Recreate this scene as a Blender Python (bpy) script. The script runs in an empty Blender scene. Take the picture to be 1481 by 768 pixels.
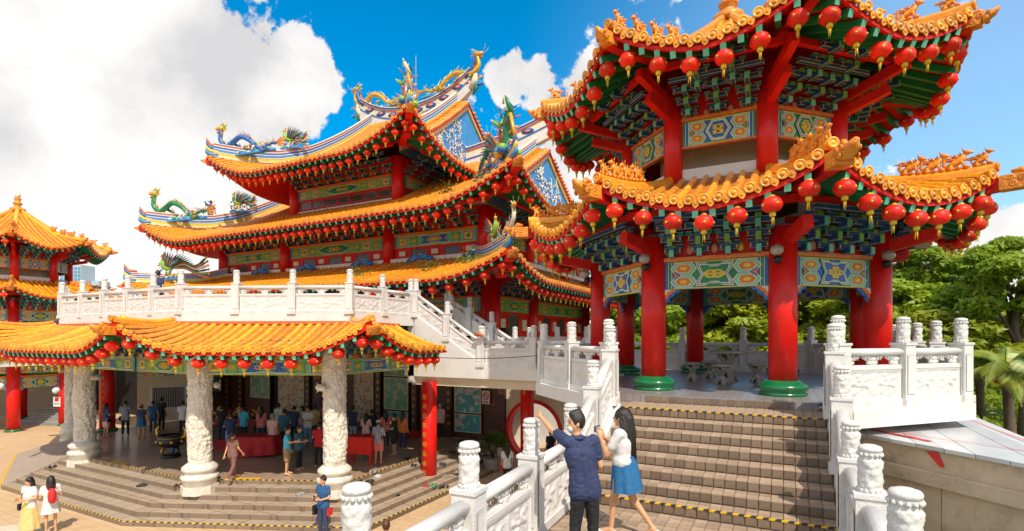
import bpy, math, random
import numpy as np
from mathutils import Vector, Matrix, noise
random.seed(7); np.random.seed(7)
R_ = math.radians
SC = bpy.context.scene
COL = SC.collection

# ------------------------------------------------------------------ camera, sky, sun, exposure
HEAD = 27.4
cam_data = bpy.data.cameras.new('camera')
cam = bpy.data.objects.new('camera', cam_data); COL.objects.link(cam)
cam.location = (0, 0, 2.5); cam.rotation_euler = (R_(90), 0, R_(HEAD))
cam_data.sensor_width = 36; cam_data.lens = 18.38
cam_data.shift_y = 104/1481; cam_data.clip_end = 6000; cam_data.clip_start = .05
SC.camera = cam
CA, SA = math.cos(R_(HEAD)), math.sin(R_(HEAD))

SUN_AZ = Vector((.72, -.69)).normalized()    # horizontal direction towards the sun
SUN_EL = 51
wd = bpy.data.worlds.new('World'); SC.world = wd; wd.use_nodes = True
nt = wd.node_tree; nt.nodes.clear()
def N(t, **k):
    n = nt.nodes.new(t)
    for a, b in k.items(): setattr(n, a, b)
    return n
def L(a, b): nt.links.new(a, b)
out = N('ShaderNodeOutputWorld'); bg = N('ShaderNodeBackground')
sky = N('ShaderNodeTexSky', sky_type='NISHITA'); sky.sun_disc = False
sky.sun_elevation = R_(SUN_EL); sky.sun_rotation = math.atan2(SUN_AZ.x, SUN_AZ.y)
sky.air_density = 1.15; sky.dust_density = .5; sky.ozone_density = 3.0
hsv = N('ShaderNodeHueSaturation'); hsv.inputs['Saturation'].default_value = 1.6; hsv.inputs['Value'].default_value = .74; hsv.inputs['Hue'].default_value = .490
L(sky.outputs[0], hsv.inputs['Color'])
tc = N('ShaderNodeTexCoord')
nv = N('ShaderNodeVectorMath', operation='NORMALIZE'); L(tc.outputs['Generated'], nv.inputs[0])
def mth(op, a, b=None, c=None, clamp=False):
    n = N('ShaderNodeMath', operation=op); n.use_clamp = clamp
    for i, v in enumerate((a, b, c)):
        if v is None: continue
        if isinstance(v, (int, float)): n.inputs[i].default_value = v
        else: L(v, n.inputs[i])
    return n.outputs[0]
def cloud_bank(px, py, rad, amp=1.0):      # a bank of cloud round one direction of the sky
    X, Y = (px-740)/756, (488-py)/756
    d = Vector((CA*X-SA, SA*X+CA, Y)).normalized()
    n = N('ShaderNodeVectorMath', operation='DOT_PRODUCT'); L(nv.outputs[0], n.inputs[0]); n.inputs[1].default_value = d
    m = N('ShaderNodeMapRange'); m.interpolation_type = 'LINEAR'
    L(n.outputs['Value'], m.inputs[0])
    m.inputs[1].default_value = math.cos(R_(rad)); m.inputs[2].default_value = 1
    m.inputs[3].default_value = 0; m.inputs[4].default_value = amp
    return m.outputs[0]
acc = None
for b in [(60,130,19,1.0),(180,90,12,.9),(310,130,9,.9),(425,125,5.5,.72),(120,330,15,.95),(290,310,8.5,.7),(20,420,20,.8),(-250,250,30,.8),(-250,0,24,.8),(180,20,9,.7),(415,262,3.0,.55),
          (738,112,3.0,.55),(785,125,3.4,.5),(845,130,4,.5),(835,250,6,.75),(400,330,6,.55),
          (1440,390,7.5,.75),(1330,420,5,.5)]:
    o = cloud_bank(*b)
    acc = o if acc is None else mth('MAXIMUM', acc, o)
nz = N('ShaderNodeTexNoise'); nz.inputs['Scale'].default_value = 6.5; nz.inputs['Detail'].default_value = 9; nz.inputs['Roughness'].default_value = .62
L(nv.outputs[0], nz.inputs['Vector'])
nb = N('ShaderNodeTexNoise'); nb.inputs['Scale'].default_value = 3.4; nb.inputs['Detail'].default_value = 7; nb.inputs['Roughness'].default_value = .55
L(nv.outputs[0], nb.inputs['Vector'])
sep = N('ShaderNodeSeparateXYZ'); L(nv.outputs[0], sep.inputs[0])
# cloud elsewhere: open at the front, thickened unseen behind and beside for fill light
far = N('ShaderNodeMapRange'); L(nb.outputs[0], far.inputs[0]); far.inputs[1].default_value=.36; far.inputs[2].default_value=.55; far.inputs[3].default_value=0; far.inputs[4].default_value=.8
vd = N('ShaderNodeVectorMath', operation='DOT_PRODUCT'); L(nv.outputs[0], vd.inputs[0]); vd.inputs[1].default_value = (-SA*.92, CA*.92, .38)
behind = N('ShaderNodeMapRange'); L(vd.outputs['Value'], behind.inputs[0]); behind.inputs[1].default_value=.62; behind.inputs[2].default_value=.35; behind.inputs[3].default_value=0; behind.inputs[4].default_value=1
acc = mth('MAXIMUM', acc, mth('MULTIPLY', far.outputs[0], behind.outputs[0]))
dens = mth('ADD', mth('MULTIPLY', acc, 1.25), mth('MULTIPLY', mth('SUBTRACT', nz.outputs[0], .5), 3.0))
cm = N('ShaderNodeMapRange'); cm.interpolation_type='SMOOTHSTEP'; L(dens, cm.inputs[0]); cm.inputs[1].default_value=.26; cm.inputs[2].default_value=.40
shd = N('ShaderNodeMapRange'); L(mth('ADD',mth('MULTIPLY',nb.outputs[0],.7),mth('MULTIPLY',nz.outputs[0],.3)), shd.inputs[0]); shd.inputs[1].default_value=.40; shd.inputs[2].default_value=.60
ccol = N('ShaderNodeMix', data_type='RGBA'); L(shd.outputs[0], ccol.inputs[0]); ccol.inputs[6].default_value=(2.65,2.63,2.68,1); ccol.inputs[7].default_value=(4.2,4.12,4.0,1)
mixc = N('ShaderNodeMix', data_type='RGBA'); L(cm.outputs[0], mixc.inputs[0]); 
veil = cloud_bank(1500,260,46,1.0); vl = mth('MULTIPLY', mth('POWER', veil, 1.9), .42, clamp=True)
mv = N('ShaderNodeMix', data_type='RGBA'); L(vl, mv.inputs[0]); L(hsv.outputs[0], mv.inputs[6]); mv.inputs[7].default_value=(3.0,3.7,4.5,1)
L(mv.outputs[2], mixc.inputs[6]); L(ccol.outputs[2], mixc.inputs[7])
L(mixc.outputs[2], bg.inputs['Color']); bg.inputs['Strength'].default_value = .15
L(bg.outputs[0], out.inputs[0])

sd = bpy.data.lights.new('sun', 'SUN'); sd.energy = 2.6; sd.angle = R_(.6); sd.color = (1, .90, .76)
sun = bpy.data.objects.new('sun', sd); COL.objects.link(sun)
sv = Vector((SUN_AZ.x*math.cos(R_(SUN_EL)), SUN_AZ.y*math.cos(R_(SUN_EL)), math.sin(R_(SUN_EL))))
sun.rotation_euler = sv.to_track_quat('Z', 'Y').to_euler(); sun.location = (20, -10, 40)
SC.view_settings.view_transform = 'Standard'; SC.view_settings.look = 'None'
SC.view_settings.exposure = 0.86; SC.view_settings.gamma = 1

# ------------------------------------------------------------------ materials
MT = {}
def mat(name, c, rough=.6, c2=None, scale=6., bump=0., bscale=None, vary=.06, metal=0., coat=0., detail=5, dirt=None, coord='Object', spec=.5, trans=0.):
    """Principled paint/stone with noise colour variation, fine relief and a small per-piece value shift."""
    if name in MT: return MT[name]
    m = bpy.data.materials.new(name); m.use_nodes = True; t = m.node_tree; p = t.nodes['Principled BSDF']
    def n(k): return t.nodes.new(k)
    tcn = n('ShaderNodeTexCoord'); nn = n('ShaderNodeTexNoise'); nn.inputs['Scale'].default_value = scale; nn.inputs['Detail'].default_value = detail; nn.inputs['Roughness'].default_value=.6
    t.links.new(tcn.outputs[coord], nn.inputs['Vector'])
    rp = n('ShaderNodeMapRange'); rp.inputs[1].default_value=.33; rp.inputs[2].default_value=.67; t.links.new(nn.outputs[0], rp.inputs[0])
    mx = n('ShaderNodeMix'); mx.data_type='RGBA'; mx.inputs[6].default_value=(*c,1)
    cc2 = c2 if c2 else tuple(v*.82 for v in c)
    mx.inputs[7].default_value=(*cc2,1); t.links.new(rp.outputs[0], mx.inputs[0])
    src = mx.outputs[2]
    if dirt:                                        # (colour, amount, scale): weather stains
        dn = n('ShaderNodeTexNoise'); dn.inputs['Scale'].default_value=dirt[2]; dn.inputs['Detail'].default_value=8; dn.inputs['Roughness'].default_value=.7
        t.links.new(tcn.outputs[coord], dn.inputs['Vector'])
        dr = n('ShaderNodeMapRange'); dr.inputs[1].default_value=.52; dr.inputs[2].default_value=.78; dr.inputs[4].default_value=dirt[1]; t.links.new(dn.outputs[0], dr.inputs[0])
        m2 = n('ShaderNodeMix'); m2.data_type='RGBA'; t.links.new(dr.outputs[0], m2.inputs[0]); t.links.new(src, m2.inputs[6]); m2.inputs[7].default_value=(*dirt[0],1); src=m2.outputs[2]
    if vary:
        oi = n('ShaderNodeObjectInfo'); hs = n('ShaderNodeHueSaturation'); mr = n('ShaderNodeMapRange')
        mr.inputs[3].default_value=1-vary*1.6; mr.inputs[4].default_value=1+vary; t.links.new(oi.outputs['Random'], mr.inputs[0]); t.links.new(mr.outputs[0], hs.inputs['Value']); t.links.new(src, hs.inputs['Color']); src = hs.outputs[0]
    t.links.new(src, p.inputs['Base Color'])
    rr = n('ShaderNodeMapRange'); rr.inputs[3].default_value=max(.03,rough-.09); rr.inputs[4].default_value=min(1,rough+.09); t.links.new(nn.outputs[0], rr.inputs[0]); t.links.new(rr.outputs[0], p.inputs['Roughness'])
    p.inputs['Metallic'].default_value = metal; p.inputs['Specular IOR Level'].default_value = spec
    if coat: p.inputs['Coat Weight'].default_value = coat; p.inputs['Coat Roughness'].default_value=.15
    if trans: p.inputs['Transmission Weight'].default_value = trans
    if bump:
        bn = n('ShaderNodeTexNoise'); bn.inputs['Scale'].default_value = bscale or scale*5; bn.inputs['Detail'].default_value=4; t.links.new(tcn.outputs[coord], bn.inputs['Vector'])
        b = n('ShaderNodeBump'); b.inputs['Strength'].default_value=bump; b.inputs['Distance'].default_value=.02; t.links.new(bn.outputs[0], b.inputs['Height']); t.links.new(b.outputs[0], p.inputs['Normal'])
    MT[name] = m; return m
RED   = mat('red_lacquer', (.80,.014,.007), .38, (.64,.008,.005), 2.5, .10, 14, .04, coat=.1, spec=.35, dirt=((.34,.03,.02),.65,2.6))
REDM  = mat('red_board', (.76,.016,.008), .5, (.60,.010,.006), 4., .1, 20, .05, spec=.3)
REDL  = mat('lantern_red', (.95,.028,.008), .45, (.84,.014,.007), 9, .05, 30, .2, spec=.35)
YEL   = mat('glazed_yellow_tile', (.95,.43,.022), .34, (.82,.27,.012), 7., .25, 16, .2, coat=.2, dirt=((.26,.09,.02),.7,2.2))
ORG   = mat('glazed_orange_tile', (.90,.36,.022), .3, (.76,.22,.014), 7., .25, 16, .15, coat=.2, dirt=((.20,.07,.02),.7,2.5))
PAN   = mat('tile_pan', (.62,.20,.018), .5, (.40,.10,.012), 5, .3, 18, .03)  # roof deck under the tile rows: orange darkened, shade put into the colour
GOLDC = mat('carved_orange', (.90,.36,.025), .4, (.66,.18,.015), 9, .9, 22, .08, coat=.1)
GRN   = mat('green_paint', (.014,.27,.10), .38, (.010,.19,.07), 4, .05, 20, .10)
GRL   = mat('mint_paint', (.18,.62,.44), .45, (.12,.52,.36), 5, .03, 20, .08)
GRB   = mat('base_green', (.008,.20,.06), .25, (.006,.13,.04), 3, .05, 20, .03, coat=.4)
NAV   = mat('navy_paint', (.022,.10,.32), .5, (.014,.06,.20), 5, .05, 20, .10)
BLU   = mat('blue_paint', (.03,.17,.55), .45, (.02,.12,.42), 6, .05, 20, .05)
SKB   = mat('sky_blue_paint', (.05,.30,.66), .5, (.04,.22,.52), 3, .05, 20, .04)
CRM   = mat('cream_trim', (.80,.74,.56), .55, (.68,.62,.46), 6, .05, 20, .08)
BTR   = mat('bracket_trim', (.42,.50,.42), .5, (.30,.38,.34), 6, .05, 20, .08)
GLD   = mat('gold_paint', (.80,.48,.05), .35, (.62,.32,.03), 12, .15, 40, .06, metal=.25)
LEM   = mat('yellow_paint', (.86,.62,.05), .45, (.75,.48,.03), 8, .05, 20, .05)
PNK   = mat('pink_paint', (.72,.25,.22), .5, (.6,.18,.16), 6, .05, 20, .05)
ORP   = mat('orange_paint', (.78,.22,.02), .4, (.62,.14,.012), 6, .08, 20, .05)
WHT   = mat('white_painted_stone', (.74,.725,.70), .5, (.67,.655,.63), 3., .35, 45, .03, dirt=((.40,.37,.32),.42,3.4))
WHW   = mat('white_wall_paint', (.74,.725,.695), .6, (.68,.66,.63), 1.2, .12, 30, .02, dirt=((.50,.45,.38),.5,1.3))
CWALL = mat('cream_wall', (.66,.56,.40), .7, (.58,.48,.34), 1.5, .12, 30, .02)
BEI   = mat('beige_plaster', (.62,.44,.31), .8, (.54,.38,.27), 2, .1, 30, .02)
WOOD  = mat('dark_wood', (.10,.028,.014), .42, (.06,.016,.009), 6, .25, 30, .08)
DARK  = mat('dark_interior', (.018,.013,.011), .7, (.01,.008,.007), 4, 0, 20, .02)  # near-black: the shade of deep interiors is put into the colour
PANE  = mat('grey_window_pane', (.10,.095,.10), .18, (.07,.065,.07), 4, 0, 20, .25)
BLK   = mat('black_iron', (.012,.011,.011), .35, (.02,.016,.012), 10, .3, 30, .05)
CARV  = mat('carved_pale_stone', (.82,.77,.68), .6, (.66,.60,.51), 5, .8, 30, .03, dirt=((.34,.28,.21),.6,4))
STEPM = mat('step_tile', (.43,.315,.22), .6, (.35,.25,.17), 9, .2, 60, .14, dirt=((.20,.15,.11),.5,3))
RISM  = mat('riser_tile', (.23,.165,.115), .6, (.18,.125,.085), 9, .2, 60, .16, dirt=((.12,.09,.07),.5,3))  # step tile darkened: shade on the risers is put into the colour
GROUT = mat('grout', (.19,.135,.09), .8, (.14,.10,.07), 6, .1, 30, .02)
CONC  = mat('weathered_concrete', (.64,.50,.36), .8, (.50,.38,.27), 1.6, .5, 25, .03, dirt=((.20,.15,.11),.8,2.2))
STON  = mat('grey_stone', (.42,.36,.30), .75, (.30,.26,.22), 8, .5, 40, .06)
TAPEY = mat('tape_yellow', (.80,.50,.02), .5, (.62,.36,.02), 12, 0, 20, .05)
TAPEB = mat('tape_black', (.03,.028,.025), .5, (.05,.045,.04), 12, 0, 20, .05)
CLOTH = mat('red_cloth', (.50,.01,.015), .7, (.36,.006,.01), 5, .3, 14, .05)
TERR  = mat('terracotta', (.62,.16,.04), .55, (.45,.10,.03), 4, .2, 20, .1)
TEAL  = mat('teal_paint', (.02,.28,.27), .5, (.015,.2,.2), 6, .05, 20, .05)
LGRN  = mat('leaf_green_paint', (.26,.52,.07), .5, (.18,.42,.05), 6, .05, 20, .08)
BRAS  = mat('brass', (.55,.33,.08), .35, (.4,.22,.05), 9, .2, 20, .05, metal=.6)

# ------------------------------------------------------------------ mesh builder
class MB:
    def __init__(s): s.v=[]; s.f=[]; s.m=[]; s.sm=[]; s.mats=[]
    def mi(s, m):
        if m not in s.mats: s.mats.append(m)
        return s.mats.index(m)
    def raw(s, vs, fs, m, smooth=False):
        b=len(s.v); s.v += [tuple(v) for v in vs]; k=s.mi(m)
        for f in fs: s.f.append(tuple(i+b for i in f)); s.m.append(k); s.sm.append(smooth)
        return s
    def box(s, c, sz, m, M=None, rz=0, ends=None):
        x,y,z=[q/2 for q in sz]; vs=[Vector((a,b,d)) for d in (-z,z) for b in (-y,y) for a in (-x,x)]
        if rz: rm=Matrix.Rotation(rz,3,'Z'); vs=[rm@v for v in vs]
        vs=[v+Vector(c) for v in vs]
        if M is not None: vs=[M@v for v in vs]
        fs=[(0,2,3,1),(4,5,7,6),(0,1,5,4),(2,6,7,3),(0,4,6,2),(1,3,7,5)]
        return s.raw(vs, fs, m)
    def bar(s, a, b, w, h, m, roll=None):
        a,b=Vector(a),Vector(b); M=bar_matrix(a,b,w,h)
        vs=[M@Vector((x,y,z)) for y in (0,1) for z in (-.5,.5) for x in (-.5,.5)]
        return s.raw(vs,[(0,1,3,2),(4,6,7,5),(0,4,5,1),(2,3,7,6),(0,2,6,4),(1,5,7,3)],m)
    def tube(s, pts, rad, m, n=8, cap=True, smooth=True, flat=1.0):
        pts=[Vector(p) for p in pts]; K=len(pts)
        if not hasattr(rad,'__len__'): rad=[rad]*K
        up=None; vs=[]
        for i,p in enumerate(pts):
            t=(pts[min(i+1,K-1)]-pts[max(i-1,0)])
            t=t.normalized() if t.length>1e-9 else Vector((0,0,1))
            if up is None: up=Vector((0,0,1)) if abs(t.z)<.9 else Vector((1,0,0))
            sx=t.cross(up); sx=sx.normalized() if sx.length>1e-6 else Vector((1,0,0)); up=sx.cross(t).normalized()
            for j in range(n):
                a=2*math.pi*j/n; vs.append(p+sx*math.cos(a)*rad[i]+up*math.sin(a)*rad[i]*flat)
        fs=[(i*n+j,i*n+(j+1)%n,(i+1)*n+(j+1)%n,(i+1)*n+j) for i in range(K-1) for j in range(n)]
        if cap: fs+= [tuple(reversed(range(n))), tuple((K-1)*n+j for j in range(n))]
        return s.raw(vs,fs,m,smooth)
    def lathe(s, prof, m, n=16, c=(0,0,0), smooth=True, M=None):
        vs=[]; 
        for r,z in prof:
            for j in range(n):
                a=2*math.pi*j/n; v=Vector((c[0]+r*math.cos(a),c[1]+r*math.sin(a),c[2]+z)); vs.append(M@v if M is not None else v)
        K=len(prof); fs=[(i*n+j,i*n+(j+1)%n,(i+1)*n+(j+1)%n,(i+1)*n+j) for i in range(K-1) for j in range(n)]
        fs+= [tuple(reversed(range(n))), tuple((K-1)*n+j for j in range(n))]
        return s.raw(vs,fs,m,smooth)
    def ball(s, c, r, m, n=8, k=6, M=None):
        if not hasattr(r,'__len__'): r=(r,r,r)
        vs=[Vector((0,0,-1))]+[Vector((math.sin(math.pi*i/k)*math.cos(2*math.pi*j/n),math.sin(math.pi*i/k)*math.sin(2*math.pi*j/n),-math.cos(math.pi*i/k))) for i in range(1,k) for j in range(n)]+[Vector((0,0,1))]
        fs=[(0,1+(j+1)%n,1+j) for j in range(n)]
        for i in range(k-2):
            for j in range(n): a=1+i*n; fs.append((a+j,a+(j+1)%n,a+n+(j+1)%n,a+n+j))
        e=len(vs)-1; a=1+(k-2)*n; fs+=[(a+j,a+(j+1)%n,e) for j in range(n)]
        vs=[Vector((c[0]+v.x*r[0],c[1]+v.y*r[1],c[2]+v.z*r[2])) for v in vs]
        if M is not None: vs=[M@v for v in vs]
        return s.raw(vs,fs,m,True)
    def grid(s, P, nx, ny, m, smooth=True, flip=False):
        vs=[P(i/nx,j/ny) for j in range(ny+1) for i in range(nx+1)]; w=nx+1
        fs=[(j*w+i,j*w+i+1,(j+1)*w+i+1,(j+1)*w+i) for j in range(ny) for i in range(nx)]
        if flip: fs=[tuple(reversed(f)) for f in fs]
        return s.raw(vs,fs,m,smooth)
    def prism(s, pts, z0, z1, m, m2=None):
        n=len(pts); vs=[(p[0],p[1],z0) for p in pts]+[(p[0],p[1],z1) for p in pts]
        fs=[(i,(i+1)%n,(i+1)%n+n,i+n) for i in range(n)]
        s.raw(vs,fs+[tuple(reversed(range(n)))],m); return s.raw(vs[n:],[tuple(range(n))],m2 or m)
    def plate(s, pts, y, m, th=0):      # polygon in the XZ plane facing -Y
        n=len(pts)
        return s.raw([(p[0],y,p[1]) for p in pts],[tuple(range(n))],m)
    def sweep(s, pts, prof, m, smooth=False, lat=None):   # closed profile (lateral, up) carried along a path
        pts=[Vector(p) for p in pts]; K=len(pts); n=len(prof); vs=[]
        for i,p in enumerate(pts):
            t=pts[min(i+1,K-1)]-pts[max(i-1,0)]; sd_=Vector((t.y,-t.x,0)); sd_=sd_.normalized() if sd_.length>1e-6 else Vector((1,0,0))
            if lat is not None: sd_=lat
            for a,b in prof: vs.append(p+sd_*a+Vector((0,0,b)))
        fs=[(i*n+j,i*n+(j+1)%n,(i+1)*n+(j+1)%n,(i+1)*n+j) for i in range(K-1) for j in range(n)]
        fs+=[tuple(reversed(range(n))), tuple((K-1)*n+j for j in range(n))]
        return s.raw(vs,fs,m,smooth)
    def mesh(s, name, flip=False):
        me=bpy.data.meshes.new(name); me.from_pydata([tuple(v) for v in s.v],[],s.f)
        for m in s.mats: me.materials.append(m)
        me.polygons.foreach_set('material_index',s.m); me.polygons.foreach_set('use_smooth',s.sm); me.update(); return me
def bar_matrix(a,b,w,h):
    t=b-a; ln=t.length; y=t.normalized(); z=Vector((0,0,1)); x=y.cross(z)
    x=x.normalized() if x.length>1e-6 else Vector((1,0,0)); z=x.cross(y)
    M=Matrix.Identity(4)
    for i,(v,k) in enumerate(((x,w),(y,ln),(z,h))):
        for r in range(3): M[r][i]=v[r]*k
    for r in range(3): M[r][3]=a[r]
    return M
def frameM(o,x,y,z):
    M=Matrix.Identity(4)
    for i,v in enumerate((x,y,z)):
        for r in range(3): M[r][i]=v[r]
    for r in range(3): M[r][3]=o[r]
    return M

# ------------------------------------------------------------------ objects
def link(o): COL.objects.link(o); return o
def tag(o, label=None, cat=None, group=None, kind=None):
    if label: o['label']=label
    if cat: o['category']=cat
    if group: o['group']=group
    if kind: o['kind']=kind
    return o
def root(name, loc, rz, label, cat, group=None):
    o=link(bpy.data.objects.new(name,None)); o.location=loc; o.rotation_euler=(0,0,rz); o.empty_display_size=.2
    return tag(o,label,cat,group)
def part(name, mb, parent, M=None, label=None, kind=None):
    me=mb.mesh(name) if isinstance(mb,MB) else mb
    o=link(bpy.data.objects.new(name,me)); o.parent=parent
    if M is not None: o.matrix_basis=M
    return tag(o,label,kind=kind)
def single(name, mb, label, cat, group=None, M=None):
    o=part(name,mb,None,M); return tag(o,label,cat,group)
def struct(name, mb): return tag(part(name,mb,None),kind='structure')
def kids(o): return [c for c in ALLKIDS.get(o.name,[])]
def copy_tree(o, parent=None, km=None):
    if km is None:
        km={}
        for q in bpy.data.objects:
            if q.parent: km.setdefault(q.parent.name,[]).append(q)
    c=o.copy(); COL.objects.link(c); c.parent=parent
    for ch in km.get(o.name,[]): copy_tree(ch,c,km)
    return c
PIECES={}
def piece(rt, parent, name, me, M=None, pos=None, label=None):
    """a countable part; past 290 of a name on one thing the farthest ones are joined as stuff at finish()"""
    if isinstance(me,MB): me=me.mesh(name)
    M=M or Matrix.Identity(4)
    if pos is None: pos=M.translation
    PIECES.setdefault((rt.name,name),[]).append((parent,me,M,Vector(pos),label))
def finish(rt, limit=290):
    RM=Matrix.Translation(rt.location)@Matrix.Rotation(rt.rotation_euler.z,4,'Z')
    camp=Vector((0,0,2.5))
    for key in [k for k in PIECES if k[0]==rt.name]:
        ls=PIECES.pop(key)
        ls.sort(key=lambda q:(RM@q[3]-camp).length)
        for (pa,me,M,pos,lb) in ls[:limit]:
            part(key[1],me,pa,M,lb)
        if len(ls)>limit:
            mb=MB()
            for (pa,me,M,pos,lb) in ls[limit:]:
                idx=[mb.mi(m) for m in me.materials]; b=len(mb.v)
                mb.v+=[tuple(M@v.co) for v in me.vertices]
                for p in me.polygons:
                    mb.f.append(tuple(i+b for i in p.vertices)); mb.m.append(idx[p.material_index]); mb.sm.append(p.use_smooth)
            part(key[1],mb,rt,kind='stuff')
ORD=['first','second','third','fourth','fifth','sixth','seventh','eighth','ninth','tenth','eleventh','twelfth','thirteenth','fourteenth','fifteenth','sixteenth','seventeenth','eighteenth','nineteenth','twentieth']
def ordn(i):
    if i<20: return ORD[i]
    t=['twenty','thirty','forty','fifty','sixty'][(i+1)//10-2]; r=(i+1)%10
    return (t+'-'+ORD[r-1]) if r else {'twenty':'twentieth','thirty':'thirtieth','forty':'fortieth','fifty':'fiftieth','sixty':'sixtieth'}[t]
# ------------------------------------------------------------------ shared small meshes
def mk(fn):
    mb=MB(); r=fn(mb); return (r or mb)
def _bar(mb, m, me_):
    vs=[(x,y,z) for y in (0,1) for z in (-.5,.5) for x in (-.5,.5)]
    mb.raw(vs,[(4,6,7,5),(0,4,5,1),(2,3,7,6),(0,2,6,4),(1,5,7,3)],m); mb.raw([vs[i] for i in (0,1,3,2)],[(0,1,2,3)],me_)
def bar_mesh(name,m,me_):
    mb=MB(); _bar(mb,m,me_); return mb.mesh(name)
ME_RAFT=bar_mesh('rafter',GRN,GRL); ME_RAFT2=bar_mesh('round_rafter',GRN,CRM)
def cap_mesh(m, r=.088):
    mb=MB(); M=Matrix.Rotation(R_(90),4,'X')
    mb.lathe([(r*.95,-.10),(r*1.0,0),(r*1.12,.012),(r*1.12,.035),(r*.86,.036),(r*.80,.026),(r*.45,.026),(r*.40,.04),(r*.1,.044)],m,10,M=Matrix.Rotation(R_(90),4,'X'))
    return mb.mesh('eave_tile')
def drip_mesh(m, w=.15, h=.10):
    mb=MB(); K=6; top=[(-w/2,.02),(w/2,.02)]
    pts=[(-w/2,.03)]+[(-w/2*math.cos(math.pi*i/K), -h*math.sin(math.pi*i/K)*(1.0 if i!=K//2 else 1.15)) for i in range(K+1)]+[(w/2,.03)]
    n=len(pts); vs=[(p[0],-.03,p[1]) for p in pts]+[(p[0],.03,p[1]+.03) for p in pts]
    mb.raw(vs,[tuple(range(n))[::1],tuple(reversed([i+n for i in range(n)]))]+[(i,i+n,(i+1)%n+n,(i+1)%n) for i in range(n)],m)
    mb.ball((0,-.035,-h*.35),(w*.2,.012,h*.22),m,6,4)
    return mb.mesh('drip_tile')
CAPY,DRIPY=cap_mesh(YEL),drip_mesh(YEL); CAPO,DRIPO=cap_mesh(ORG),drip_mesh(ORG)

def lantern_meshes():
    g=MB(); n=20; K=8; vs=[]; 
    for i in range(K+1):
        a=math.pi*(.10+.80*i/K)
        for j in range(n):
            r=.172*math.sin(a)**.8*(1.0 if j%2 else .955); b=2*math.pi*j/n
            vs.append((r*math.cos(b),r*math.sin(b),-.135*math.cos(a)))
    g.raw(vs,[(i*n+j,i*n+(j+1)%n,(i+1)*n+(j+1)%n,(i+1)*n+j) for i in range(K) for j in range(n)],REDL,True)
    for a in range(4):
        b=math.pi/2*a+.4; g.ball((.158*math.cos(b),.158*math.sin(b),-.01),(.03,.03,.03),GLD,6,4)
        g.tube([(.055*math.cos(b+.3),.055*math.sin(b+.3),.128),(.176*math.cos(b+.3),.176*math.sin(b+.3),0),(.055*math.cos(b+.3),.055*math.sin(b+.3),-.128)],.004,GLD,4)
    c=MB(); c.lathe([(.05,.115),(.062,.12),(.062,.15),(.03,.155),(.028,.18)],GLD,12); c.tube([(0,0,.17),(0,0,.34)],.006,BLK,5); c.ball((0,0,.235),.02,CRM,6,4)
    t=MB(); t.lathe([(.03,-.12),(.052,-.125),(.052,-.185),(.045,-.20),(.02,-.2)],LEM,12)
    for j in range(6):
        b=j*1.05; t.tube([(.016*math.cos(b),.016*math.sin(b),-.19),(.02*math.cos(b),.02*math.sin(b),-.30-.03*(j%3))],[.008,.004],LEM,4)
    return g.mesh('globe'),c.mesh('top_cap'),t.mesh('tassel')
LG,LC,LT=lantern_meshes()
LCOUNT=[0]
def lantern(pos, label, group, s=1.0, extra_drop=0):
    LCOUNT[0]+=1
    o=root('red_lantern',pos,random.uniform(0,6),label,'lantern',group)
    o.scale=(s,s,s); o.rotation_euler=(random.uniform(-.05,.05),random.uniform(-.05,.05),random.uniform(0,6))
    part('globe',LG,o); part('top_cap',LC,o); part('tassel',LT,o)
    return o

def bracket_mesh(tiers=3, w=.72, out=.24, up=.165):
    """bracket cluster on the wall plane y=0, stepping out towards -Y, each arm navy with pale edge lines"""
    mb=MB()
    def arm(c,sz):
        mb.box(c,sz,NAV)
        t=.008
        mb.box((c[0],c[1],c[2]-sz[2]/2-t/2+.001),(sz[0]+.016,sz[1]+.016,t),BTR); mb.box((c[0],c[1],c[2]+sz[2]/2+t/2-.001),(sz[0]+.016,sz[1]+.016,t),BTR); mb.box((c[0],c[1],c[2]-sz[2]/2-t-.002),(sz[0]-.020,sz[1]-.022,.006),NAV)
    for i in range(tiers):
        y=-.05-out*i; z=up*i
        arm((0,y,z+.05),(w*(.55+.15*i if i<2 else .85),.085,.08))
        mb.box((0,y-out*.35,z-.02),(.085,out*1.1,.09),NAV); mb.box((0,y-out*.35,z-.071),(.10,out*1.12,.010),BTR); mb.box((0,y-out*.35,z-.079),(.07,out*1.06,.006),[NAV,TEAL][i%2])
        mb.box((0,y-out*.92,z-.01),(.10,.03,.11),LGRN if i%2 else GRL)
        for sx in (-1,1):
            x=sx*w*(.55+.15*i if i<2 else .85)/2
            mb.box((x*.9,y,z+.118),(.12,.11,.05),TEAL if i%2 else NAV); mb.box((x*.9,y-.001,z+.147),(.13,.12,.01),BTR)
            mb.box((x*.9,y-.058,z+.05),(.03,.012,.05),GLD)
        mb.box((0,y-.0,z+.125),(.12,.12,.06),LGRN)
    arm((0,-.05-out*tiers,up*tiers+.02),(w*1.02,.085,.06))
    return mb.mesh('bracket')
BR_S=bracket_mesh(3,.62,.24,.165); BR_T=bracket_mesh(4,.80,.34,.19)

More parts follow.
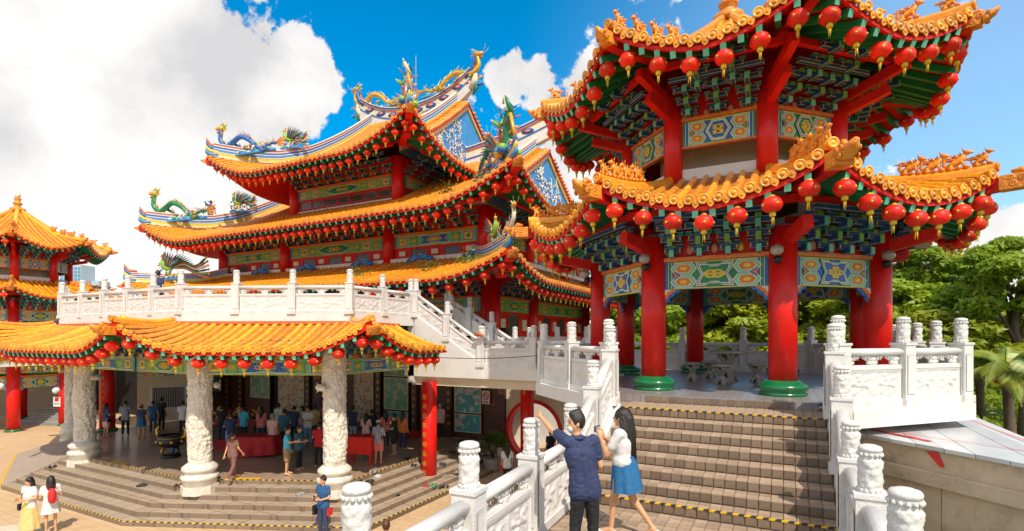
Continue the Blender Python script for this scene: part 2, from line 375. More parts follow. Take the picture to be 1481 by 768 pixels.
# ------------------------------------------------------------------ painted beam boards
def hexa(cx,cz,hw,hh,cut=.5):
    return [(cx-hw,cz),(cx-hw*cut,cz-hh),(cx+hw*cut,cz-hh),(cx+hw,cz),(cx+hw*cut,cz+hh),(cx-hw*cut,cz+hh)]
def quatre(cx,cz,hw,hh):
    return [(cx-hw,cz-hh),(cx-hw*.45,cz-hh*.98),(cx-hw*.28,cz-hh*.8),(cx+hw*.28,cz-hh*.8),(cx+hw*.45,cz-hh*.98),(cx+hw,cz-hh),(cx+hw*.86,cz-hh*.4),(cx+hw*.7,cz),(cx+hw*.86,cz+hh*.4),(cx+hw,cz+hh),(cx+hw*.45,cz+hh*.98),(cx+hw*.28,cz+hh*.8),(cx-hw*.28,cz+hh*.8),(cx-hw*.45,cz+hh*.98),(cx-hw,cz+hh),(cx-hw*.86,cz+hh*.4),(cx-hw*.7,cz),(cx-hw*.86,cz-hh*.4)]
def rectp(x0,x1,z0,z1): return [(x0,z0),(x1,z0),(x1,z1),(x0,z1)]
def gold_motif(mb,cx,cz,hw,hh,y,rnd,m=None,dens=1.0):
    m=m or LEM
    mb.plate([(cx-hw*.22,cz),(cx,cz-hh*.38),(cx+hw*.22,cz),(cx,cz+hh*.38)],y,m)
    k=int(14*dens)
    for i in range(k):
        a=rnd.uniform(0,math.pi/2); r=rnd.uniform(.35,.92); s=rnd.uniform(.05,.11)*min(hw,hh)*1.3
        for sx in (-1,1):
            for sz in (-1,1):
                x=cx+sx*math.cos(a)*r*hw*.85; z=cz+sz*math.sin(a)*r*hh*.8; th=a*sx*sz+i
                mb.plate([(x+s*1.7*math.cos(th+q),z+s*(1.0 if q%1 else 1)*math.sin(th+q)) for q in (0,1.2,2.2,3.14,4.4,5.3)],y-.0004*i,m)
def board(w,h,style=0,seed=1,deep=.08):
    rnd=random.Random(seed); mb=MB(); mb.box((0,0,0),(w,deep,h),GRN)
    y=-deep/2-.003; s=.003
    hw,hh=w/2,h/2
    mb.plate(rectp(-hw,hw,-hh,hh),y,[LGRN,TEAL][style%2]); y-=s
    mb.plate(rectp(-hw*.995,hw*.995,hh*.90,hh*.97),y,LEM); mb.plate(rectp(-hw*.995,hw*.995,-hh*.97,-hh*.90),y,LEM)
    ew=min(.16*w,.30*h*1.1)
    for sx in (-1,1):                                # end bands: stripes
        cols=[[GRN,CRM,BLU,CRM,GRL],[BLU,CRM,GRN,CRM,BLU]][style%2]; x=hw*.985
        for k,c in enumerate(cols):
            ww=ew*(.30,.06,.30,.06,.16)[k]; a,b=sorted((sx*x,sx*(x-ww))); mb.plate(rectp(a,b,-hh*.96,hh*.96),y-s,c); x-=ww
    ix=hw-ew*1.0; y-=2*s
    mb.plate(rectp(-ix,ix,-hh*.86,hh*.86),y,[BLU,GRN][style%2] if w<3.2 else [GRL,LGRN][style%2]); y-=s
    cw=min(ix*.46,hh*1.9) if w<3.2 else ix*.40
    # side half-hexagon motifs
    nside=2 if w<3.2 else max(2,int((ix-cw)/(hh*1.9)))
    for sx in (-1,1):
        span=(ix-cw)
        if w<3.2:
            for sz in (-1,1):
                cx=sx*(cw+span*.55); cz=sz*hh*.47
                for q,(c,f) in enumerate(((CRM,1.12),(GRL,1.0),(CRM,.76),(ORP,.66),(LEM,.30))):
                    mb.plate(hexa(cx,cz,span*.56*f,hh*.40*f,.6),y-s*(q+1),c)
            for q,(c,f) in enumerate(((CRM,1),(BLU if style%2 else GRN,.8),(ORP,.5))):
                cx=sx*(ix-.01); mb.plate([(cx,-hh*.42*f),(cx,hh*.42*f),(cx-sx*span*.42*f,0)][::sx],y-s*(q+6),c)
        else:
            for k in range(nside):
                cx=sx*(cw+span*(k+.5)/nside); a=span/nside*.44
                for q,(c,f) in enumerate(((CRM,1),([GRN,BLU][k%2],.92),(LEM if k%2 else LGRN,.74))):
                    mb.plate(quatre(cx,0,a*f,hh*.78*f) if k%2==0 else rectp(cx-a*f,cx+a*f,-hh*.78*f,hh*.78*f),y-s*(q+1),c)
                gold_motif(mb,cx,0,a*.62,hh*.5,y-s*5,rnd,[LEM,ORP][k%2] if k%2==0 else GRN,.5)
    cc=[[CRM,GRL,CRM,BLU,BLU],[CRM,BLU,CRM,GRN,GRN]][style%2]
    shape=hexa if style in (0,3) else quatre
    for q,(c,f) in enumerate(zip(cc,(1,.92,.86,.76,.71))):
        mb.plate(shape(0,0,cw*(f if w<3.2 else 1-(1-f)*.35),hh*.84*f) ,y-s*(q+7),c)
    gold_motif(mb,0,0,cw*.62,hh*.56,y-s*12,rnd,LEM,1.0 if w<3.2 else 1.8)
    return mb.mesh('painted_board')
def spandrel():                                       # little carved bracket under a board end
    mb=MB()
    for (m,f,y) in ((BLU,1,0),(ORP,.72,-.022),(CRM,.4,-.032)):
        pts=[(0,0),(.34*f,0),(.30*f,-.06*f),(.22*f,-.08*f),(.20*f,-.14*f),(.11*f,-.17*f),(.09*f,-.26*f),(0,-.30*f)]
        vs=[(p[0],y-.02,p[1]) for p in pts]+[(p[0],y+.02,p[1]) for p in pts]; n=len(pts)
        mb.raw(vs,[tuple(range(n)),tuple(reversed(range(n,2*n)))]+[(i,i+n,(i+1)%n+n,(i+1)%n) for i in range(n)],m)
    return mb.mesh('spandrel')
SPAN=spandrel()

# ------------------------------------------------------------------ roofs
class Side:
    """one roof side: eave from A to B (counter-clockwise), hips with slopes ml/mr, height law rise(d)"""
    def __init__(s,A,B,ml,mr,rise,D,ze,lift,La,Dl=None,D2=None,flare=0):
        s.A=Vector((A[0],A[1],0)); s.B=Vector((B[0],B[1],0)); s.e=(s.B-s.A).normalized(); s.n=Vector((-s.e.y,s.e.x,0)); s.L=(s.B-s.A).length
        s.ml,s.mr,s.rise,s.D,s.ze,s.lift,s.La,s.Dl,s.D2,s.flare=ml,mr,rise,D,ze,lift,La,Dl or D,D2,flare
    def z(s,x,d):
        a=max(0,min(x-s.ml*d,s.L-s.mr*d-x)); w=max(0,1-a/s.La)**1.9*max(0,1-max(d,0)/s.Dl)**1.25
        return s.ze+s.rise(d)+s.lift*w
    def pt(s,x,d,off=0):
        p=s.A+s.e*x+s.n*d; p.z=s.z(x,d)+off; return p
    def dmax(s,x):
        d=min(s.D if s.D2 is None else s.D2, x/s.ml if s.ml>0 else 99,(s.L-x)/s.mr if s.mr>0 else 99)
        if s.D2 is not None:
            if not (s.D*s.ml-1e-6<=x<=s.L-s.D*s.mr+1e-6): d=min(d,s.D)
            else: d=s.D2
        return max(d,0)
def build_roof(rt, par, sides, detail, tile, cap, drip, sp=.27, rr=.075, raft=.36, tl=.34, raftlen=1.2, red_fascia=True, flat2=False):
    tm=YEL if tile is YEL else ORG
    deck=MB()
    for si,s in enumerate(sides):
        nx,nd=24,5
        def top(a,b,o=0): d=s.D*b; x=s.ml*d+a*(s.L-(s.ml+s.mr)*d); return s.pt(x,d,o)
        deck.grid(lambda a,b:top(a,b,.0),nx,nd,PAN,True)
        deck.grid(lambda a,b:top(a,b,-.13),nx,nd,REDM,True,flip=True)
        deck.grid(lambda a,b:s.pt(a*s.L,-.005,-.13+.13*b),nx,1,REDM)
        if s.D2:
            x0,x1=s.ml*s.D-.0,s.L-s.mr*s.D
            deck.grid(lambda a,b:s.pt(x0+a*(x1-x0),s.D+b*(s.D2-s.D),0),nx,8,PAN,True)
            deck.grid(lambda a,b:s.pt(x0+a*(x1-x0),s.D+b*(s.D2-s.D),-.14),nx,8,REDM,True,flip=True)
    part('roof_deck',deck,par)
    for si,s in enumerate(sides):
        dt=detail[si] if si<len(detail) else 0
        if not dt: continue
        n=int((s.L-.1)/sp); x0=(s.L-(n-1)*sp)/2
        fas=MB(); fas.sweep([s.pt(s.L*i/30,-.03,-.115) for i in range(31)],[(-.03,-.035),(.03,-.035),(.03,.04),(-.03,.04)],REDM,lat=-s.n)
        part('fascia_board',fas,par)
        for i in range(n):
            x=x0+i*sp; dm=s.dmax(x)
            if dm<.12: dm=.12
            # barrel row with a lip at each tile
            if dt>=1:
                mb=MB(); nt_=max(1,int(round(dm/tl))); vs=[]; K=0
                for k in range(nt_):
                    for (dd,q) in ((dm*k/nt_-(.05 if k==0 else 0),1.0),(dm*(k+1)/nt_,.80)):
                        p=s.pt(x,max(dd,-.05),0); 
                        if dd<0: p=s.pt(x,0,0)+s.n*dd
                        for j in range(5):
                            a=math.pi*j/4; vs.append(p+s.e*(math.cos(a)*rr*q)+Vector((0,0,math.sin(a)*rr*1.15*q+.005)))
                        K+=1
                mb.raw(vs,[(r*5+j+1,r*5+j,(r+1)*5+j,(r+1)*5+j+1) for r in range(K-1) for j in range(4)],tm,False)
                piece(rt,par,'roof_tile',mb,pos=s.pt(x,0))
            t=(s.pt(min(x+.1,s.L),0)-s.pt(max(x-.1,0),0)).normalized(); o=s.pt(x,0,.03)-s.n*.08
            outv=-s.n; zz=t.cross(s.n)
            if zz.z<0: zz=-zz
            piece(rt,par,'eave_tile',cap,frameM(o,t,s.n,zz))
            if i<n-1:
                xm=x+sp/2; o=s.pt(xm,0,-.015)-s.n*.07
                piece(rt,par,'drip_tile',drip,frameM(o,t*(sp/.27),s.n,zz))
        # rafters
        if raft:
            n=int((s.L-.3)/raft); x0=(s.L-(n-1)*raft)/2
            for i in range(n):
                x=x0+i*raft; dm=min(raftlen,s.dmax(x)-.05)
                if dm<.25: dm=.25
                a=s.pt(x,-.02,-.215); b=s.pt(x,dm,-.22)
                piece(rt,par,'rafter',ME_RAFT,bar_matrix(a,b,.105,.13))
def hip_path(s, end, d0, d1, n=10, off=0.):
    """points down a hip of side s ('A' or 'B' end) from d0 (inner) to d1 (outer, may be negative past the corner)"""
    r=[]
    for i in range(n+1):
        d=d0+(d1-d0)*i/n; dd=max(d,0); x=s.ml*dd if end=='A' else s.L-s.mr*dd
        p=s.pt(x,dd,off)
        if d<0: x=s.ml*d if end=='A' else s.L-s.mr*d; q=s.A+s.e*x+s.n*d; p=Vector((q.x,q.y,p.z+(-d)*.55*s.lift/1.0))
        r.append(p)
    return r
def beast(kind=0):                                     # little glazed roof guardian
    mb=MB(); m=GOLDC
    mb.tube([(-.10,0,0),(-.09,0,.06),(-.02,0,.11),(.05,0,.15),(.08,0,.22)],[.035,.05,.06,.05,.035],m,7)
    mb.ball((.11,0,.25),(.055,.04,.04),m,7,5); mb.tube([(.13,0,.25),(.18,0,.24)],[.025,.018],m,6)
    mb.tube([(.07,.02,.27),(.05,.03,.33)],[.015,.004],m,5); mb.tube([(.07,-.02,.27),(.05,-.03,.33)],[.015,.004],m,5)
    for y in (-.03,.03): mb.tube([(.05,y,.13),(.08,y,.06),(.10,y,0)],[.025,.018,.02],m,5); mb.tube([(-.08,y,.06),(-.05,y*1.4,.02),(-.02,y*1.4,0)],[.035,.025,.02],m,5)
    for q in range(9):
        a=q*.5; mb.tube([(.06-.02*q,0,.16+.0*q),(.02-.035*q,.03*math.sin(q*2),.27-.012*q)],[.028,.006],m,4)
    for q in range(6): mb.ball((-.12+.05*q,.05*(-1)**q,.015),(.04,.035,.035),m,6,4)
    if kind==0: mb.tube([(-.12,0,.03),(-.17,0,.10),(-.15,0,.19),(-.10,0,.22)],[.025,.03,.025,.008],m,6)
    else: mb.tube([(-.12,0,.03),(-.16,0,.14),(-.22,0,.2)],[.02,.015,.03],m,6)
    return mb.mesh('guardian_figure')
BE0,BE1=beast(0),beast(1)
def carved_end():                                      # carved orange dragon-cloud beam end, pointing -Y
    mb=MB(); m=GOLDC
    mb.box((0,.10,0),(.30,.34,.26),m); mb.tube([(0,.0,.02),(0,-.14,.03),(0,-.27,.08),(0,-.38,.16)],[.16,.15,.11,.04],m,8,flat=.8)
    for sx in (-1,1):
        for (y,z,r) in ((-.05,.05,.07),(-.15,-.03,.05),(.08,-.04,.06),(.1,.07,.055),(-.2,.08,.045)):
            mb.lathe([(r,0),(r*1.05,.02),(r*.6,.03),(r*.5,.015),(.01,.03)],m,9,M=Matrix.Translation((sx*.13,y,z))@Matrix.Rotation(R_(90*sx),4,'Y'))
    mb.tube([(0,-.1,.14),(0,-.02,.22),(0,.12,.2)],[.05,.06,.03],m,6)
    return mb.mesh('carved_beam_end')
CEND=carved_end()
def hip_trim(rt, par, s, end, d_in, tail=.35, tile=YEL, beam=True, beasts=4, beam_in=2.0, bh=.2, w=.11, cs=1.0):
    pts=hip_path(s,end,d_in,-.02,12,.05)
    mb=MB(); mb.sweep(pts,[(-w,-.06),(w,-.06),(w,.04),(w*.7,.10),(0,.13),(-w*.7,.10),(-w,.04)],tile)
    part('hip_ridge',mb,par)
    K=MB(); hd=(pts[-1]-pts[-2]); hd.z=0; hd.normalize(); side=Vector((hd.y,-hd.x,0))
    tip=pts[-1]; nt_=9
    for i in range(nt_):                               # the ridge's own cover tiles
        p=pts[0].lerp(pts[-1],(i+.5)/nt_); q=(i+.5)/nt_*12; k=int(q); p=pts[k].lerp(pts[min(k+1,12)],q-k)
        K.tube([p+side*w*.2+Vector((0,0,.13)),p-side*w*.2+Vector((0,0,.13))],.001,tile,4)
    M=frameM(tip+hd*.02+Vector((0,0,.04)),side,-hd,Vector((0,0,1)))
    cp=MB(); cp.lathe([(.085,-.12),(.085,.0),(.095,.02),(.095,.04),(.07,.045),(.06,.03),(.03,.03),(.02,.04)],tile,12,M=M@Matrix.Rotation(R_(90),4,'X')); part('ridge_end_tile',cp,par)
    for i in range(beasts):
        f=.93-.145*i; q=f*12; k=min(int(q),11); p=pts[k].lerp(pts[k+1],q-k)+Vector((0,0,.12))
        t=(pts[k+1]-pts[k]).normalized(); M=frameM(p,t,Vector((-hd.y,hd.x,0)),t.cross(Vector((-hd.y,hd.x,0))))@Matrix.Scale(1.25 if i else 1.0,4)
        piece(rt,par,'guardian_figure',BE1 if i==0 else BE0,M)
    if beam:
        bp=hip_path(s,end,beam_in,.10,6,-.16-bh/2); bp=[b.copy() for b in bp]
        e=bp[-1]+hd*(tail); e.z=bp[-1].z+.02; bp.append(e)
        mb=MB(); mb.sweep(bp,[(-.10,-bh*.6),(.10,-bh*.6),(.10,bh*.6),(-.10,bh*.6)],REDM); part('hip_beam',mb,par)
        part('carved_beam_end',CEND,par,frameM(e+hd*.12*cs,side,-hd,Vector((0,0,1)))@Matrix.Scale(cs,4))
        mb=MB()
        for q in (0,1,2): b=bp[2]+hd*(.25*q)+Vector((0,0,-.18+.045*q-.02)); mb.bar(b-hd*.3,b+hd*.3,.20-.02*q,.035,REDM)
        part('beam_block',mb,par)
def column_mesh(r,h,base=True,cap=False,base_m=None):
    mb=MB(); mb.lathe([(r,0.0),(r,h)],RED,28)
    b=MB(); b.lathe([(r*1.62,0),(r*1.66,.02),(r*1.66,.05),(r*1.5,.07),(r*1.72,.12),(r*1.78,.16),(r*1.70,.21),(r*1.35,.25),(r*1.25,.285),(r*1.02,.30)],base_m or GRB,28)
    return mb.mesh('shaft'),b.mesh('column_base')
# ------------------------------------------------------------------ the octagonal pavilion (local frame: centre of its floor)
def octa(r, k): a=R_(-90-22.5+45*k); return Vector((r*math.cos(a), r*math.sin(a), 0))
def make_pavilion(loc, label):
    P=root('octagonal_pavilion',loc,0,label,'pavilion','octagonal pavilions')
    S=2.55; rc=S/2/math.sin(R_(22.5)); rin=rc*math.cos(R_(22.5))
    sh,ba=column_mesh(.265,3.35)
    for k in range(8):
        c=octa(rc,k); col=part('column',sh,P,Matrix.Translation(c)); part('column_base',ba,P,Matrix.Translation(c))
    # boards between the lower columns
    bw=S-.50
    boards=[board(bw,.60,st,11+st) for st in range(4)]
    beam=MB(); beam.box((0,0,0),(bw+.16,.20,.085),ORP); beam=beam.mesh('orange_beam')
    frieze=MB(); frieze.box((0,0,0),(S-.3,.10,.72),REDM)
    for q in range(9): frieze.ball((-1.0+.25*q,-.06,-.2+.08*(q%2)),(.09,.03,.12),PNK if q%3 else GLD,6,4)
    frieze=frieze.mesh('bracket_frieze')
    zb=2.49
    def wallM(rin_,k,z,off=0):                         # frame on side k (between column k and k+1): x along, -y outward
        a=R_(-90+45*k); o=Vector((math.cos(a),math.sin(a),0))
        return frameM(o*(rin_+off)+Vector((0,0,z)),Vector((-math.sin(a),math.cos(a),0)),-o,Vector((0,0,1)))
    for k in range(8):
        part('painted_board',boards[[1,2,1,2][k%4]],P,wallM(rin,k,zb))
        part('orange_beam',beam,P,wallM(rin,k,zb+.345))
        part('bracket_frieze',frieze,P,wallM(rin,k,zb+.345+.40,-.05))
        for sx in (-1,1):
            M=wallM(rin,k,zb-.30)@Matrix.Translation((sx*(bw/2+.0),0,0))@Matrix.Scale(-sx,4,(1,0,0)); piece(P,P,'spandrel',SPAN,M)
        for x in (-.85,-.28,.28,.85):
            piece(P,P,'bracket',BR_S,wallM(rin,k,zb+.48,0)@Matrix.Translation((x,0,0))@Matrix.Diagonal((1,.85,1.3,1)))
        pl=MB(); pl.box((0,-.62,0),(S+.8,.12,.13),REDM); part('eave_purlin',pl,P,wallM(rin,k,zb+.345+.93))
        if 2<=k<=6: part('painted_board',boards[[1,2,1,2][k%4]],P,wallM(rin,k,zb,-.09)@Matrix.Rotation(math.pi,4,'Z'))
    # ceiling of the lower storey
    cl=MB(); cl.prism([octa(rc+.1,k)[:2] for k in range(8)],3.35,3.42,TEAL); part('ceiling',cl,P)
    # lower roof
    re=5.18
    rise=lambda d: .33*d+.058*d*d
    sides=[Side(octa(re,k),octa(re,k+1),.4142,.4142,rise,2.42,3.62,.62,2.0,2.2) for k in range(8)]
    lo=part('lower_roof',MB().box((0,0,3.9),(.4,.4,.2),REDM),P)
    near=[1,1,1,1,1,1,1,1]
    build_roof(P,lo,sides,near,YEL,CAPY,DRIPY,.255,.078,.30,.34,1.3)
    for k in range(8): hip_trim(P,lo,sides[k],'A',2.35,.35,YEL,True,4,1.9)
    # upper storey: columns, boards, parapet
    r2=2.55; rin2=r2*math.cos(R_(22.5)); S2=2*r2*math.sin(R_(22.5))
    sh2,_=column_mesh(.215,2.6)
    for k in range(8): part('upper_column',sh2,P,Matrix.Translation(octa(r2,k)+Vector((0,0,4.35))))
    ub=[board(S2-.40,.57,st,31+st) for st in (0,3)]; 
    ob=MB(); ob.box((0,0,0),(S2-.26,.18,.075),ORP); ob=ob.mesh('orange_beam')
    for k in range(8):
        part('painted_board',ub[k%2],P,wallM(rin2,k,5.78)); part('orange_beam',ob,P,wallM(rin2,k,6.11)); 
        o2=MB(); o2.box((0,0,0),(S2-.3,.12,.04),ORP); part('orange_beam',o2,P,wallM(rin2,k,5.48))
        pw=MB(); pw.box((0,0,0),(S2-.25,.12,.62),WHW); part('parapet',pw,P,wallM(rin2,k,4.68,-.02))
        fz=MB(); fz.box((0,.04,.0),(S2-.2,.08,.7),REDM)
        for q in range(7): fz.ball((-.75+.25*q,-.02,-.15+.06*(q%2)),(.08,.03,.1),PNK if q%3 else GLD,6,4)
        part('bracket_frieze',fz,P,wallM(rin2,k,6.36))
        for x in (-.62,0,.62): piece(P,P,'bracket',BR_S,wallM(rin2,k,6.22)@Matrix.Translation((x,0,0)))
        for x in (-.35,.35): piece(P,P,'bracket',BR_S,wallM(rin2,k,6.56)@Matrix.Translation((x,-.5,.02)))
        pl=MB(); pl.box((0,-.95,0),(S2+.9,.12,.13),REDM); part('eave_purlin',pl,P,wallM(rin2,k,6.98))
        a=R_(-90-22.5+45*k); o=Vector((math.cos(a),math.sin(a),0))
        tb=MB(); tb.bar(o*2.5+Vector((0,0,6.15)),o*3.55+Vector((0,0,6.42)),.16,.20,REDM); tb.bar(o*2.5+Vector((0,0,6.45)),o*3.9+Vector((0,0,6.85)),.16,.2,REDM); part('corner_beam',tb,P)
        tb=MB(); tb.bar(o*3.2+Vector((0,0,3.0)),o*4.4+Vector((0,0,3.25)),.18,.24,REDM); part('corner_beam',tb,P)
    core=MB(); core.prism([octa(1.75,k)[:2] for k in range(8)],4.4,6.3,BEI); core.prism([octa(2.45,k)[:2] for k in range(8)],6.3,6.36,BEI); part('inner_wall',core,P)
    re=4.85; rise2=lambda d: .42*d+.052*d*d
    sides=[Side(octa(re,k),octa(re,k+1),.4142,.4142,rise2,4.36,6.70,.72,2.0,2.4) for k in range(8)]
    up=part('upper_roof',MB().box((0,0,7.6),(.4,.4,.2),REDM),P)
    build_roof(P,up,sides,near,YEL,CAPY,DRIPY,.255,.078,.30,.36,1.9)
    for k in range(8): hip_trim(P,up,sides[k],'A',4.3,.12,YEL,True,4,2.3,cs=.82)
    fn=MB(); z0=6.70+rise2(4.46)-.1
    fn.lathe([(.42,z0-.1),(.40,z0+.08),(.22,z0+.14),(.16,z0+.3),(.24,z0+.36),(.26,z0+.42),(.17,z0+.5),(.14,z0+.62),(.2,z0+.70),(.2,z0+.74),(.1,z0+.78)],GOLDC,14); part('finial',fn,P)
    fb=MB(); fb.ball((0,0,z0+.95),(.17,.17,.19),CRM,12,8); part('finial_ball',fb,P)
    return P,(3.62,6.68)
PAVC=(-1.28,14.85)
nearP,_=make_pavilion((PAVC[0],PAVC[1],1.35),'two storey octagonal pavilion with red columns at the top of the tiled stairs')
finish(nearP)
farP=copy_tree(nearP); farP.location=(-44.5,15.5,1.35)
tag(farP,'distant octagonal pavilion with yellow roof and round finial at the far left','pavilion','octagonal pavilions')
# lanterns round the eaves: (pavilion name, centre, eave radius, height, side labels)
def pav_lanterns(c, which, vis, sub):
    for (rr_,zz,tier,nn) in ((4.45,3.24,'lower',6),(4.03,6.33,'upper',5)):
        sd_=Side(octa(5.18 if tier=='lower' else 4.85,0),octa(5.18 if tier=='lower' else 4.85,1),.4142,.4142,lambda d:.4*d,2,0,.62 if tier=='lower' else .72,2.0,2.2)
        for k in vis:
            a=R_(-90+45*k); o=Vector((math.cos(a),math.sin(a),0)); t=Vector((-o.y,o.x,0)); Ls=sd_.L-.15
            n=nn+1
            for i in range(n):
                x=(i-(n-1)/2)*Ls/n*1.02; lift=sd_.z(x+sd_.L/2,.35)-.14
                p=Vector(c)+o*((rr_+.32))+t*x; z=1.35+zz+lift*.95
                side_n={0:'front',1:'right front',2:'right',3:'right rear',7:'left front',6:'left',5:'left rear',4:'back'}[k]
                lantern((p.x,p.y,z),f'red lantern, {ordn(i)} along the {side_n} {tier} eave of the {which}','red lanterns on the pavilions',1.02)
pav_lanterns((PAVC[0],PAVC[1],0),'near pavilion',[0,1,2,3,4,5,6,7],0)
pav_lanterns((-44.5,15.5,0),'distant left pavilion',[7,0,1],0)
# ------------------------------------------------------------------ ground, paving
PZ=-3.2                                               # plaza level
def tiled_mat(name,c1,c2,grout,size,rough=.6,off=.0,dirtc=(.3,.22,.15),bump=.2):
    m=bpy.data.materials.new(name); m.use_nodes=True; t=m.node_tree; p=t.nodes['Principled BSDF']
    tcn=t.nodes.new('ShaderNodeTexCoord'); br=t.nodes.new('ShaderNodeTexBrick'); br.offset=off
    br.inputs['Scale'].default_value=1; br.inputs['Brick Width'].default_value=size; br.inputs['Row Height'].default_value=size; br.inputs['Mortar Size'].default_value=size*.035; br.inputs['Mortar Smooth'].default_value=.3
    br.inputs['Color1'].default_value=(*c1,1); br.inputs['Color2'].default_value=(*c2,1); br.inputs['Mortar'].default_value=(*grout,1)
    t.links.new(tcn.outputs['Object'],br.inputs['Vector'])
    nn=t.nodes.new('ShaderNodeTexNoise'); nn.inputs['Scale'].default_value=.5; nn.inputs['Detail'].default_value=8; nn.inputs['Roughness'].default_value=.65; t.links.new(tcn.outputs['Object'],nn.inputs['Vector'])
    mr=t.nodes.new('ShaderNodeMapRange'); mr.inputs[1].default_value=.45; mr.inputs[2].default_value=.75; mr.inputs[4].default_value=.55; t.links.new(nn.outputs[0],mr.inputs[0])
    mx=t.nodes.new('ShaderNodeMix'); mx.data_type='RGBA'; t.links.new(mr.outputs[0],mx.inputs[0]); t.links.new(br.outputs['Color'],mx.inputs[6]); mx.inputs[7].default_value=(*dirtc,1)
    t.links.new(mx.outputs[2],p.inputs['Base Color']); p.inputs['Roughness'].default_value=rough
    b=t.nodes.new('ShaderNodeBump'); b.inputs['Strength'].default_value=bump; b.inputs['Distance'].default_value=.01; t.links.new(br.outputs['Fac'],b.inputs['Height']); b.invert=True; t.links.new(b.outputs[0],p.inputs['Normal'])
    return m
PAVE=tiled_mat('plaza_paving',(.60,.42,.24),(.54,.37,.21),(.38,.26,.15),.30,.7,.5,(.64,.46,.27))
PORCHF=tiled_mat('porch_floor_tile',(.46,.33,.24),(.41,.29,.205),(.24,.165,.12),.30,.25,0,(.22,.16,.12))
PLATF=tiled_mat('platform_floor_tile',(.30,.27,.27),(.24,.215,.215),(.12,.10,.09),.15,.28,0,(.22,.19,.17),.4)
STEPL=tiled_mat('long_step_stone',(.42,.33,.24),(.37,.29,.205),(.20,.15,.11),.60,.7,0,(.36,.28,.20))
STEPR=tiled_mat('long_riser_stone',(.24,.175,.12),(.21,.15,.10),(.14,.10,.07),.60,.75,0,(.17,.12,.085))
GRASS=mat('ground_green',(.06,.10,.02),.9,(.10,.13,.03),.3,.3,3,0)
g=MB(); g.grid(lambda a,b:Vector((-3000+6000*a,-3000+6000*b,PZ-.6+(0))),30,30,GRASS,False); struct('ground',g)
g=MB(); g.prism([(-75,-25),(-3.3,-25),(-3.3,60),(-75,60)],PZ-.5,PZ,PAVE); struct('plaza',g)
# patch of sunlight painted on the plaza as paler paving
g=MB(); g.prism([(-24.5,3.0),(-16.5,3.0),(-16.5,7.4),(-20.5,7.4)],PZ-.1,PZ+.006,tiled_mat('pale_paving',(.70,.60,.46),(.66,.56,.43),(.5,.4,.3),.2,.7)); struct('plaza_patch',g)

# ------------------------------------------------------------------ upper platform, landing, tiled stairs
OCT=[(.62,9.75),(2.95,12.1),(2.95,17.3),(.8,19.5),(-3.2,19.5),(-5.56,17.3),(-5.56,12.4),(-2.95,9.75)]
PLF=1.35
pf=MB(); pf.prism([(PAVC[0]+(x-PAVC[0])*.975,15+(y-15)*.985) for x,y in OCT],1.06,1.19,WHW,STEPM)
struct('platform_slab',pf)
for (a,b) in (((.70,9.72),(2.92,12.08)),((2.85,12.0),(2.85,17.4)),((-2.90,9.72),(-5.52,12.28)),((-5.45,12.2),(-5.45,17.3)),((2.85,17.3),(.85,19.4)),((.85,19.4),(-3.2,19.4)),((-3.2,19.4),(-5.45,17.3))):
    fb=MB(); fb.sweep([(a[0],a[1],1.2),(b[0],b[1],1.2)],[(-.15,-.15),(.15,-.15),(.15,.148),(-.15,.148)],WHW); tag(part('platform_fascia',fb,None),kind='structure')
lift_oct=[(PAVC[0]+octa(4.75,k).x,PAVC[1]+octa(4.75,k).y) for k in range(8)]
lift_oct=[(min(max(x,-5.3),2.7),min(max(y,10.55),19.3)) for x,y in lift_oct]
pf=MB(); pf.prism(lift_oct,1.2,PLF,PLATF,PLATF); struct('pavilion_floor',pf)
ut=MB(); ut.box((-1.15,15,-1.0),(4.5,5,4.1),WHW); struct('platform_support',ut)
X0,X1=-2.72,.64; V0=7.55; TR=.307; NS=8; RI=.15
ST=root('tiled_staircase',(0,0,0),0,'wide flight of brown tiled steps rising to the red pavilion','stairs')
tl=MB()
def tile_mesh(nm,w,h,m,th=.014):
    mb=MB(); b=.006; x,y=w/2,h/2
    vs=[(-x,-y,0),(x,-y,0),(x,y,0),(-x,y,0),(-x+b,-y+b,th),(x-b,-y+b,th),(x-b,y-b,th),(-x+b,y-b,th)]
    mb.raw(vs,[(4,5,6,7),(0,1,5,4),(1,2,6,5),(2,3,7,6),(3,0,4,7)],m); return mb.mesh(nm)
TP=.152
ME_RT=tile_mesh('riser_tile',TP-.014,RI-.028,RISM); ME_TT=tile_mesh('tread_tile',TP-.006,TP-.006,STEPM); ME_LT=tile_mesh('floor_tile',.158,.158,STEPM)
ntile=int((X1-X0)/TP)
def riser(rt,x,v,z,step,M0=None): piece(rt,step,'riser_tile',ME_RT,frameM((x,v,z),Vector((1,0,0)),Vector((0,0,1)),Vector((0,-1,0))))
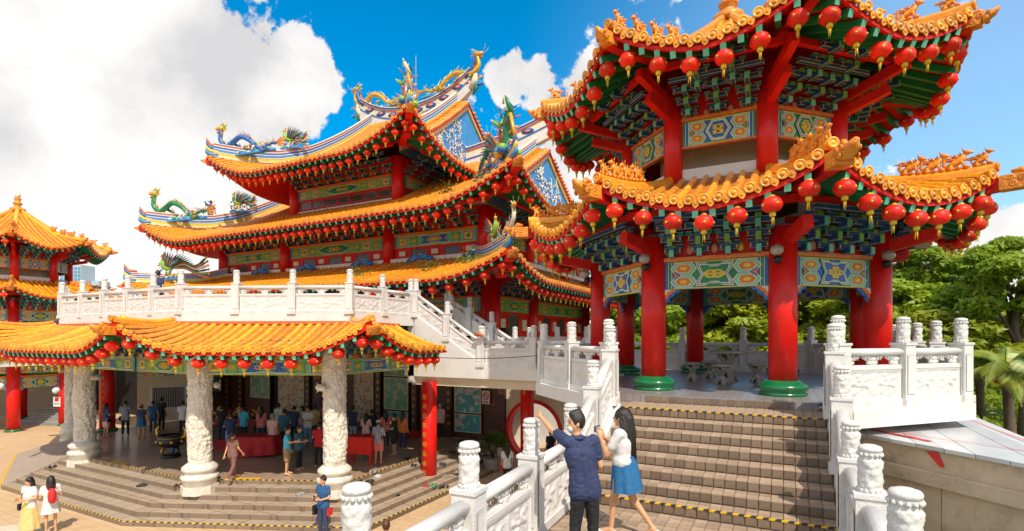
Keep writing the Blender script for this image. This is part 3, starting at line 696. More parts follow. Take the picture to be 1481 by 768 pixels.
for i in range(NS):
    v=V0+TR*i; z=RI*i
    st=MB(); vb=V0+TR*(i+1)+.05 if i<NS-1 else 10.62
    st.box(((X0+X1)/2,(v+.012+vb)/2,z+RI/2-.008),(X1-X0,vb-v-.012,RI-.014),GROUT); s_=part('step',st,ST)
    for k in range(ntile+1):
        x=X0+TP*(k+.5)-.02+(X1-X0-ntile*TP)/2
        riser(ST,x,v+.012,z+RI/2,s_)
        nrow=2 if i<NS-1 else 6
        for r in range(nrow): piece(ST,s_,'tread_tile',ME_TT,Matrix.Translation((x,v+.012+TP*(r+.5),z+RI-.014)))
    if i in (0,NS-1):
        tp=MB(); n=46
        for q in range(n):
            a=X0+(X1-X0)*q/n; b=X0+(X1-X0)*(q+1)/n; sk=.03
            tp.raw([(a,v-.006,z+RI+.002),(b,v-.006,z+RI+.002),(b+sk,v+.032,z+RI+.003),(a+sk,v+.032,z+RI+.003)],[(0,1,2,3)],TAPEY if q%2 else TAPEB)
            tp.raw([(a,v-.006,z+RI-.02),(b,v-.006,z+RI-.02),(b,v-.006,z+RI+.002),(a,v-.006,z+RI+.002)],[(0,1,2,3)],TAPEY if q%2 else TAPEB)
        part('hazard_tape',tp,s_)
# platform edge riser tiles
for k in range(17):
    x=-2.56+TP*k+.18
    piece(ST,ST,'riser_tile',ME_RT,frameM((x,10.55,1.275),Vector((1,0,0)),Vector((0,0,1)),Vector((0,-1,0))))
finish(ST)
LD=root('tiled_landing',(0,0,0),0,'square tiled landing where the couple stand at the foot of the stairs','landing')
lb=MB(); lb.box(((X0+X1)/2,3.2,-.11),(X1-X0+.5,8.72,.2),GROUT); part('landing_slab',lb,LD)
lw=MB(); lw.box(((X0+X1)/2,3.2,-1.7),(X1-X0+.5,8.7,2.96),WHW); part('landing_wall',lw,LD)
v=7.50
while v>5.2:
    for k in range(21):
        x=X0+.02+.163*(k+.5)
        if x<X1: piece(LD,LD,'floor_tile',ME_LT,Matrix.Translation((x,v-.02,-.014)))
    v-=.163
finish(LD)

# ------------------------------------------------------------------ carved white balustrades
def relief(u,v,seed):
    """height of the floral carving inside one panel; u,v in 0..1"""
    e=min(u,1-u)*2.2; f=min(v,1-v)
    if e<.055 or f<.055: return .016
    if e<.13 or f<.13: return -.004
    uu=(u*2)%1; sep=abs(u-.5)
    if sep<.035: return .016
    if sep<.075: return -.004
    cx,cy=(uu-.5),(v-.5); r=math.hypot(cx,cy); a=math.atan2(cy,cx)
    h=.019*math.cos(6*a+seed+9*r)*(1 if r<.36 else .4)+.018*noise.noise(Vector((uu*7+seed,v*7,seed)))+.016*noise.noise(Vector((uu*13,v*13,seed)))
    if r<.12: h+=.012
    return max(-.014,min(.024,h+.0))
BCACHE={}
def post_mesh(kind='near',H=.97,tall=1.5):
    key=('post',kind)
    if key in BCACHE: return BCACHE[key]
    s=.125; b=MB(); h0=H+.05
    b.box((0,0,h0/2),(2*s,2*s,h0),WHT); b.box((0,0,.06),(2*s+.05,2*s+.05,.12),WHT); b.box((0,0,h0+.02),(2*s+.03,2*s+.03,.04),WHT)
    for sx,sy in ((1,0),(-1,0),(0,1),(0,-1)):
        M=Matrix.Rotation(math.atan2(sy,sx),4,'Z')
        b.grid(lambda a,c:M@Vector((s+.004+(.010 if (a<.1 or a>.9 or c<.06 or c>.94) else .010*noise.noise(Vector((a*5,c*14,sx+2*sy)))),(a-.5)*s*1.5,.2+c*(H-.3))),6,14,WHT)
    hd=MB(); r=.090
    hh=tall-h0-.04
    for kind2 in (0,):
        nth,nz_=36,26; vs=[]
        for j in range(nz_+1):
            c=j/nz_
            for i in range(nth):
                a=2*math.pi*i/nth
                rr=r*(1.06 if c<.08 else 1.0)+(.004*noise.noise(Vector((math.cos(a)*2.2,math.sin(a)*2.2,c*6)))+.018*noise.noise(Vector((math.cos(a)*4.5,math.sin(a)*4.5,c*11)))+.006 if .12<c<.80 else 0)
                if .80<c<.9: rr*=.94
                vs.append((rr*math.cos(a),rr*math.sin(a),h0+.04+c*(hh-.05)))
        hd.raw(vs,[(j*nth+i,j*nth+(i+1)%nth,(j+1)*nth+(i+1)%nth,(j+1)*nth+i) for j in range(nz_) for i in range(nth)],WHT,True)
    hd.lathe([(r*.9,tall-.06),(r*1.08,tall-.055),(r*1.09,tall-.03),(r*.98,tall-.012),(r*.8,tall-.008),(r*.6,tall),(r*.1,tall+.006)],WHT,24)
    for i in range(14):
        a=2*math.pi*i/14; hd.ball((r*1.05*math.cos(a),r*1.05*math.sin(a),tall-.085),(.017,.017,.02),WHT,5,4); hd.ball((r*1.04*math.cos(a),r*1.04*math.sin(a),h0+.07),(.017,.017,.02),WHT,5,4)
    BCACHE[key]=(b.mesh('post'),hd.mesh('post_head')); return BCACHE[key]
def bay(L_,slope,H,seed=0,det=1):
    key=('bay',round(L_,2),round(slope,3),round(H,2),det,seed%2)
    if key in BCACHE: return BCACHE[key]
    sh=lambda p: Vector((p[0],p[1],p[2]+slope*p[0]))
    def sbox(mb,c,sz):
        x,y,z=[q/2 for q in sz]; vs=[sh((c[0]+a,c[1]+b,c[2]+d)) for d in (-z,z) for b in (-y,y) for a in (-x,x)]
        mb.raw(vs,[(0,2,3,1),(4,5,7,6),(0,1,5,4),(2,6,7,3),(0,4,6,2),(1,3,7,5)],WHT)
    x0,x1=0,L_
    rail=MB(); n=10; ring=[(.088*math.cos(2*math.pi*i/n),.072*math.sin(2*math.pi*i/n)*(.85 if math.sin(2*math.pi*i/n)>0 else 1)) for i in range(n)]
    rail.sweep([sh((x0,0,H-.06)),sh((x1,0,H-.06))],ring,WHT,True,lat=Vector((0,1,0)))
    mid=MB(); sbox(mid,(L_/2,0,.67*H),(L_,.13,.055)); sbox(mid,(L_/2,0,.67*H+.035),(L_,.10,.02)); 
    pan=MB(); zb,zt=.12,.635*H
    nx,nz_=(40,20) if det else (24,12)
    for sgn in (-1,1):
        pan.grid(lambda a,b:sh((.02+a*(L_-.04),sgn*(.045+relief(a,b,seed*1.7+sgn)),zb+b*(zt-zb))),nx,nz_,WHT,True,flip=(sgn>0))
    sbox(pan,(L_/2,0,(zb+zt)/2),(L_-.02,.075,zt-zb))
    pl=MB(); sbox(pl,(L_/2,0,.06),(L_,.17,.12))
    orn=[]
    def ornament(cx,half=0):
        o=MB(); z0=.70*H; z1=H-.11; hz=(z1-z0)
        def bl(x,z,rx,rz_,ry=.035): o.ball((0,0,0),(rx,ry,rz_),WHT,9,6,M=Matrix.Translation(sh((x,0,z))))
        w=min(.19,L_*.14)
        bl(cx,z0+hz*.25,w*.35,hz*.32,.05); bl(cx,z0+hz*.62,w*.62,hz*.30,.045)
        for sx in ((-1,1) if half==0 else ((1,) if half>0 else (-1,))):
            bl(cx+sx*w*.62,z0+hz*.72,w*.42,hz*.27); bl(cx+sx*w*1.0,z0+hz*.80,w*.30,hz*.20); bl(cx+sx*w*.45,z0+hz*.30,w*.22,hz*.2)
            for q in (0,1): p=sh((cx+sx*w*(.55+.4*q),-.04,z0+hz*(.72))); o.tube([p+Vector((.03*math.cos(t),0,.03*math.sin(t))) for t in np.linspace(0,4.5,7)],.008,WHT,4)
        return o
    BCACHE[key]=(rail.mesh('handrail'),mid.mesh('middle_rail'),pan.mesh('carved_panel'),pl.mesh('plinth'),ornament(L_/2).mesh('cloud_carving'),ornament(.10,1).mesh('cloud_carving'),ornament(L_-.10,-1).mesh('cloud_carving'))
    return BCACHE[key]
def balustrade(label, segs, H=.97, tall=1.5, det=1, group='white carved balustrades', skip=()):
    """segs: list of (start xyz, end xyz, number of bays); posts at every joint"""
    r=root('carved_balustrade',segs[0][0],0,label,'balustrade',group); o0=Vector(segs[0][0]); done=[]; pm=post_mesh(H=H,tall=tall)
    for (a,b,n) in segs:
        a,b=Vector(a)-o0,Vector(b)-o0; d=b-a; hl=math.hypot(d.x,d.y); e=Vector((d.x,d.y,0))/hl; sl=d.z/hl; az=math.atan2(e.y,e.x)
        for i in range(n+1):
            p=a+d*(i/n)
            if not any((p-q).length<.1 for q in done) and (p+o0 not in skip):
                done.append(p); M=Matrix.Translation(p)@Matrix.Rotation(az,4,'Z'); part('post',pm[0],r,M); part('post_head',pm[1],r,M)
            if i<n:
                bl=hl/n-.25; ms=bay(bl,sl,H,i,det); M=Matrix.Translation(p+e*.125+Vector((0,0,sl*.125)))@Matrix.Rotation(az,4,'Z')
                for m in ms: part(m.name.split('.')[0],m,r,M)
    return r
balustrade('white carved balustrade left of the couple, climbing beside the tiled stairs',[((-2.50,1.1,0),(-2.86,7.45,0),4),((-2.86,7.45,0),(-2.92,9.7,1.22),2)])
balustrade('white carved balustrade down the right edge of the tiled stairs',[((.72,1.1,0),(.72,7.45,0),4),((.72,7.45,0),(.72,9.7,1.22),2)])
balustrade('white carved balustrade over the concrete wall, right of the pavilion platform',[((.78,9.80,1.35),(2.85,12.1,1.35),2),((2.85,12.1,1.35),(2.85,17.3,1.35),3)])
balustrade('white carved balustrade slanting back from the top left of the stairs',[((-2.98,9.80,1.35),(-5.45,12.3,1.35),2),((-5.45,12.3,1.35),(-5.45,16.1,1.35),2)])
balustrade('pinkish white balustrade along the rear of the pavilion before the trees',[((2.7,17.5,1.35),(.8,19.4,1.35),1),((.8,19.4,1.35),(-3.2,19.4,1.35),2),((-3.2,19.4,1.35),(-5.4,19.4,1.35),1)],det=0)

# stair stringers
for (nm,x) in (('left',-2.86),('right',.76)):
    sg=MB(); sg.raw([(x-.13,7.3,-.25),(x-.13,9.75,.93),(x-.13,9.75,1.24),(x-.13,7.3,.03),(x+.13,7.3,-.25),(x+.13,9.75,.93),(x+.13,9.75,1.24),(x+.13,7.3,.03)],[(0,1,2,3)[::-1],(4,5,6,7),(0,4,5,1)[::-1],(3,2,6,7)[::-1],(0,3,7,4)[::-1],(1,5,6,2)[::-1]],WHW)
    tag(part('stair_stringer',sg,None),kind='structure')

# stone table and stools under the pavilion
def cross_seat(w,h,ww):
    mb=MB()
    for s_ in (-1,1):
        pts=[(s_*w*.42,0,0),(s_*w*.25,0,h*.22),(0,0,h*.5),(-s_*w*.25,0,h*.78),(-s_*w*.42,0,h*.93)]
        mb.sweep(pts,[(-ww/2,-.04),(ww/2,-.04),(ww/2,.04),(-ww/2,.04)],STON,lat=Vector((0,1,0)))
        pts=[(0,s_*w*.42,0),(0,s_*w*.25,h*.22),(0,0,h*.5),(0,-s_*w*.25,h*.78),(0,-s_*w*.42,h*.93)]
        mb.sweep(pts,[(-ww/2,-.04),(ww/2,-.04),(ww/2,.04),(-ww/2,.04)],STON,lat=Vector((1,0,0)))
    return mb
def pxp(px,z,Zc):   # survey note: (image bearing, level, distance) -> ground position
    X=(px-740)/756*Zc; return (CA*X-SA*Zc, SA*X+CA*Zc, z)
for (px,Zc,lb) in ((1001,13.9,'grey stone stool with crossed legs, leftmost beside the stone table'),(1026,14.9,'grey stone stool with crossed legs, behind and left of the stone table'),(1043,12.9,'grey stone stool with crossed legs, in front of the stone table'),(1094,13.4,'grey stone stool with crossed legs, right of the stone table')):
    t=root('stone_stool',pxp(px,PLF,Zc),.5,lb,'stool','stone stools round the table')
    part('crossed_legs',cross_seat(.40,.44,.11),t); s_=MB(); s_.lathe([(.20,.42),(.22,.43),(.22,.475),(.20,.49)],STON,20); part('seat',s_,t)
t=root('stone_table',pxp(1052,PLF,13.8),.5,'round grey stone table with crossed legs under the pavilion','table')
part('crossed_legs',cross_seat(.62,.74,.14),t); s_=MB(); s_.lathe([(.42,.72),(.45,.73),(.45,.79),(.42,.80)],STON,28); part('table_top',s_,t)
# ------------------------------------------------------------------ terrace over the porch, descending stairs, walkway
UC=-21.9
P1,P2=(-18.2,10.5),(-12.76,12.98)
P1m,P2m=(2*UC-P1[0]-.8,P1[1]),(2*UC-P2[0]-.8,P2[1])
TZ=3.28
tr=MB(); poly=[P1,P2,(-12.76,16.4),(-12.76,20.7),(2*UC+12.76,20.7),P2m,P1m]
tr.prism(poly,2.95,TZ,WHW,BEI); struct('terrace_slab',tr)
cl=MB(); off=.5
cl.prism([(P1[0]-.1,P1[1]+off),(P2[0]-off,P2[1]+.3),(P2[0]-off,20.7),(2*UC+13.2,20.7),(P2m[0]+off,P2m[1]+.3),(P1m[0]+.1,P1m[1]+off)],2.3,2.94,TEAL); struct('porch_ceiling',cl)
balustrade('long white carved balustrade along the terrace edge above the porch roof',[((P1m[0],P1m[1]+.12,TZ),(P1[0],P1[1]+.12,TZ),5),((P1[0],P1[1]+.12,TZ),(P2[0]-.1,P2[1]+.05,TZ),3),((P2[0]-.1,P2[1]+.05,TZ),(P2[0]-.1,16.25,TZ),2)],det=0)
balustrade('white carved balustrade on the hidden left flank of the terrace',[((P2m[0],P2m[1]+.15,TZ),(P1m[0]-.15,P1m[1]+.15,TZ),3)],det=0)
# walkway deck and cream beam
WK=1.42
wk=MB(); wk.box(((-13.2-5.5)/2,18.1,(WK+1.0)/2),(7.7,3.6,WK-1.0),WHW); wk.box((-9.3,18.1,.83),(7.3,3.3,.34),CWALL); struct('walkway_deck',wk)
wk=MB(); wk.box((-4.9,14.6,1.24),(1.2,4.0,.30),WHW); struct('walkway_link',wk)
balustrade('white carved balustrade along the raised walkway over the moon gate',[((-9.72,16.42,WK),(-5.6,16.42,WK),2)],det=0)
# stairs from the terrace down to the walkway, along +x
sx0,sx1=-12.7,-9.75; ns=12
TS=root('white_terrace_staircase',(0,0,0),0,'white stairs dropping from the terrace to the raised walkway','stairs')
for i in range(ns):
    x=sx0+(sx1-sx0)*i/ns; z=TZ-(TZ-WK)*i/ns
    s_=MB(); s_.box((x+.123,17.35,z-.155-.3),(.246,1.7,.6),WHW); part('step',s_,TS)
sg=MB(); sg.raw([(sx0,16.28,1.0),(sx1+.1,16.28,1.0),(sx1+.1,16.28,WK+.1),(sx0,16.28,TZ+.1),(sx0,16.44,1.0),(sx1+.1,16.44,1.0),(sx1+.1,16.44,WK+.1),(sx0,16.44,TZ+.1)],[(0,1,2,3),(7,6,5,4),(3,2,6,7),(0,3,7,4),(1,5,6,2)],WHW); part('side_wall',sg,TS)
balustrade('sloping white balustrade on the near side of the terrace stairs',[((sx0,16.38,TZ),(sx1,16.38,WK),2)],det=0)
balustrade('sloping white balustrade on the far side of the terrace stairs',[((sx0+.2,18.3,TZ),(sx1+.4,18.3,WK),3)],det=0)
rw=balustrade('pale balustrade on the far edge of the raised walkway before the red temple columns',[((sx1+.4,19.6,WK),(-5.6,19.6,WK),3)],det=0)
# white bridge soffit end hiding under the stairs
wl=MB(); wl.box((-12.9,17.6,1.9),(.3,2.6,2.3),WHW); struct('stair_head_wall',wl)

# ------------------------------------------------------------------ porch: floor, steps, ramp
FZ=-2.3
def bay_poly(o):       # outline of the porch front pushed out by o
    k=.40*o
    return [(-17.9+k*.2,10.7-o),(-12.9+o,13.0-o*.70),(-12.9+o,20.9),(-31.0-o,20.9),(-31.0-o,13.0-o*.70),(-25.9-k*.2,10.7-o)]
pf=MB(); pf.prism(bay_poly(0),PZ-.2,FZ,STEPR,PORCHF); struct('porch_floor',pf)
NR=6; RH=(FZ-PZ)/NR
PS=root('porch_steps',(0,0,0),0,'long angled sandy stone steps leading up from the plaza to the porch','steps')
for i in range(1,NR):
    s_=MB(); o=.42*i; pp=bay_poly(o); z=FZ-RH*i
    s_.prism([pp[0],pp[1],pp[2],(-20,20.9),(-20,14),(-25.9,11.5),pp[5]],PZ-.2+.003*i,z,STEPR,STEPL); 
    s_=part('step',s_,PS)
def tape_strip(pts,z,w=.09,name='hazard_tape',pl=.11,m1=TAPEY,m2=TAPEB):
    mb=MB(); k=0
    for a,b in zip(pts[:-1],pts[1:]):
        a=Vector((a[0],a[1],z)); b=Vector((b[0],b[1],z)); d=b-a; n=int(d.length/pl); e=d/n; sd_=Vector((-d.y,d.x,0)).normalized()*w
        for i in range(n):
            p=a+e*i; q=a+e*(i+1); mb.raw([p,q,q+sd_+e*.3,p+sd_+e*.3],[(0,1,2,3)],m1 if k%2 else m2); 
            mb.raw([p-sd_*.02-Vector((0,0,.03)),q-sd_*.02-Vector((0,0,.03)),q-sd_*.02,p-sd_*.02],[(0,1,2,3)],m1 if k%2 else m2); k+=1
    return mb
pp=bay_poly(.42*(NR-1)+.0); part('hazard_tape',tape_strip([pp[5],pp[0],pp[1],(pp[1][0],18.5)],FZ-RH*(NR-1)+.008,.03),PS)
pp=bay_poly(0); part('hazard_tape',tape_strip([pp[5],pp[0],pp[1],(pp[1][0],18.5)],FZ+.008,.03),PS)
pp=bay_poly(-.02); mb=MB()
mb.raw([(-22.9,10.72,FZ+.012),(-21.9,10.72,FZ+.012),(-21.9,10.92,FZ+.012),(-22.9,10.92,FZ+.012)],[(0,1,2,3)],TAPEY); part('warning_sticker',mb,PS)
mb=MB(); a=Vector((-16.6,11.32,FZ+.012)); e=Vector((.909,.417,0)); n_=Vector((-.417,.909,0)); mb.raw([a,a+e*1.0,a+e*1.0+n_*.2,a+n_*.2],[(0,1,2,3)],TAPEY); part('warning_sticker',mb,PS)
# ramp on the mirrored slanting side
rp=MB(); A0=Vector((-25.95,10.7,FZ)); B0=Vector((-31.0,13.0,FZ)); A1=Vector((-26.3,8.6,PZ+.005)); B1=Vector((-33.2,11.5,PZ+.005))
rp.raw([A1,A0,B0,B1,(A1.x,A1.y,PZ-.3),(A0.x,A0.y,PZ-.3),(B0.x,B0.y,PZ-.3),(B1.x,B1.y,PZ-.3)],[(0,1,2,3)[::-1],(0,4,5,1),(0,3,7,4),(3,2,6,7)],tiled_mat('ramp_tile',(.40,.32,.25),(.35,.28,.22),(.22,.17,.13),.2,.7,0,(.3,.23,.17))); struct('ramp',rp)
yl=MB(); d=(B1-A1).normalized(); u_=Vector((-.4,.9,0)).normalized()
yl.raw([A1+Vector((-.05,-.02,.012)),B1+Vector((-.05,-.02,.012)),B1+Vector((0.05,.1,.02)),A1+Vector((.0,.1,.02))],[(0,1,2,3)[::-1]],TAPEY); struct('yellow_edge_line',yl)

# ------------------------------------------------------------------ dragon-carved stone columns
def carved_column(loc,label,seed):
    c=root('dragon_column',loc,seed,label,'column','carved stone dragon columns')
    hgt=4.5; nth,nz_=84,230; vs=[]; r0=.335
    for j in range(nz_+1):
        t=j/nz_; z=.55+t*(hgt-.55)
        for i in range(nth):
            a=2*math.pi*i/nth; ph=(a-z*1.75-seed)%(2*math.pi); w=math.pi-abs(ph-math.pi)          # coil of the dragon
            body=math.exp(-(w/.62)**2); scale=.5+.5*math.cos(z*40+a*3)*math.cos(a*20+z*14)
            p=Vector((math.cos(a)*2.4+seed,math.sin(a)*2.4,z*2.4))
            h=.075*body+.018*body*scale+(1-.7*body)*(.085*(.5-abs(noise.noise(p*1.3)))+.055*(.5-abs(noise.noise(p*2.9))))+.03*noise.noise(p*6.5)-.03
            r=r0+h*min(1,t*14); vs.append((r*math.cos(a),r*math.sin(a),z))
    s=MB(); s.raw(vs,[(j*nth+i,j*nth+(i+1)%nth,(j+1)*nth+(i+1)%nth,(j+1)*nth+i) for j in range(nz_) for i in range(nth)],CARV,True)
    part('carved_shaft',s,c)
    b=MB(); b.lathe([(.50,-.15),(.50,.10),(.53,.13),(.57,.20),(.55,.27),(.46,.31),(.44,.36),(.50,.41),(.54,.48),(.52,.55),(.43,.62),(.38,.66)],CARV,32); b.prism([( .57*math.cos(math.pi/4*k+.39),.57*math.sin(math.pi/4*k+.39)) for k in range(8)],-.32,-.05,CARV); part('column_base',b,c)
    hd=MB(); a=seed+1.0                                # dragon head and claws standing out from the coil
    for (z,da) in ((3.2,0),):
        q=a+da+z*1.75; o=Vector((math.cos(q),math.sin(q),0)); t=Vector((-o.y,o.x,0)); p=o*(r0+.1)+Vector((0,0,z))
        if da==0:
            hd.tube([p-t*.3,p-t*.1+o*.05,p+t*.08+o*.08,p+t*.25+o*.05+Vector((0,0,-.04))],[.08,.12,.11,.05],CARV,8)
            for k in (-1,1): hd.tube([p+o*.12+Vector((0,0,.05*k)),p-t*.12+o*.14+Vector((0,0,.16*k))],[.03,.008],CARV,5)
        hd.ball(p-t*.3,(.06,.06,.06),CARV,6,4)
    part('dragon_head',hd,c)
carved_column((-17.15,10.62,FZ),'pale stone column carved with a coiling dragon, second from the left',0.4)
carved_column((-12.95,12.45,FZ),'pale stone column carved with a coiling dragon, rightmost, beside the man in blue',2.1)
carved_column((-24.9,10.75,FZ),'pale stone dragon column at the front left corner of the porch by the ramp',3.3)
carved_column((-30.8,12.85,FZ),'pale stone dragon column partly hidden behind the front left one',5.0)
# red lettered columns
def glyph(mb,c,s,rnd,M,m=GLD):
    for k in range(3): mb.box((c[0]+rnd.uniform(-.1,.1)*s,c[1],c[2]+s*(-.34+.34*k)),(s*rnd.uniform(.55,.95),.012,s*.10),m,M)
    for k in range(2): mb.box((c[0]+s*(-.26+.5*k+rnd.uniform(-.1,.1)),c[1],c[2]+rnd.uniform(-.1,.1)*s),(s*.10,.012,s*rnd.uniform(.5,.9)),m,M)
def red_column(loc,h,r,label,letters=0,face=0,base='green'):
    c=root('red_column',loc,0,label,'column'); sh=MB(); sh.lathe([(r,0),(r,h)],RED,26); part('shaft',sh,c)
    b=MB(); b.lathe([(r*1.3,0),(r*1.35,.05),(r*1.25,.12),(r*1.02,.15)],GRB,26); part('column_base',b,c)
    if letters:
        rnd=random.Random(letters); g_=MB()
        for k in range(letters):
            M=Matrix.Rotation(face,4,'Z')
            g_=MB(); glyph(g_,(0,-r-.004,h-.55-k*.36),.20,rnd,M); part('gold_character',g_,c)
red_column((-12.05,16.35,PZ),4.0,.29,'red column with gold lettering at the foot of the porch steps',9,-.0)
# ------------------------------------------------------------------ porch roof (yellow skirt under the terrace)
PR=root('porch',(0,0,0),0,'porch with a yellow tiled skirt roof, painted beams and upturned corners below the terrace','porch')
def isect(p,e,q,f):
    den=e.x*f.y-e.y*f.x; t=((q.x-p.x)*f.y-(q.y-p.y)*f.x)/den; return p+e*t
def offset_poly(pts,o):      # open chain, outward = right-hand side of travel
    V=[Vector((p[0],p[1],0)) for p in pts]; E=[(V[i+1]-V[i]).normalized() for i in range(len(V)-1)]; Nn=[Vector((e.y,-e.x,0)) for e in E]
    r=[V[0]+Nn[0]*o]
    for i in range(1,len(V)-1): r.append(isect(V[i-1]+Nn[i-1]*o,E[i-1],V[i]+Nn[i]*o,E[i]))
    r.append(V[-1]+Nn[-1]*o); return r
chain=[(P2m[0],20.5),P2m,P1m,P1,P2,(P2[0],15.35)]
OV=2.15; ch=offset_poly(chain,OV)
def hipm(i):                 # hip slope at vertex i of the chain
    a=(ch[i]-ch[i-1]).normalized(); b=(ch[i+1]-ch[i]).normalized(); ang=math.acos(max(-1,min(1,a.dot(b)))); return math.tan(ang/2)
prs=[]; rise=lambda d: .20*d+.085*d*d
for i in range(5):
    ml=hipm(i) if i>0 else 0.; mr=hipm(i+1) if i<4 else 0.
    s=Side(ch[i],ch[i+1],ml,mr,rise,OV-.03,2.12,.85,2.4,2.3)
    if i==0: s.La=2.4
    prs.append(s)
# keep the open ends level
def endz(s,x,d):
    a=(x if s is prs[4] else s.L-x)
    if s is prs[4]: a=max(0,x-s.ml*d)
    else: a=max(0,s.L-s.mr*d-x)
    w=max(0,1-a/s.La)**1.9*max(0,1-max(d,0)/s.Dl)**1.25
    return s.ze+s.rise(d)+s.lift*w
import types
for s in (prs[0],prs[4]): s.z=types.MethodType(endz,s)
rf=part('skirt_roof',MB().box((-20,15,2.7),(.3,.3,.2),REDM),PR)
build_roof(PR,rf,prs,[0,1,1,1,1],YEL,CAPY,DRIPY,.30,.088,.36,.36,1.5)
for i in (1,2,3,4):
    hip_trim(PR,rf,prs[i],'A',2.0,.25,YEL,True,0,1.6)
    t=MB(); pts=hip_path(prs[i],'A',2.0,.25,6,.17); t.tube(pts,.10,YEL,9); part('hip_cover_tile',t,rf)
# top ridge where the skirt meets the terrace
for i,s in enumerate(prs[1:]):
    mb=MB(); a=s.pt(s.ml*2.1,2.1,.03); b=s.pt(s.L-s.mr*2.1,2.1,.03); mb.sweep([a,b],[(-.06,-.05),(.06,-.05),(.06,.06),(-.06,.06)],TERR); part('top_course',mb,rf)
# beams and painted boards between porch columns
pc=[Vector((-30.3,12.9,0)),Vector((-24.9,10.75,0)),Vector((-17.15,10.62,0)),Vector((-12.95,12.45,0)),Vector((-12.95,16.2,0))]
for k in range(4):
    a,b=pc[k],pc[k+1]; d=(b-a); ln=d.length; e=d.normalized(); M0=frameM((a+b)/2+Vector((0,0,1.52)),e,Vector((-e.y,e.x,0)),Vector((0,0,1)))
    n=max(1,round(ln/3.8))
    for q in range(n):
        w=ln/n-.1; part('painted_board',board(w,.52,2+q%2,60+k+q),PR,M0@Matrix.Translation(((q+.5)*ln/n-ln/2,0,0)))
    bm=MB(); bm.box((0,0,.34),(ln,.26,.12),ORP); bm.box((0,.02,.62),(ln,.14,.5),REDM); part('beam',bm,PR,M0)
    for q in range(int(ln/.62)):
        piece(PR,PR,'bracket',BR_S,M0@Matrix.Translation((-ln/2+.4+.62*q,0,.36)))
finish(PR)
# lanterns under the porch eave
names={1:'left slanting',2:'front',3:'front',4:'right'}
def eave_lanterns(s,n,x0,x1,fmt,group,sc=1.0,d=.22,drop=.44):
    for i in range(n):
        x=x0+(x1-x0)*i/(n-1); p=s.pt(x,d,-drop)
        lantern(p,fmt.format(o=ordn(i)),group,sc)
eave_lanterns(prs[1],13,.4,prs[1].L-.4,'red lantern, {o} from the left under the left slanting yellow porch eave','red lanterns under the porch eave',1.15)
eave_lanterns(prs[2],16,.5,prs[2].L-.5,'red lantern, {o} from the left under the far front run of yellow porch eave','red lanterns under the porch eave',1.15)
eave_lanterns(prs[3],11,.35,prs[3].L-.35,'red lantern, {o} from the left under the middle yellow porch eave between two corners','red lanterns under the porch eave',1.15)
eave_lanterns(prs[4],7,.45,prs[4].L-.35,'red lantern, {o} from the corner under the short right yellow porch eave','red lanterns under the porch eave',1.15)

# ------------------------------------------------------------------ main temple hall
U0=-21.5; VB=27.4
T=root('temple_hall',(0,0,0),0,'main three tiered temple hall with orange tiled roofs, red columns and swallowtail ridges','temple')

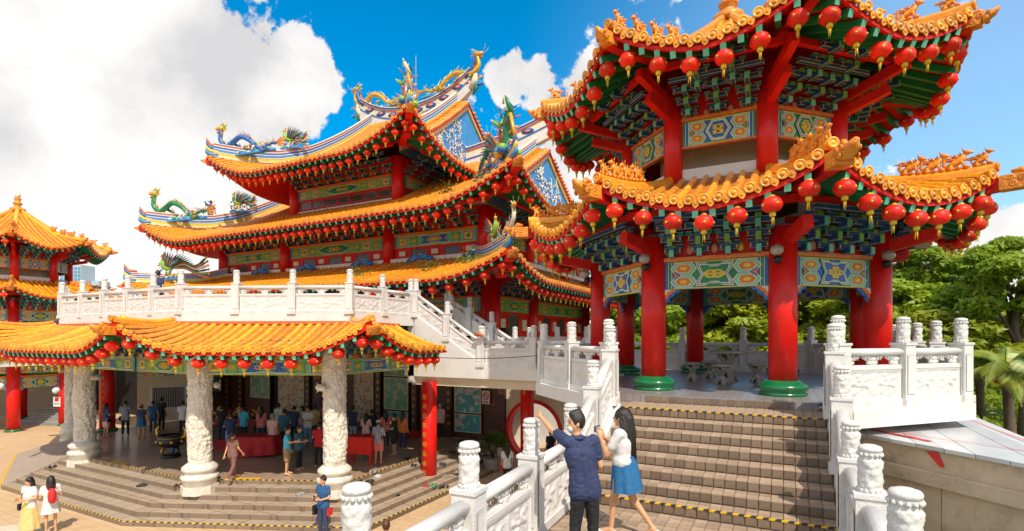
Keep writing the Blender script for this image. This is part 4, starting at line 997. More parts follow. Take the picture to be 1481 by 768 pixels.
def wall_box(nm,x0,x1,y0,y1,z0,z1,m): 
    mb=MB(); mb.box(((x0+x1)/2,(y0+y1)/2,(z0+z1)/2),(x1-x0,y1-y0,z1-z0),m); return part(nm,mb,T)
wall_box('upper_wall',U0-3.8,U0+3.8,21.5,33.3,9.2,12.0,WHW)
wall_box('middle_wall',U0-9.4,U0+9.4,20.9,33.9,5.9,8.9,WHW)
wall_box('lower_wall',U0-9.6,U0+9.6,21.2,33.9,WK-.4,6.0,WHW)
RZ=Matrix.Rotation
def facade(z_top, z_bot, xs, y, side, win_h, cols_r, ptop, npan, tag_, zc0, zc1, brn, brz, wstyle=0):
    """one face of a tier. xs: column positions along the face; side 'F' (front, -Y) or 'R' (right, +X; positions are y values)"""
    def W(t,z,o=0):
        if side=='F': return frameM((t,y-o,z),Vector((1,0,0)),Vector((0,1,0)),Vector((0,0,1)))
        return frameM((y+o,t,z),Vector((0,1,0)),Vector((-1,0,0)),Vector((0,0,1)))
    for k,t in enumerate(xs):
        if side=='R' and k==0: continue
        c=MB(); c.lathe([(cols_r,zc0),(cols_r,zc1)],RED,20); part('column',c,T,W(t,0,.12))
    for a,b in zip(xs[:-1],xs[1:]):
        w=b-a-2*cols_r-.02; cx=(a+b)/2; hgt=z_top-z_bot
        part('painted_board',board(w,hgt,1+int(cx*3)%3,int(abs(cx)*7)%97),T,W(cx,(z_top+z_bot)/2,.10))
        bm=MB(); bm.box((0,0,0),(w,.24,.09),ORP); part('orange_beam',bm,T,W(cx,z_top+.05,.12))
        bm=MB(); bm.box((0,0,0),(w,.2,.05),REDM); part('sill_beam',bm,T,W(cx,z_bot-.03,.10))
        # window strip: red frames with panes
        n=max(2,int(w/.95)); wh=win_h; zc=z_bot-.06-wh/2
        fr=MB(); 
        fr.box((0,0,wh/2-.02),(w,.12,.05),RED); fr.box((0,0,-wh/2+.02),(w,.12,.05),RED)
        for q in range(n+1): fr.box((-w/2+w*q/n,0,0),(.07,.12,wh-.06),RED)
        fo=part('window_frame',fr,T,W(cx,zc,.06))
        for q in range(n):
            pw=w/n-.08; x=-w/2+w*(q+.5)/n
            pm=MB()
            if wstyle and q%2==0:
                pm.box((0,0,0),(pw,.06,wh-.08),REDM); pm.box((0,-.06,0),(pw*.42,.1,wh*.5),CRM)
            else:
                pm.box((0,0,0),(pw,.04,wh-.08),PANE)
                if not wstyle:
                    for sx in (-1,1): pm.tube([(sx*pw*.48,-.03,-wh*.25),(sx*pw*.28,-.03,wh*.0),(sx*pw*.42,-.03,wh*.22),(0,-.03,wh*.36)],.012,STON,4)
            part('pane',pm,fo,Matrix.Translation((x,0,0)))
        nb=max(1,int((b-a)/.84))
        for q in range(nb):
            t=a+(b-a)*(q+.5)/nb; piece(T,T,'bracket',BR_T,W(t,z_top+.20,.05)@Matrix.Scale(brz,4))
    L_=xs[-1]-xs[0]; cx=(xs[0]+xs[-1])/2
    bd=MB(); bd.box((0,0,0),(L_,.1,1.0),REDM)
    for q in range(int(L_/.42)): bd.ball((-L_/2+.3+.42*q,-.07,-.18),(.12,.03,.14),[PNK,GLD,TERR][q%3],6,4)
    part('frieze',bd,T,W(cx,z_top+.55,.02))
    pr=MB(); pr.box((0,0,0),(L_+2.2,.14,.16),REDM); part('eave_purlin',pr,T,W(cx+(0 if side=='F' else .6),zc1+.02,brn))
fx=[U0-9.4,U0-3.8,U0+3.8,U0+9.4]
facade(7.55,6.95,fx,20.8,'F',.46,.33,7.55,3,'middle',6.0,8.35,1.75,1.0,1)
facade(7.55,6.95,[20.8,25.0,30.0,33.8],U0+9.4,'R',.46,.33,7.55,3,'middle',6.0,8.35,1.75,1.0,1)
facade(10.9,10.38,[U0-3.8,U0+3.8],21.4,'F',.46,.30,10.9,3,'upper',9.2,11.75,1.8,1.0,0)
facade(10.9,10.38,[21.4,25.4,29.4,33.4],U0+3.8,'R',.46,.30,10.9,3,'upper',9.2,11.75,1.8,1.0,0)
facade(4.35,3.72,[20.8,25.0,33.2],U0+9.6,'R',1.1,.36,4.35,3,'lower',WK,5.0,1.75,.95,1)
facade(4.35,3.72,fx,21.05,'F',.40,.33,4.35,3,'lower',TZ-1,5.0,1.75,.95,1)
c=MB(); c.lathe([(.36,WK),(.36,5.1)],RED,24); part('column',c,T,Matrix.Translation((U0+9.6+.1,20.85,0)))
# tier roofs
def hall_roof(nm,hx,y0,y1,ze,rise,D,lift,La,D2=None,inner=None,full=True):
    C=[(U0-hx,y0),(U0+hx,y0),(U0+hx,y1),(U0-hx,y1)]
    ss=[Side(C[i],C[(i+1)%4],1,1,rise,D,ze,lift,La,3.2,(D2 if i%2==0 else None)) for i in range(4)]
    rf=part(nm,MB().box((U0,VB,ze+.5),(.3,.3,.2),REDM),T)
    build_roof(T,rf,ss,[1,1,0,0],ORG,CAPO,DRIPO,.32,.095,.40,.55,2.1)
    return rf,ss
rl=lambda d:.30*d+.0155*d*d
rm=lambda d:.389*d+.0148*d*d
ru=lambda d:.364*d+.029*d*d
lowR,lowS=hall_roof('lower_roof',12.8,16.7,38.1,4.82,rl,4.15,.95,3.6)
midR,midS=hall_roof('middle_roof',12.6,17.5,37.3,7.95,rm,3.0,1.35,4.4,9.9)
upR,upS=hall_roof('upper_roof',7.1,18.1,36.7,11.2,ru,2.9,1.45,4.2,9.3)
# hip beams with red noses
def nose(rf,s,end,dz=0):
    pts=hip_path(s,end,2.4,.2,5,-.34); tip=pts[-1]; hd=(pts[-1]-pts[-2]); hd.z=0; hd.normalize()
    e=tip+hd*(.42 if (s is not ss[0] or end=='B') else .30)+Vector((0,0,.05)); side=Vector((hd.y,-hd.x,0))
    mb=MB(); mb.sweep(pts+[e],[(-.15,-.17),(.15,-.17),(.15,.17),(-.15,.17)],REDM); part('hip_beam',mb,rf)
    part('carved_beam_end',CEND,rf,frameM(e+hd*.1,side,-hd,Vector((0,0,1)))@Matrix.Scale(1.0 if end=='B' else .55,4))
    b=MB()
    for q in range(3): b.box((0,.35+.3*q,-.22-.16*q),(.34,.5,.14),REDM)
    part('beam_block',b,rf,frameM(tip,side,-hd,Vector((0,0,1))))
for rf,ss in ((lowR,lowS),(midR,midS),(upR,upS)):
    nose(rf,ss[0],'A'); nose(rf,ss[0],'B'); nose(rf,ss[1],'B')
# striped descending ridges: cross-section painted in bands
def striped_ridge(rf,pts,w,h,nm='striped_ridge'):
    bands=[(.0,.14,CRM,1.1),(.14,.34,LEM,.92),(.34,.40,CRM,1.05),(.40,.56,SKB,.95),(.56,.62,WHT,1.08),(.62,.76,BLU,.92),(.76,.82,WHT,1.05),(.82,.94,PNK,.95),(.94,1.0,CRM,1.25)]
    r=MB()
    for (a,b,m,f) in bands:
        r.sweep(pts,[(-w*f,h*a),(w*f,h*a),(w*f,h*b),(-w*f,h*b)],m)
    e=Vector(pts[-1]); d=(e-Vector(pts[-2])); d.z=0; d.normalize(); pw=MB()
    for (z0,m,r0,up) in ((.08,SKB,.14,.0),(.28,LEM,.12,.08),(.46,BLU,.11,.16),(.60,TERR,.09,.24)):
        pw.tube([e-d*.25+Vector((0,0,z0)),e+d*.15+Vector((0,0,z0+.04)),e+d*(.36-z0*.1)+Vector((0,0,z0+.14+up*.5)),e+d*(.44-z0*.1)+Vector((0,0,z0+.30+up*.5))],[r0,r0,r0*.75,.02],m,7)
    part('ridge_prow',pw,rf)
    return part(nm,r,rf)
def gable(rf,ss,xg,zr,tall,wscale=1.0):
    """gable walls, their ridges and the swallowtail main ridge of one tier"""
    S0,S2,S1=ss[0],ss[2],ss[1]
    hxl=S0.L/2-xg
    for sgn in ((1,-1)):
        gx=U0+sgn*(hxl-.05); n=14
        dg=S0.D; D2=S0.D2
        front=[Vector((gx,S0.A.y+dg+(D2-dg)*i/n,S0.ze+S0.rise(dg+(D2-dg)*i/n)-.12)) for i in range(n+1)]
        back=[Vector((gx,2*VB-p.y,p.z)) for p in reversed(front[:-1])]
        zb=S0.ze+S0.rise(dg)-.6; poly=front+back
        g=MB(); m=len(poly); vs=[p for p in poly]+[Vector((p.x,p.y,zb)) for p in poly]
        g.raw(vs,[((i,i+1,i+1+m,i+m) if sgn<0 else (i+1,i,i+m,i+1+m)) for i in range(m-1)],SKB)
        gw=part('gable_wall',g,rf)
        if sgn<0: continue
        fl=MB(); rnd=random.Random(int(zr*10)); x=gx+.03
        yc=VB; zt=front[-1].z
        def stem(y,z,ang,ln,dep):
            pts=[]; 
            for q in range(6):
                pts.append(Vector((x,y,z))); y+=math.cos(ang)*ln/5; z+=math.sin(ang)*ln/5; ang+=rnd.uniform(-.5,.5)
            def lim(yy): dd=S0.D2-abs(yy-VB); return S0.ze+S0.rise(max(dd,S0.D))-.45
            if z>lim(y) or z<zb+.3: return
            fl.tube(pts,.024,WHT,4)
            for q in range(3): fl.ball((x,y+rnd.uniform(-.2,.2),z+rnd.uniform(-.2,.2)),(.03,.065,.065),[WHT,WHT,CRM][q],6,4)
            if dep<3:
                for q in range(2): stem(y,z,ang+rnd.uniform(-1.3,1.3),ln*.75,dep+1)
        for q in range(30): 
            dd=rnd.uniform(.0,1)*(S0.D2-S0.D); yy=VB+(S0.D2-S0.D-dd)*rnd.choice((-1,1)); top=S0.ze+S0.rise(S0.D+dd)-.5
            stem(yy,rnd.uniform(zb+.4,max(zb+.5,top-.3)),rnd.uniform(0,6.28),.7,1)
        part('white_flower_relief',fl,gw)
        bd=MB(); 
        for (o,wd_,m_) in ((-.16,.10,WHT),(-.30,.07,LEM)):
            bd.sweep([p+Vector((.05,0,o)) for p in poly],[(-.04,-wd_),(.05,-wd_),(.05,wd_*.3),(-.04,wd_*.3)],m_,lat=Vector((1,0,0)))
        part('gable_border',bd,gw)
        # barge tiles: comb of short rows across the slope edge
        for half,path in (('f',front),('b',back[::-1] and list(reversed(back)))):
            K=int((path[-1]-path[0]).length/.26)
            for i in range(K):
                q=(i+.5)/K*n if half=='f' else (i+.5)/K*(n-1); k=int(q); p=path[k].lerp(path[min(k+1,len(path)-1)],q-k)+Vector((0,0,.10))
                b=MB(); b.tube([p+Vector((-.62,0,.12)),p+Vector((.26,0,-.06))],.085,ORG,7); piece(T,rf,'barge_tile',b,pos=p)
        rb=MB(); rb.sweep([p+Vector((.17,0,-.04)) for p in poly],[(-.03,-.10),(.03,-.10),(.03,.0),(-.03,.0)],REDM,lat=Vector((1,0,0))); part('barge_board',rb,rf)
    # striped ridges: down the slope just inside the gable, then out along the hip to the corner
    for (s,end,sgn,x) in ((S0,'A',-1,xg+.75),(S0,'B',1,S0.L-xg-.75),(S1,'B',1,None),(S2,'B',-1,None)):
        if x is None: 
            pts=hip_path(s,end,s.D,.3,9,.0)
        else:
            pts=[s.pt(x,s.D2-(s.D2-s.D)*i/12,.02) for i in range(12)]
            hp=hip_path(s,end,s.D-.2,.25,10,.02)
            pts=pts+hp
        striped_ridge(rf,pts,.11*wscale,(.78 if x is not None else .62)*wscale)
    # main ridge
    w=hxl-.15; pts=[]; NN=26
    for i in range(NN+1):
        t=-1+2*i/NN; pts.append(Vector((U0+w*1.10*t,VB,zr-.15+tall*abs(t)**2.4)))
    mr=MB()
    for (a,b,m,f) in ((-.5,.16,WHT,1.1),(.16,.24,BLU,1.3),(.24,.70,CRM,.9),(.70,.78,TERR,1.25),(.78,.90,BLU,1.1),(.90,.96,CRM,1.3)):
        mr.sweep(pts,[(-.16*f,a),(.16*f,a),(.16*f,b),(-.16*f,b)],m)
    mo=part('main_ridge',mr,rf)
    for i in range(2,NN-2,3):
        p=(pts[i]+pts[i+1])/2+Vector((0,-.16,.47)); b=MB(); b.ball((0,0,0),(.42,.04,.16),NAV,8,5); b.ball((0,-.03,.0),(.2,.03,.09),[LGRN,GLD,PNK][i%3],6,4); part('ridge_medallion',b,mo,Matrix.Translation(p))
        b=b
    for sgn in (-1,1):                               # swallowtail tips
        e=pts[0] if sgn<0 else pts[-1]; tp=MB()
        for dy in (-.10,.10):
            q=[e+Vector((-sgn*.3,dy*.3,.35)),e+Vector((sgn*.12,dy,.85)),e+Vector((sgn*.28,dy*1.6,1.35)),e+Vector((sgn*.34,dy*2.2,1.85))]
            tp.tube(q,[.17,.13,.08,.015],BLU if dy<0 else TERR,6,flat=1)
        tp.tube([e+Vector((0,0,-.3)),e+Vector((sgn*.3,0,.2)),e+Vector((sgn*.35,0,.9))],[.22,.2,.05],CRM,7)
        tp.tube([e+Vector((sgn*.15,0,-.7)),e+Vector((sgn*.42,0,-.3)),e+Vector((sgn*.3,0,.3))],[.05,.16,.05],TEAL,7)
        part('swallowtail_tip',tp,mo)
gable(midR,midS,3.0,13.2,1.5)
gable(upR,upS,2.9,16.9,1.35)
# lower roof striped hips
for (s,end) in ((lowS[0],'A'),(lowS[0],'B'),(lowS[1],'B')):
    striped_ridge(lowR,hip_path(s,end,3.9,.3,10,.02),.11,.55)
# white parapet and blue cloud scrolls at the top of the lower roof
for (a,b) in (((U0-9.6,20.55),(U0+9.75,20.55)),((U0+9.75,20.55),(U0+9.75,34))):
    mb=MB(); mb.sweep([Vector((a[0],a[1],6.28)),Vector((b[0],b[1],6.28))],[(-.10,-.1),(.10,-.1),(.10,.12),(-.10,.12)],WHT); part('roof_kerb',mb,lowR)
    mb=MB(); mb.sweep([Vector((a[0],a[1],0)),Vector((b[0],b[1],0))],[(-.08,9.35),(.08,9.35),(.08,9.78),(-.08,9.78)],WHW) if False else None
for t in (-5.6,-1.8,2.3,6.0,9.2):
    mb=MB(); x=U0+t
    for q in range(5): mb.ball((x+(q-2)*.30,20.35-.04*q,6.36+.06*(q%2)-.05*abs(q-2)),(.26,.07,.12),[BLU,SKB][q%2],8,5)
    mb.tube([(x-.5,20.3,6.22),(x,20.28,6.5),(x+.6,20.3,6.3)],.03,CRM,5); part('blue_cloud_scroll',mb,lowR)
mb=MB(); mb.box((U0,21.32,9.55),(7.6,.16,.42),WHW); mb.box((U0+3.85,27.4,9.55),(.16,12,.42),WHW); part('upper_base_band',mb,T)
finish(T)

# lanterns on the hall
g_='red lanterns on the temple hall eaves'
eave_lanterns(midS[0],44,.5,midS[0].L-.45,'red lantern, {o} from the left under the middle front eave of the temple hall',g_,1.0,.25,.52)
eave_lanterns(midS[1],8,.6,4.6,'red lantern, {o} from the near corner under the middle right eave of the temple hall',g_,1.0,.25,.52)
eave_lanterns(upS[0],25,.5,upS[0].L-.45,'red lantern, {o} from the left under the top front eave of the temple hall',g_,1.0,.25,.52)
eave_lanterns(upS[1],14,.6,8.4,'red lantern, {o} from the near corner under the top right eave of the temple hall',g_,1.0,.25,.52)
eave_lanterns(lowS[0],9,lowS[0].L-6.8,lowS[0].L-.45,'red lantern, {o} from the left under the lowest front eave above the terrace stairs',g_,1.05,.25,.52)
eave_lanterns(lowS[1],26,.6,15.5,'red lantern, {o} from the near corner under the lowest right eave of the temple hall',g_,1.0,.25,.52)

# ------------------------------------------------------------------ roof dragons, phoenixes and figures
def spath(pts,n):        # smooth path through points
    P=[Vector(p) for p in pts]; P=[P[0]*2-P[1]]+P+[P[-1]*2-P[-2]]; r=[]
    K=len(P)-3
    for i in range(n+1):
        t=i/n*K; k=min(int(t),K-1); f=t-k; a,b,c,d=P[k:k+4]
        r.append(.5*((2*b)+(-a+c)*f+(2*a-5*b+4*c-d)*f*f+(-a+3*b-3*c+d)*f**3))
    return r
def dragon(loc,rz,label,bodym,bellym,s=1.0,group='ceramic roof dragons'):
    D=root('roof_dragon',loc,rz,label,'dragon figure',group); D.scale=(s,s,s)
    pts=spath([(-1.5,0,1.25),(-1.55,0,.80),(-1.25,.06,.50),(-.80,.0,.62),(-.3,-.06,.78),(.15,0,.60),(.5,.06,.28),(.9,0,.18),(1.35,0,.30),(1.75,0,.30)],60)
    rad=[.055+.055*math.sin(math.pi*min(1,.18+i/62))**.8*(1 if i<45 else 1-(i-45)/17) for i in range(61)]
    b=MB(); b.tube(pts,rad,bodym,10)
    for i in range(2,58): 
        p=pts[i]; t=(pts[i+1]-pts[i-1]).normalized(); up=Vector((-t.z,0,t.x)); up=up if up.z>0 or abs(t.x)<.3 else -up
        if i<14: up=Vector((1,0,.3)).normalized() if t.z<0 else up
        q=p+up*rad[i]*.9; b.raw([q-t*.045,q+t*.045,q+up*.10+t*.02,q+Vector((0,.02,0)),q-Vector((0,.02,0))],[(0,3,2),(3,1,2),(1,4,2),(4,0,2)],bellym if i%2 else GLD)
    for i in range(3,56,2): b.ball(pts[i]+Vector((0,-rad[i]*.8,0)),(.05,.02,.04),GRL if i%4==1 else bodym,5,4)
    part('body',b,D)
    fl=MB(); rr_=random.Random(int(loc[0]*17))
    for q in range(34):
        p=pts[rr_.randint(4,56)]; a=rr_.uniform(0,6.28); up=Vector((math.cos(a)*.6,rr_.uniform(-.5,.5),abs(math.sin(a))+.2)).normalized(); l_=rr_.uniform(.16,.34)
        fl.tube([p,p+up*l_*.6+Vector((.05,0,0)),p+up*l_+Vector((-.08,0,.05))],[.035,.025,.004],rr_.choice([TERR,LGRN,LEM,SKB,CRM,PNK]),4)
    for q in range(26):
        fl.ball((rr_.uniform(-1.5,1.6),rr_.uniform(-.15,.15),rr_.uniform(.05,.42)),(.07,.05,.07),rr_.choice([SKB,LGRN,WHT,TERR,BLU,LEM]),5,4)
    part('flame_and_cloud_carving',fl,D)
    h=MB(); o=Vector((-1.5,0,1.28))
    h.tube([o+Vector((.14,0,.02)),o+Vector((.02,0,.06)),o+Vector((-.12,0,.04)),o+Vector((-.30,0,.06))],[.09,.13,.11,.06],GLD,8); h.tube([o+Vector((-.02,0,-.04)),o+Vector((-.2,0,-.12)),o+Vector((-.28,0,-.1))],[.07,.05,.02],TERR,6)
    for sy in (-1,1):
        h.tube([o+Vector((.02,.05*sy,.15)),o+Vector((.18,.09*sy,.28)),o+Vector((.34,.1*sy,.30))],[.035,.02,.006],CRM,5)
        h.ball(o+Vector((-.08,.09*sy,.12)),.035,WHT,6,4); h.ball(o+Vector((-.10,.115*sy,.12)),.016,BLK,5,3)
        h.tube([o+Vector((-.26,.04*sy,.06)),o+Vector((-.42,.1*sy,.16)),o+Vector((-.5,.14*sy,.34))],[.012,.008,.004],LEM,4)
    for k in range(7): a=.3+k*.35; h.tube([o+Vector((.1,0,.02)),o+Vector((.12+.26*math.cos(a-1.2),.03*(k%3-1),.05+.28*math.sin(a-1.0)))],[.05,.006],[LGRN,TERR,LEM][k%3],5)
    part('head',h,D)
    for (i,dx) in ((14,-.25),(20,.3),(40,-.2),(45,.28)):
        l=MB(); p=pts[i]; sy=-1 if i%4 else 1; a=p+Vector((0,.06*sy,-.05)); k=a+Vector((dx,.1*sy,-.18)); f=Vector((k.x+dx*.9,k.y,.12+ (.25 if i==14 else 0)))
        l.tube([a,k,f],[.07,.05,.035],bodym,7)
        for q in (-1,0,1): l.tube([f,f+Vector((.10*(1 if dx>0 else -1),.05*q,-.07))],[.025,.004],GLD,5)
        for q in range(3): l.tube([k,k+Vector((-.05-.05*q,0,.18+.04*q))],[.02,.004],TERR,4)
        part('leg',l,D)
    t=MB(); e=pts[-1]
    for q in range(6): t.tube([e-Vector((.1,0,0)),e+Vector((.14,0,.06*(q-2.5))),e+Vector((.38,.02*q,.09*(q-2)))],[.04,.04,.006],[GLD,TERR][q%2],5)
    part('tail',t,D)
    w=MB(); w.sweep([(-1.8,0,0),(-1.0,0,.0),(0,0,0.03),(1.6,0,.03)],[(-.09,-.06),(.09,-.06),(.07,.04),(-.07,.04)],SKB)
    for q in range(14): w.ball((-1.6+.22*q,0,.06+.03*(q%2)),(.13,.10,.07),[SKB,GRL,WHT][q%3],6,4)
    part('wave_base',w,D); return D
def phoenix(loc,rz,label,s=1.0,longtail=False):
    D=root('roof_phoenix',loc,rz,label,'phoenix figure','ceramic roof phoenixes'); D.scale=(s,s,s)
    b=MB(); b.tube(spath([(-.35,0,1.05),(-.38,0,.85),(-.25,0,.62),(0,0,.5),(.25,0,.5)],16),[.05,.06,.07,.08,.10,.12,.14,.15,.16,.165,.16,.15,.14,.12,.10,.08,.05],LGRN,9); part('body',b,D)
    h=MB(); h.ball((-.37,0,1.10),.085,GLD,8,6); h.tube([(-.43,0,1.10),(-.56,0,1.05)],[.03,.006],TERR,6)
    for k in range(4): h.tube([(-.35,0,1.16),(-.28+.05*k,0,1.32-.04*k)],[.025,.006],[TERR,LEM][k%2],5)
    part('head',h,D)
    for sy in (-1,1):
        w=MB()
        for k in range(8):
            a=1.25-.16*k; w.tube([(-.1+.05*k,.08*sy,.58),(-.1+.05*k+.35*math.cos(a),.20*sy,.62+.35*math.sin(a)),(-.05+.06*k+.75*math.cos(a),.34*sy,.66+.62*math.sin(a))],[.06,.055,.01],[TERR,BLU,LGRN,NAV][k%4],6)
        part('wing',w,D)
    t=MB(); 
    for k in range(6):
        ln=(2.2 if longtail else 1.0); dz=.34-.13*k
        p=spath([(.2,0,.5),(.2+ln*.3,.03*k,.62+dz*.5),(.2+ln*.65,.02*k,.35+dz*.6),(.2+ln,.03*(k-3),.42+dz*1.4)],14)
        t.tube(p,[.045]*12+[.06,.05,.02],[GRN,TERR,CRM,NAV,LGRN,PNK][k],5); t.ball(p[-1],(.09,.03,.06),[LEM,TERR][k%2],6,4)
    part('tail',t,D)
    l=MB()
    for sy in (-1,1): l.tube([(.05,.05*sy,.42),(0,.06*sy,.2),(.04,.06*sy,.03)],[.04,.025,.03],LEM,6)
    l.box((0,0,0),(1.2,.2,.1),SKB)
    for q in range(6): l.ball((-.5+.2*q,0,.07),(.12,.1,.08),[LGRN,SKB,WHT][q%3],6,4)
    part('rock_base',l,D)
    fl=MB(); rr_=random.Random(int(loc[0]*13)+3)
    for q in range(40):
        p=Vector((rr_.uniform(-.55,.6),rr_.uniform(-.15,.15),rr_.uniform(.05,.75))); fl.ball(p,(.06,.05,.06),rr_.choice([SKB,LGRN,WHT,TERR,BLU,LEM,PNK]),5,4)
        if q%2: fl.tube([p,p+Vector((rr_.uniform(-.3,.3),rr_.uniform(-.1,.1),rr_.uniform(.1,.35)))],[.03,.004],rr_.choice([TERR,LEM,LGRN,NAV]),4)
    part('flower_carving',fl,D); return D
def immortal(loc,rz,label,robe,s=1.0,wide=False):
    D=root('roof_figure',loc,rz,label,'ceramic figure','ceramic immortals on roof corners'); D.scale=(s,s,s)
    b=MB(); b.tube([(0,0,0),(.02,0,.35),(.0,0,.7),(0,0,.95),(0,0,1.12)],[.26,.20,.15,.19,.07],robe,12,flat=.8); b.tube([(0,-.15,.5),(0,-.19,.75),(0,-.16,1.0)],[.05,.06,.04],TERR,6); part('robe',b,D)
    for sy in (-1,1):
        a=MB(); a.tube([(0,.17*sy,1.02),(-.10,.30*sy,.85 if sy>0 else 1.05),(-.28,.34*sy,.95 if sy>0 else 1.35)],[.07,.08,.05],[robe,LGRN][sy>0],7); a.tube([(-.28,.34*sy,.95 if sy>0 else 1.35),(-.34,.35*sy,1.0 if sy>0 else 1.45)],[.035,.02],CRM,6)
        a.tube([(-.12,.30*sy,.85 if sy>0 else 1.0),(-.05,.36*sy,.5),(.05,.38*sy,.3)],[.06,.05,.01],[GLD,PNK][sy>0],5); part('sleeve',a,D)
    h=MB(); h.ball((0,0,1.25),(.10,.095,.13),CRM,10,8); h.ball((.03,0,1.30),(.11,.11,.12),BLK,9,6); h.tube([(-.02,0,1.38),(0,0,1.52)],[.05,.02],GLD,6); h.tube([(-.07,0,1.17),(-.12,0,1.0)],[.04,.01],BLK,6)
    for sy in (-1,1): h.ball((-.09,.035*sy,1.26),.014,BLK,5,3)
    part('head',h,D)
    r=MB(); 
    for q in range(12): r.ball((.28*math.cos(q*.9),.24*math.sin(q*.9),.02+.05*(q%3)),(.15,.13,.12),[SKB,LGRN,WHT,GLD,BLU][q%5],7,5)
    for q in range(26):
        a=q*2.4; p=Vector((.2*math.cos(a),.18*math.sin(a),.2+.045*q)); r.tube([p,p+Vector((.2*math.cos(a+.8),.16*math.sin(a+.8),.12))],[.035,.005],[TERR,LEM,LGRN,BLU,PNK,SKB][q%6],4)
    part('cloud_base',r,D); return D
def on_hip(s,end,d,off): p=hip_path(s,end,d,d-.1,1,off)[0]; return (p.x,p.y,p.z)
# left corners: dragon along the end of the eave ridge, phoenix a little further in (front side runs along +X)
p=on_hip(midS[0],'A',.9,.62); dragon((p[0]+1.0,p[1]+.25,p[2]-.30),R_(8),'green ceramic dragon rearing on the far left tip of the middle roof',GRN,TERR,1.35)
p=on_hip(upS[0],'A',.9,.62); dragon((p[0]+.9,p[1]+.25,p[2]-.30),R_(8),'blue ceramic dragon on the far left tip of the top roof',BLU,TERR,1.25)
p=on_hip(midS[0],'A',3.6,.8); phoenix((p[0]+.4,p[1],p[2]+.0),R_(15),'ceramic phoenix with red and green wings on the middle roof, behind the green dragon',1.0)
p=on_hip(upS[0],'A',2.9,.8); phoenix((p[0]+.3,p[1],p[2]+.1),R_(15),'ceramic phoenix with raised wings on the top roof, behind the blue dragon',.95)
p=on_hip(lowS[0],'A',1.0,.55); phoenix((p[0]+.9,p[1]+.5,p[2]-.3),R_(10),'ceramic phoenix with long trailing tail feathers on the far left lower roof tip',1.25,True)
p=on_hip(midS[0],'A',3.0,.6); immortal((p[0]-.9,p[1]+.0,p[2]+.1),R_(-20),'small blue robed ceramic figure between green dragon and phoenix on the middle roof',NAV,.8)
# near corners: standing immortals
p=on_hip(upS[0],'B',.7,.5); immortal((p[0],p[1]+.1,p[2]),R_(60),'slim ceramic immortal in pale robe on the near corner of the top roof',CRM,1.25)
p=on_hip(upS[0],'B',1.9,.5); phoenix((p[0],p[1],p[2]),R_(130),'ceramic phoenix behind the pale immortal on the near corner of the top roof',.8)
p=on_hip(midS[0],'B',.6,.5); immortal((p[0]-.1,p[1]+.1,p[2]-.05),R_(60),'tall green robed ceramic immortal on the near corner of the middle roof',GRN,1.45)
p=on_hip(midS[0],'B',1.7,.6); phoenix((p[0],p[1],p[2]),R_(140),'green ceramic phoenix behind the green robed immortal on the middle roof',1.1)
p=on_hip(midS[0],'B',3.2,.6); dragon((p[0]-.3,p[1]+.2,p[2]),R_(130),'colourful ceramic dragon lying on the near hip ridge of the middle roof',TEAL,PNK,1.0)
p=on_hip(lowS[0],'B',.3,.5); dragon((p[0]-.3,p[1]+.5,p[2]-.1),R_(130),'pale pink ceramic dragon on the near corner of the lowest roof',CRM,PNK,.8)
p=on_hip(lowS[0],'B',1.6,.5); phoenix((p[0],p[1],p[2]),R_(130),'ceramic phoenix with green wings on the near corner of the lowest roof',.9)
# dragons on the top main ridge
dragon((U0-2.9,VB,18.0),R_(0),'golden ceramic dragon on the left half of the top ridge',GLD,TERR,1.35)
dragon((U0+2.9,VB,18.0),R_(180),'golden ceramic dragon on the right half of the top ridge',GLD,LGRN,1.35)
pr=root('pearl_finial',(U0,VB,17.7),0,'silver pearl on a flaming stand with a mast at the middle of the top ridge','finial')
mb=MB(); mb.ball((0,0,.55),.32,WHT,14,9)
for q in range(10): a=2*math.pi*q/10; mb.tube([(.30*math.cos(a),0,.55+.30*math.sin(a)),(.5*math.cos(a+.2),0,.55+.5*math.sin(a+.2))],[.06,.008],TERR,5)
part('pearl',mb,pr); mb=MB(); mb.tube([(0,.3,0),(0,.3,3.4)],[.035,.02],STON,6); part('mast',mb,pr); mb=MB(); mb.box((0,0,.05),(.8,.3,.3),LGRN); part('stand',mb,pr)
# small plants rooted on the roofs
LEAFM=mat('leaf_bright',(.16,.26,.03),.55,(.09,.17,.02),3,0,10,.25)
def roof_weed(loc,label,s=.35,n=60):
    mb=MB(); rnd=random.Random(int(loc[0]*31)); 
    for q in range(n):
        c=Vector((rnd.gauss(0,.5),rnd.gauss(0,.3),abs(rnd.gauss(0,.45))))*s; d=Vector((rnd.uniform(-1,1),rnd.uniform(-1,1),rnd.uniform(0,1.3))).normalized()*.16*rnd.uniform(.6,1.3); w=d.cross(Vector((rnd.random(),rnd.random(),rnd.random()))).normalized()*.045
        mb.raw([c,c+d*.5+w,c+d,c+d*.5-w],[(0,1,2,3)],LEAFM)
    t=root('roof_weed',loc,0,label,'weed','weeds rooted on the temple roofs'); part('leaves',mb,t)
for (s,x,d,lb,sc) in ((midS[0],20.2,2.6,'small green weed on the middle roof below the top storey',1.0),(midS[0],22.6,1.9,'second small weed on the middle roof near the corner',.8),(lowS[0],17.2,1.2,'green weed growing on the lowest roof above a balustrade post',1.1),(lowS[0],20.8,1.4,'green weed on the lowest roof beside the terrace stairs',1.1),(lowS[0],22.8,1.5,'green weed on the lowest roof near its upturned corner',.9),(midS[1],3.0,2.4,'weed on the right slope of the middle roof under the gable',.8)):
    p=s.pt(x,d,.05); roof_weed((p.x,p.y,p.z),lb,.55*sc,90)
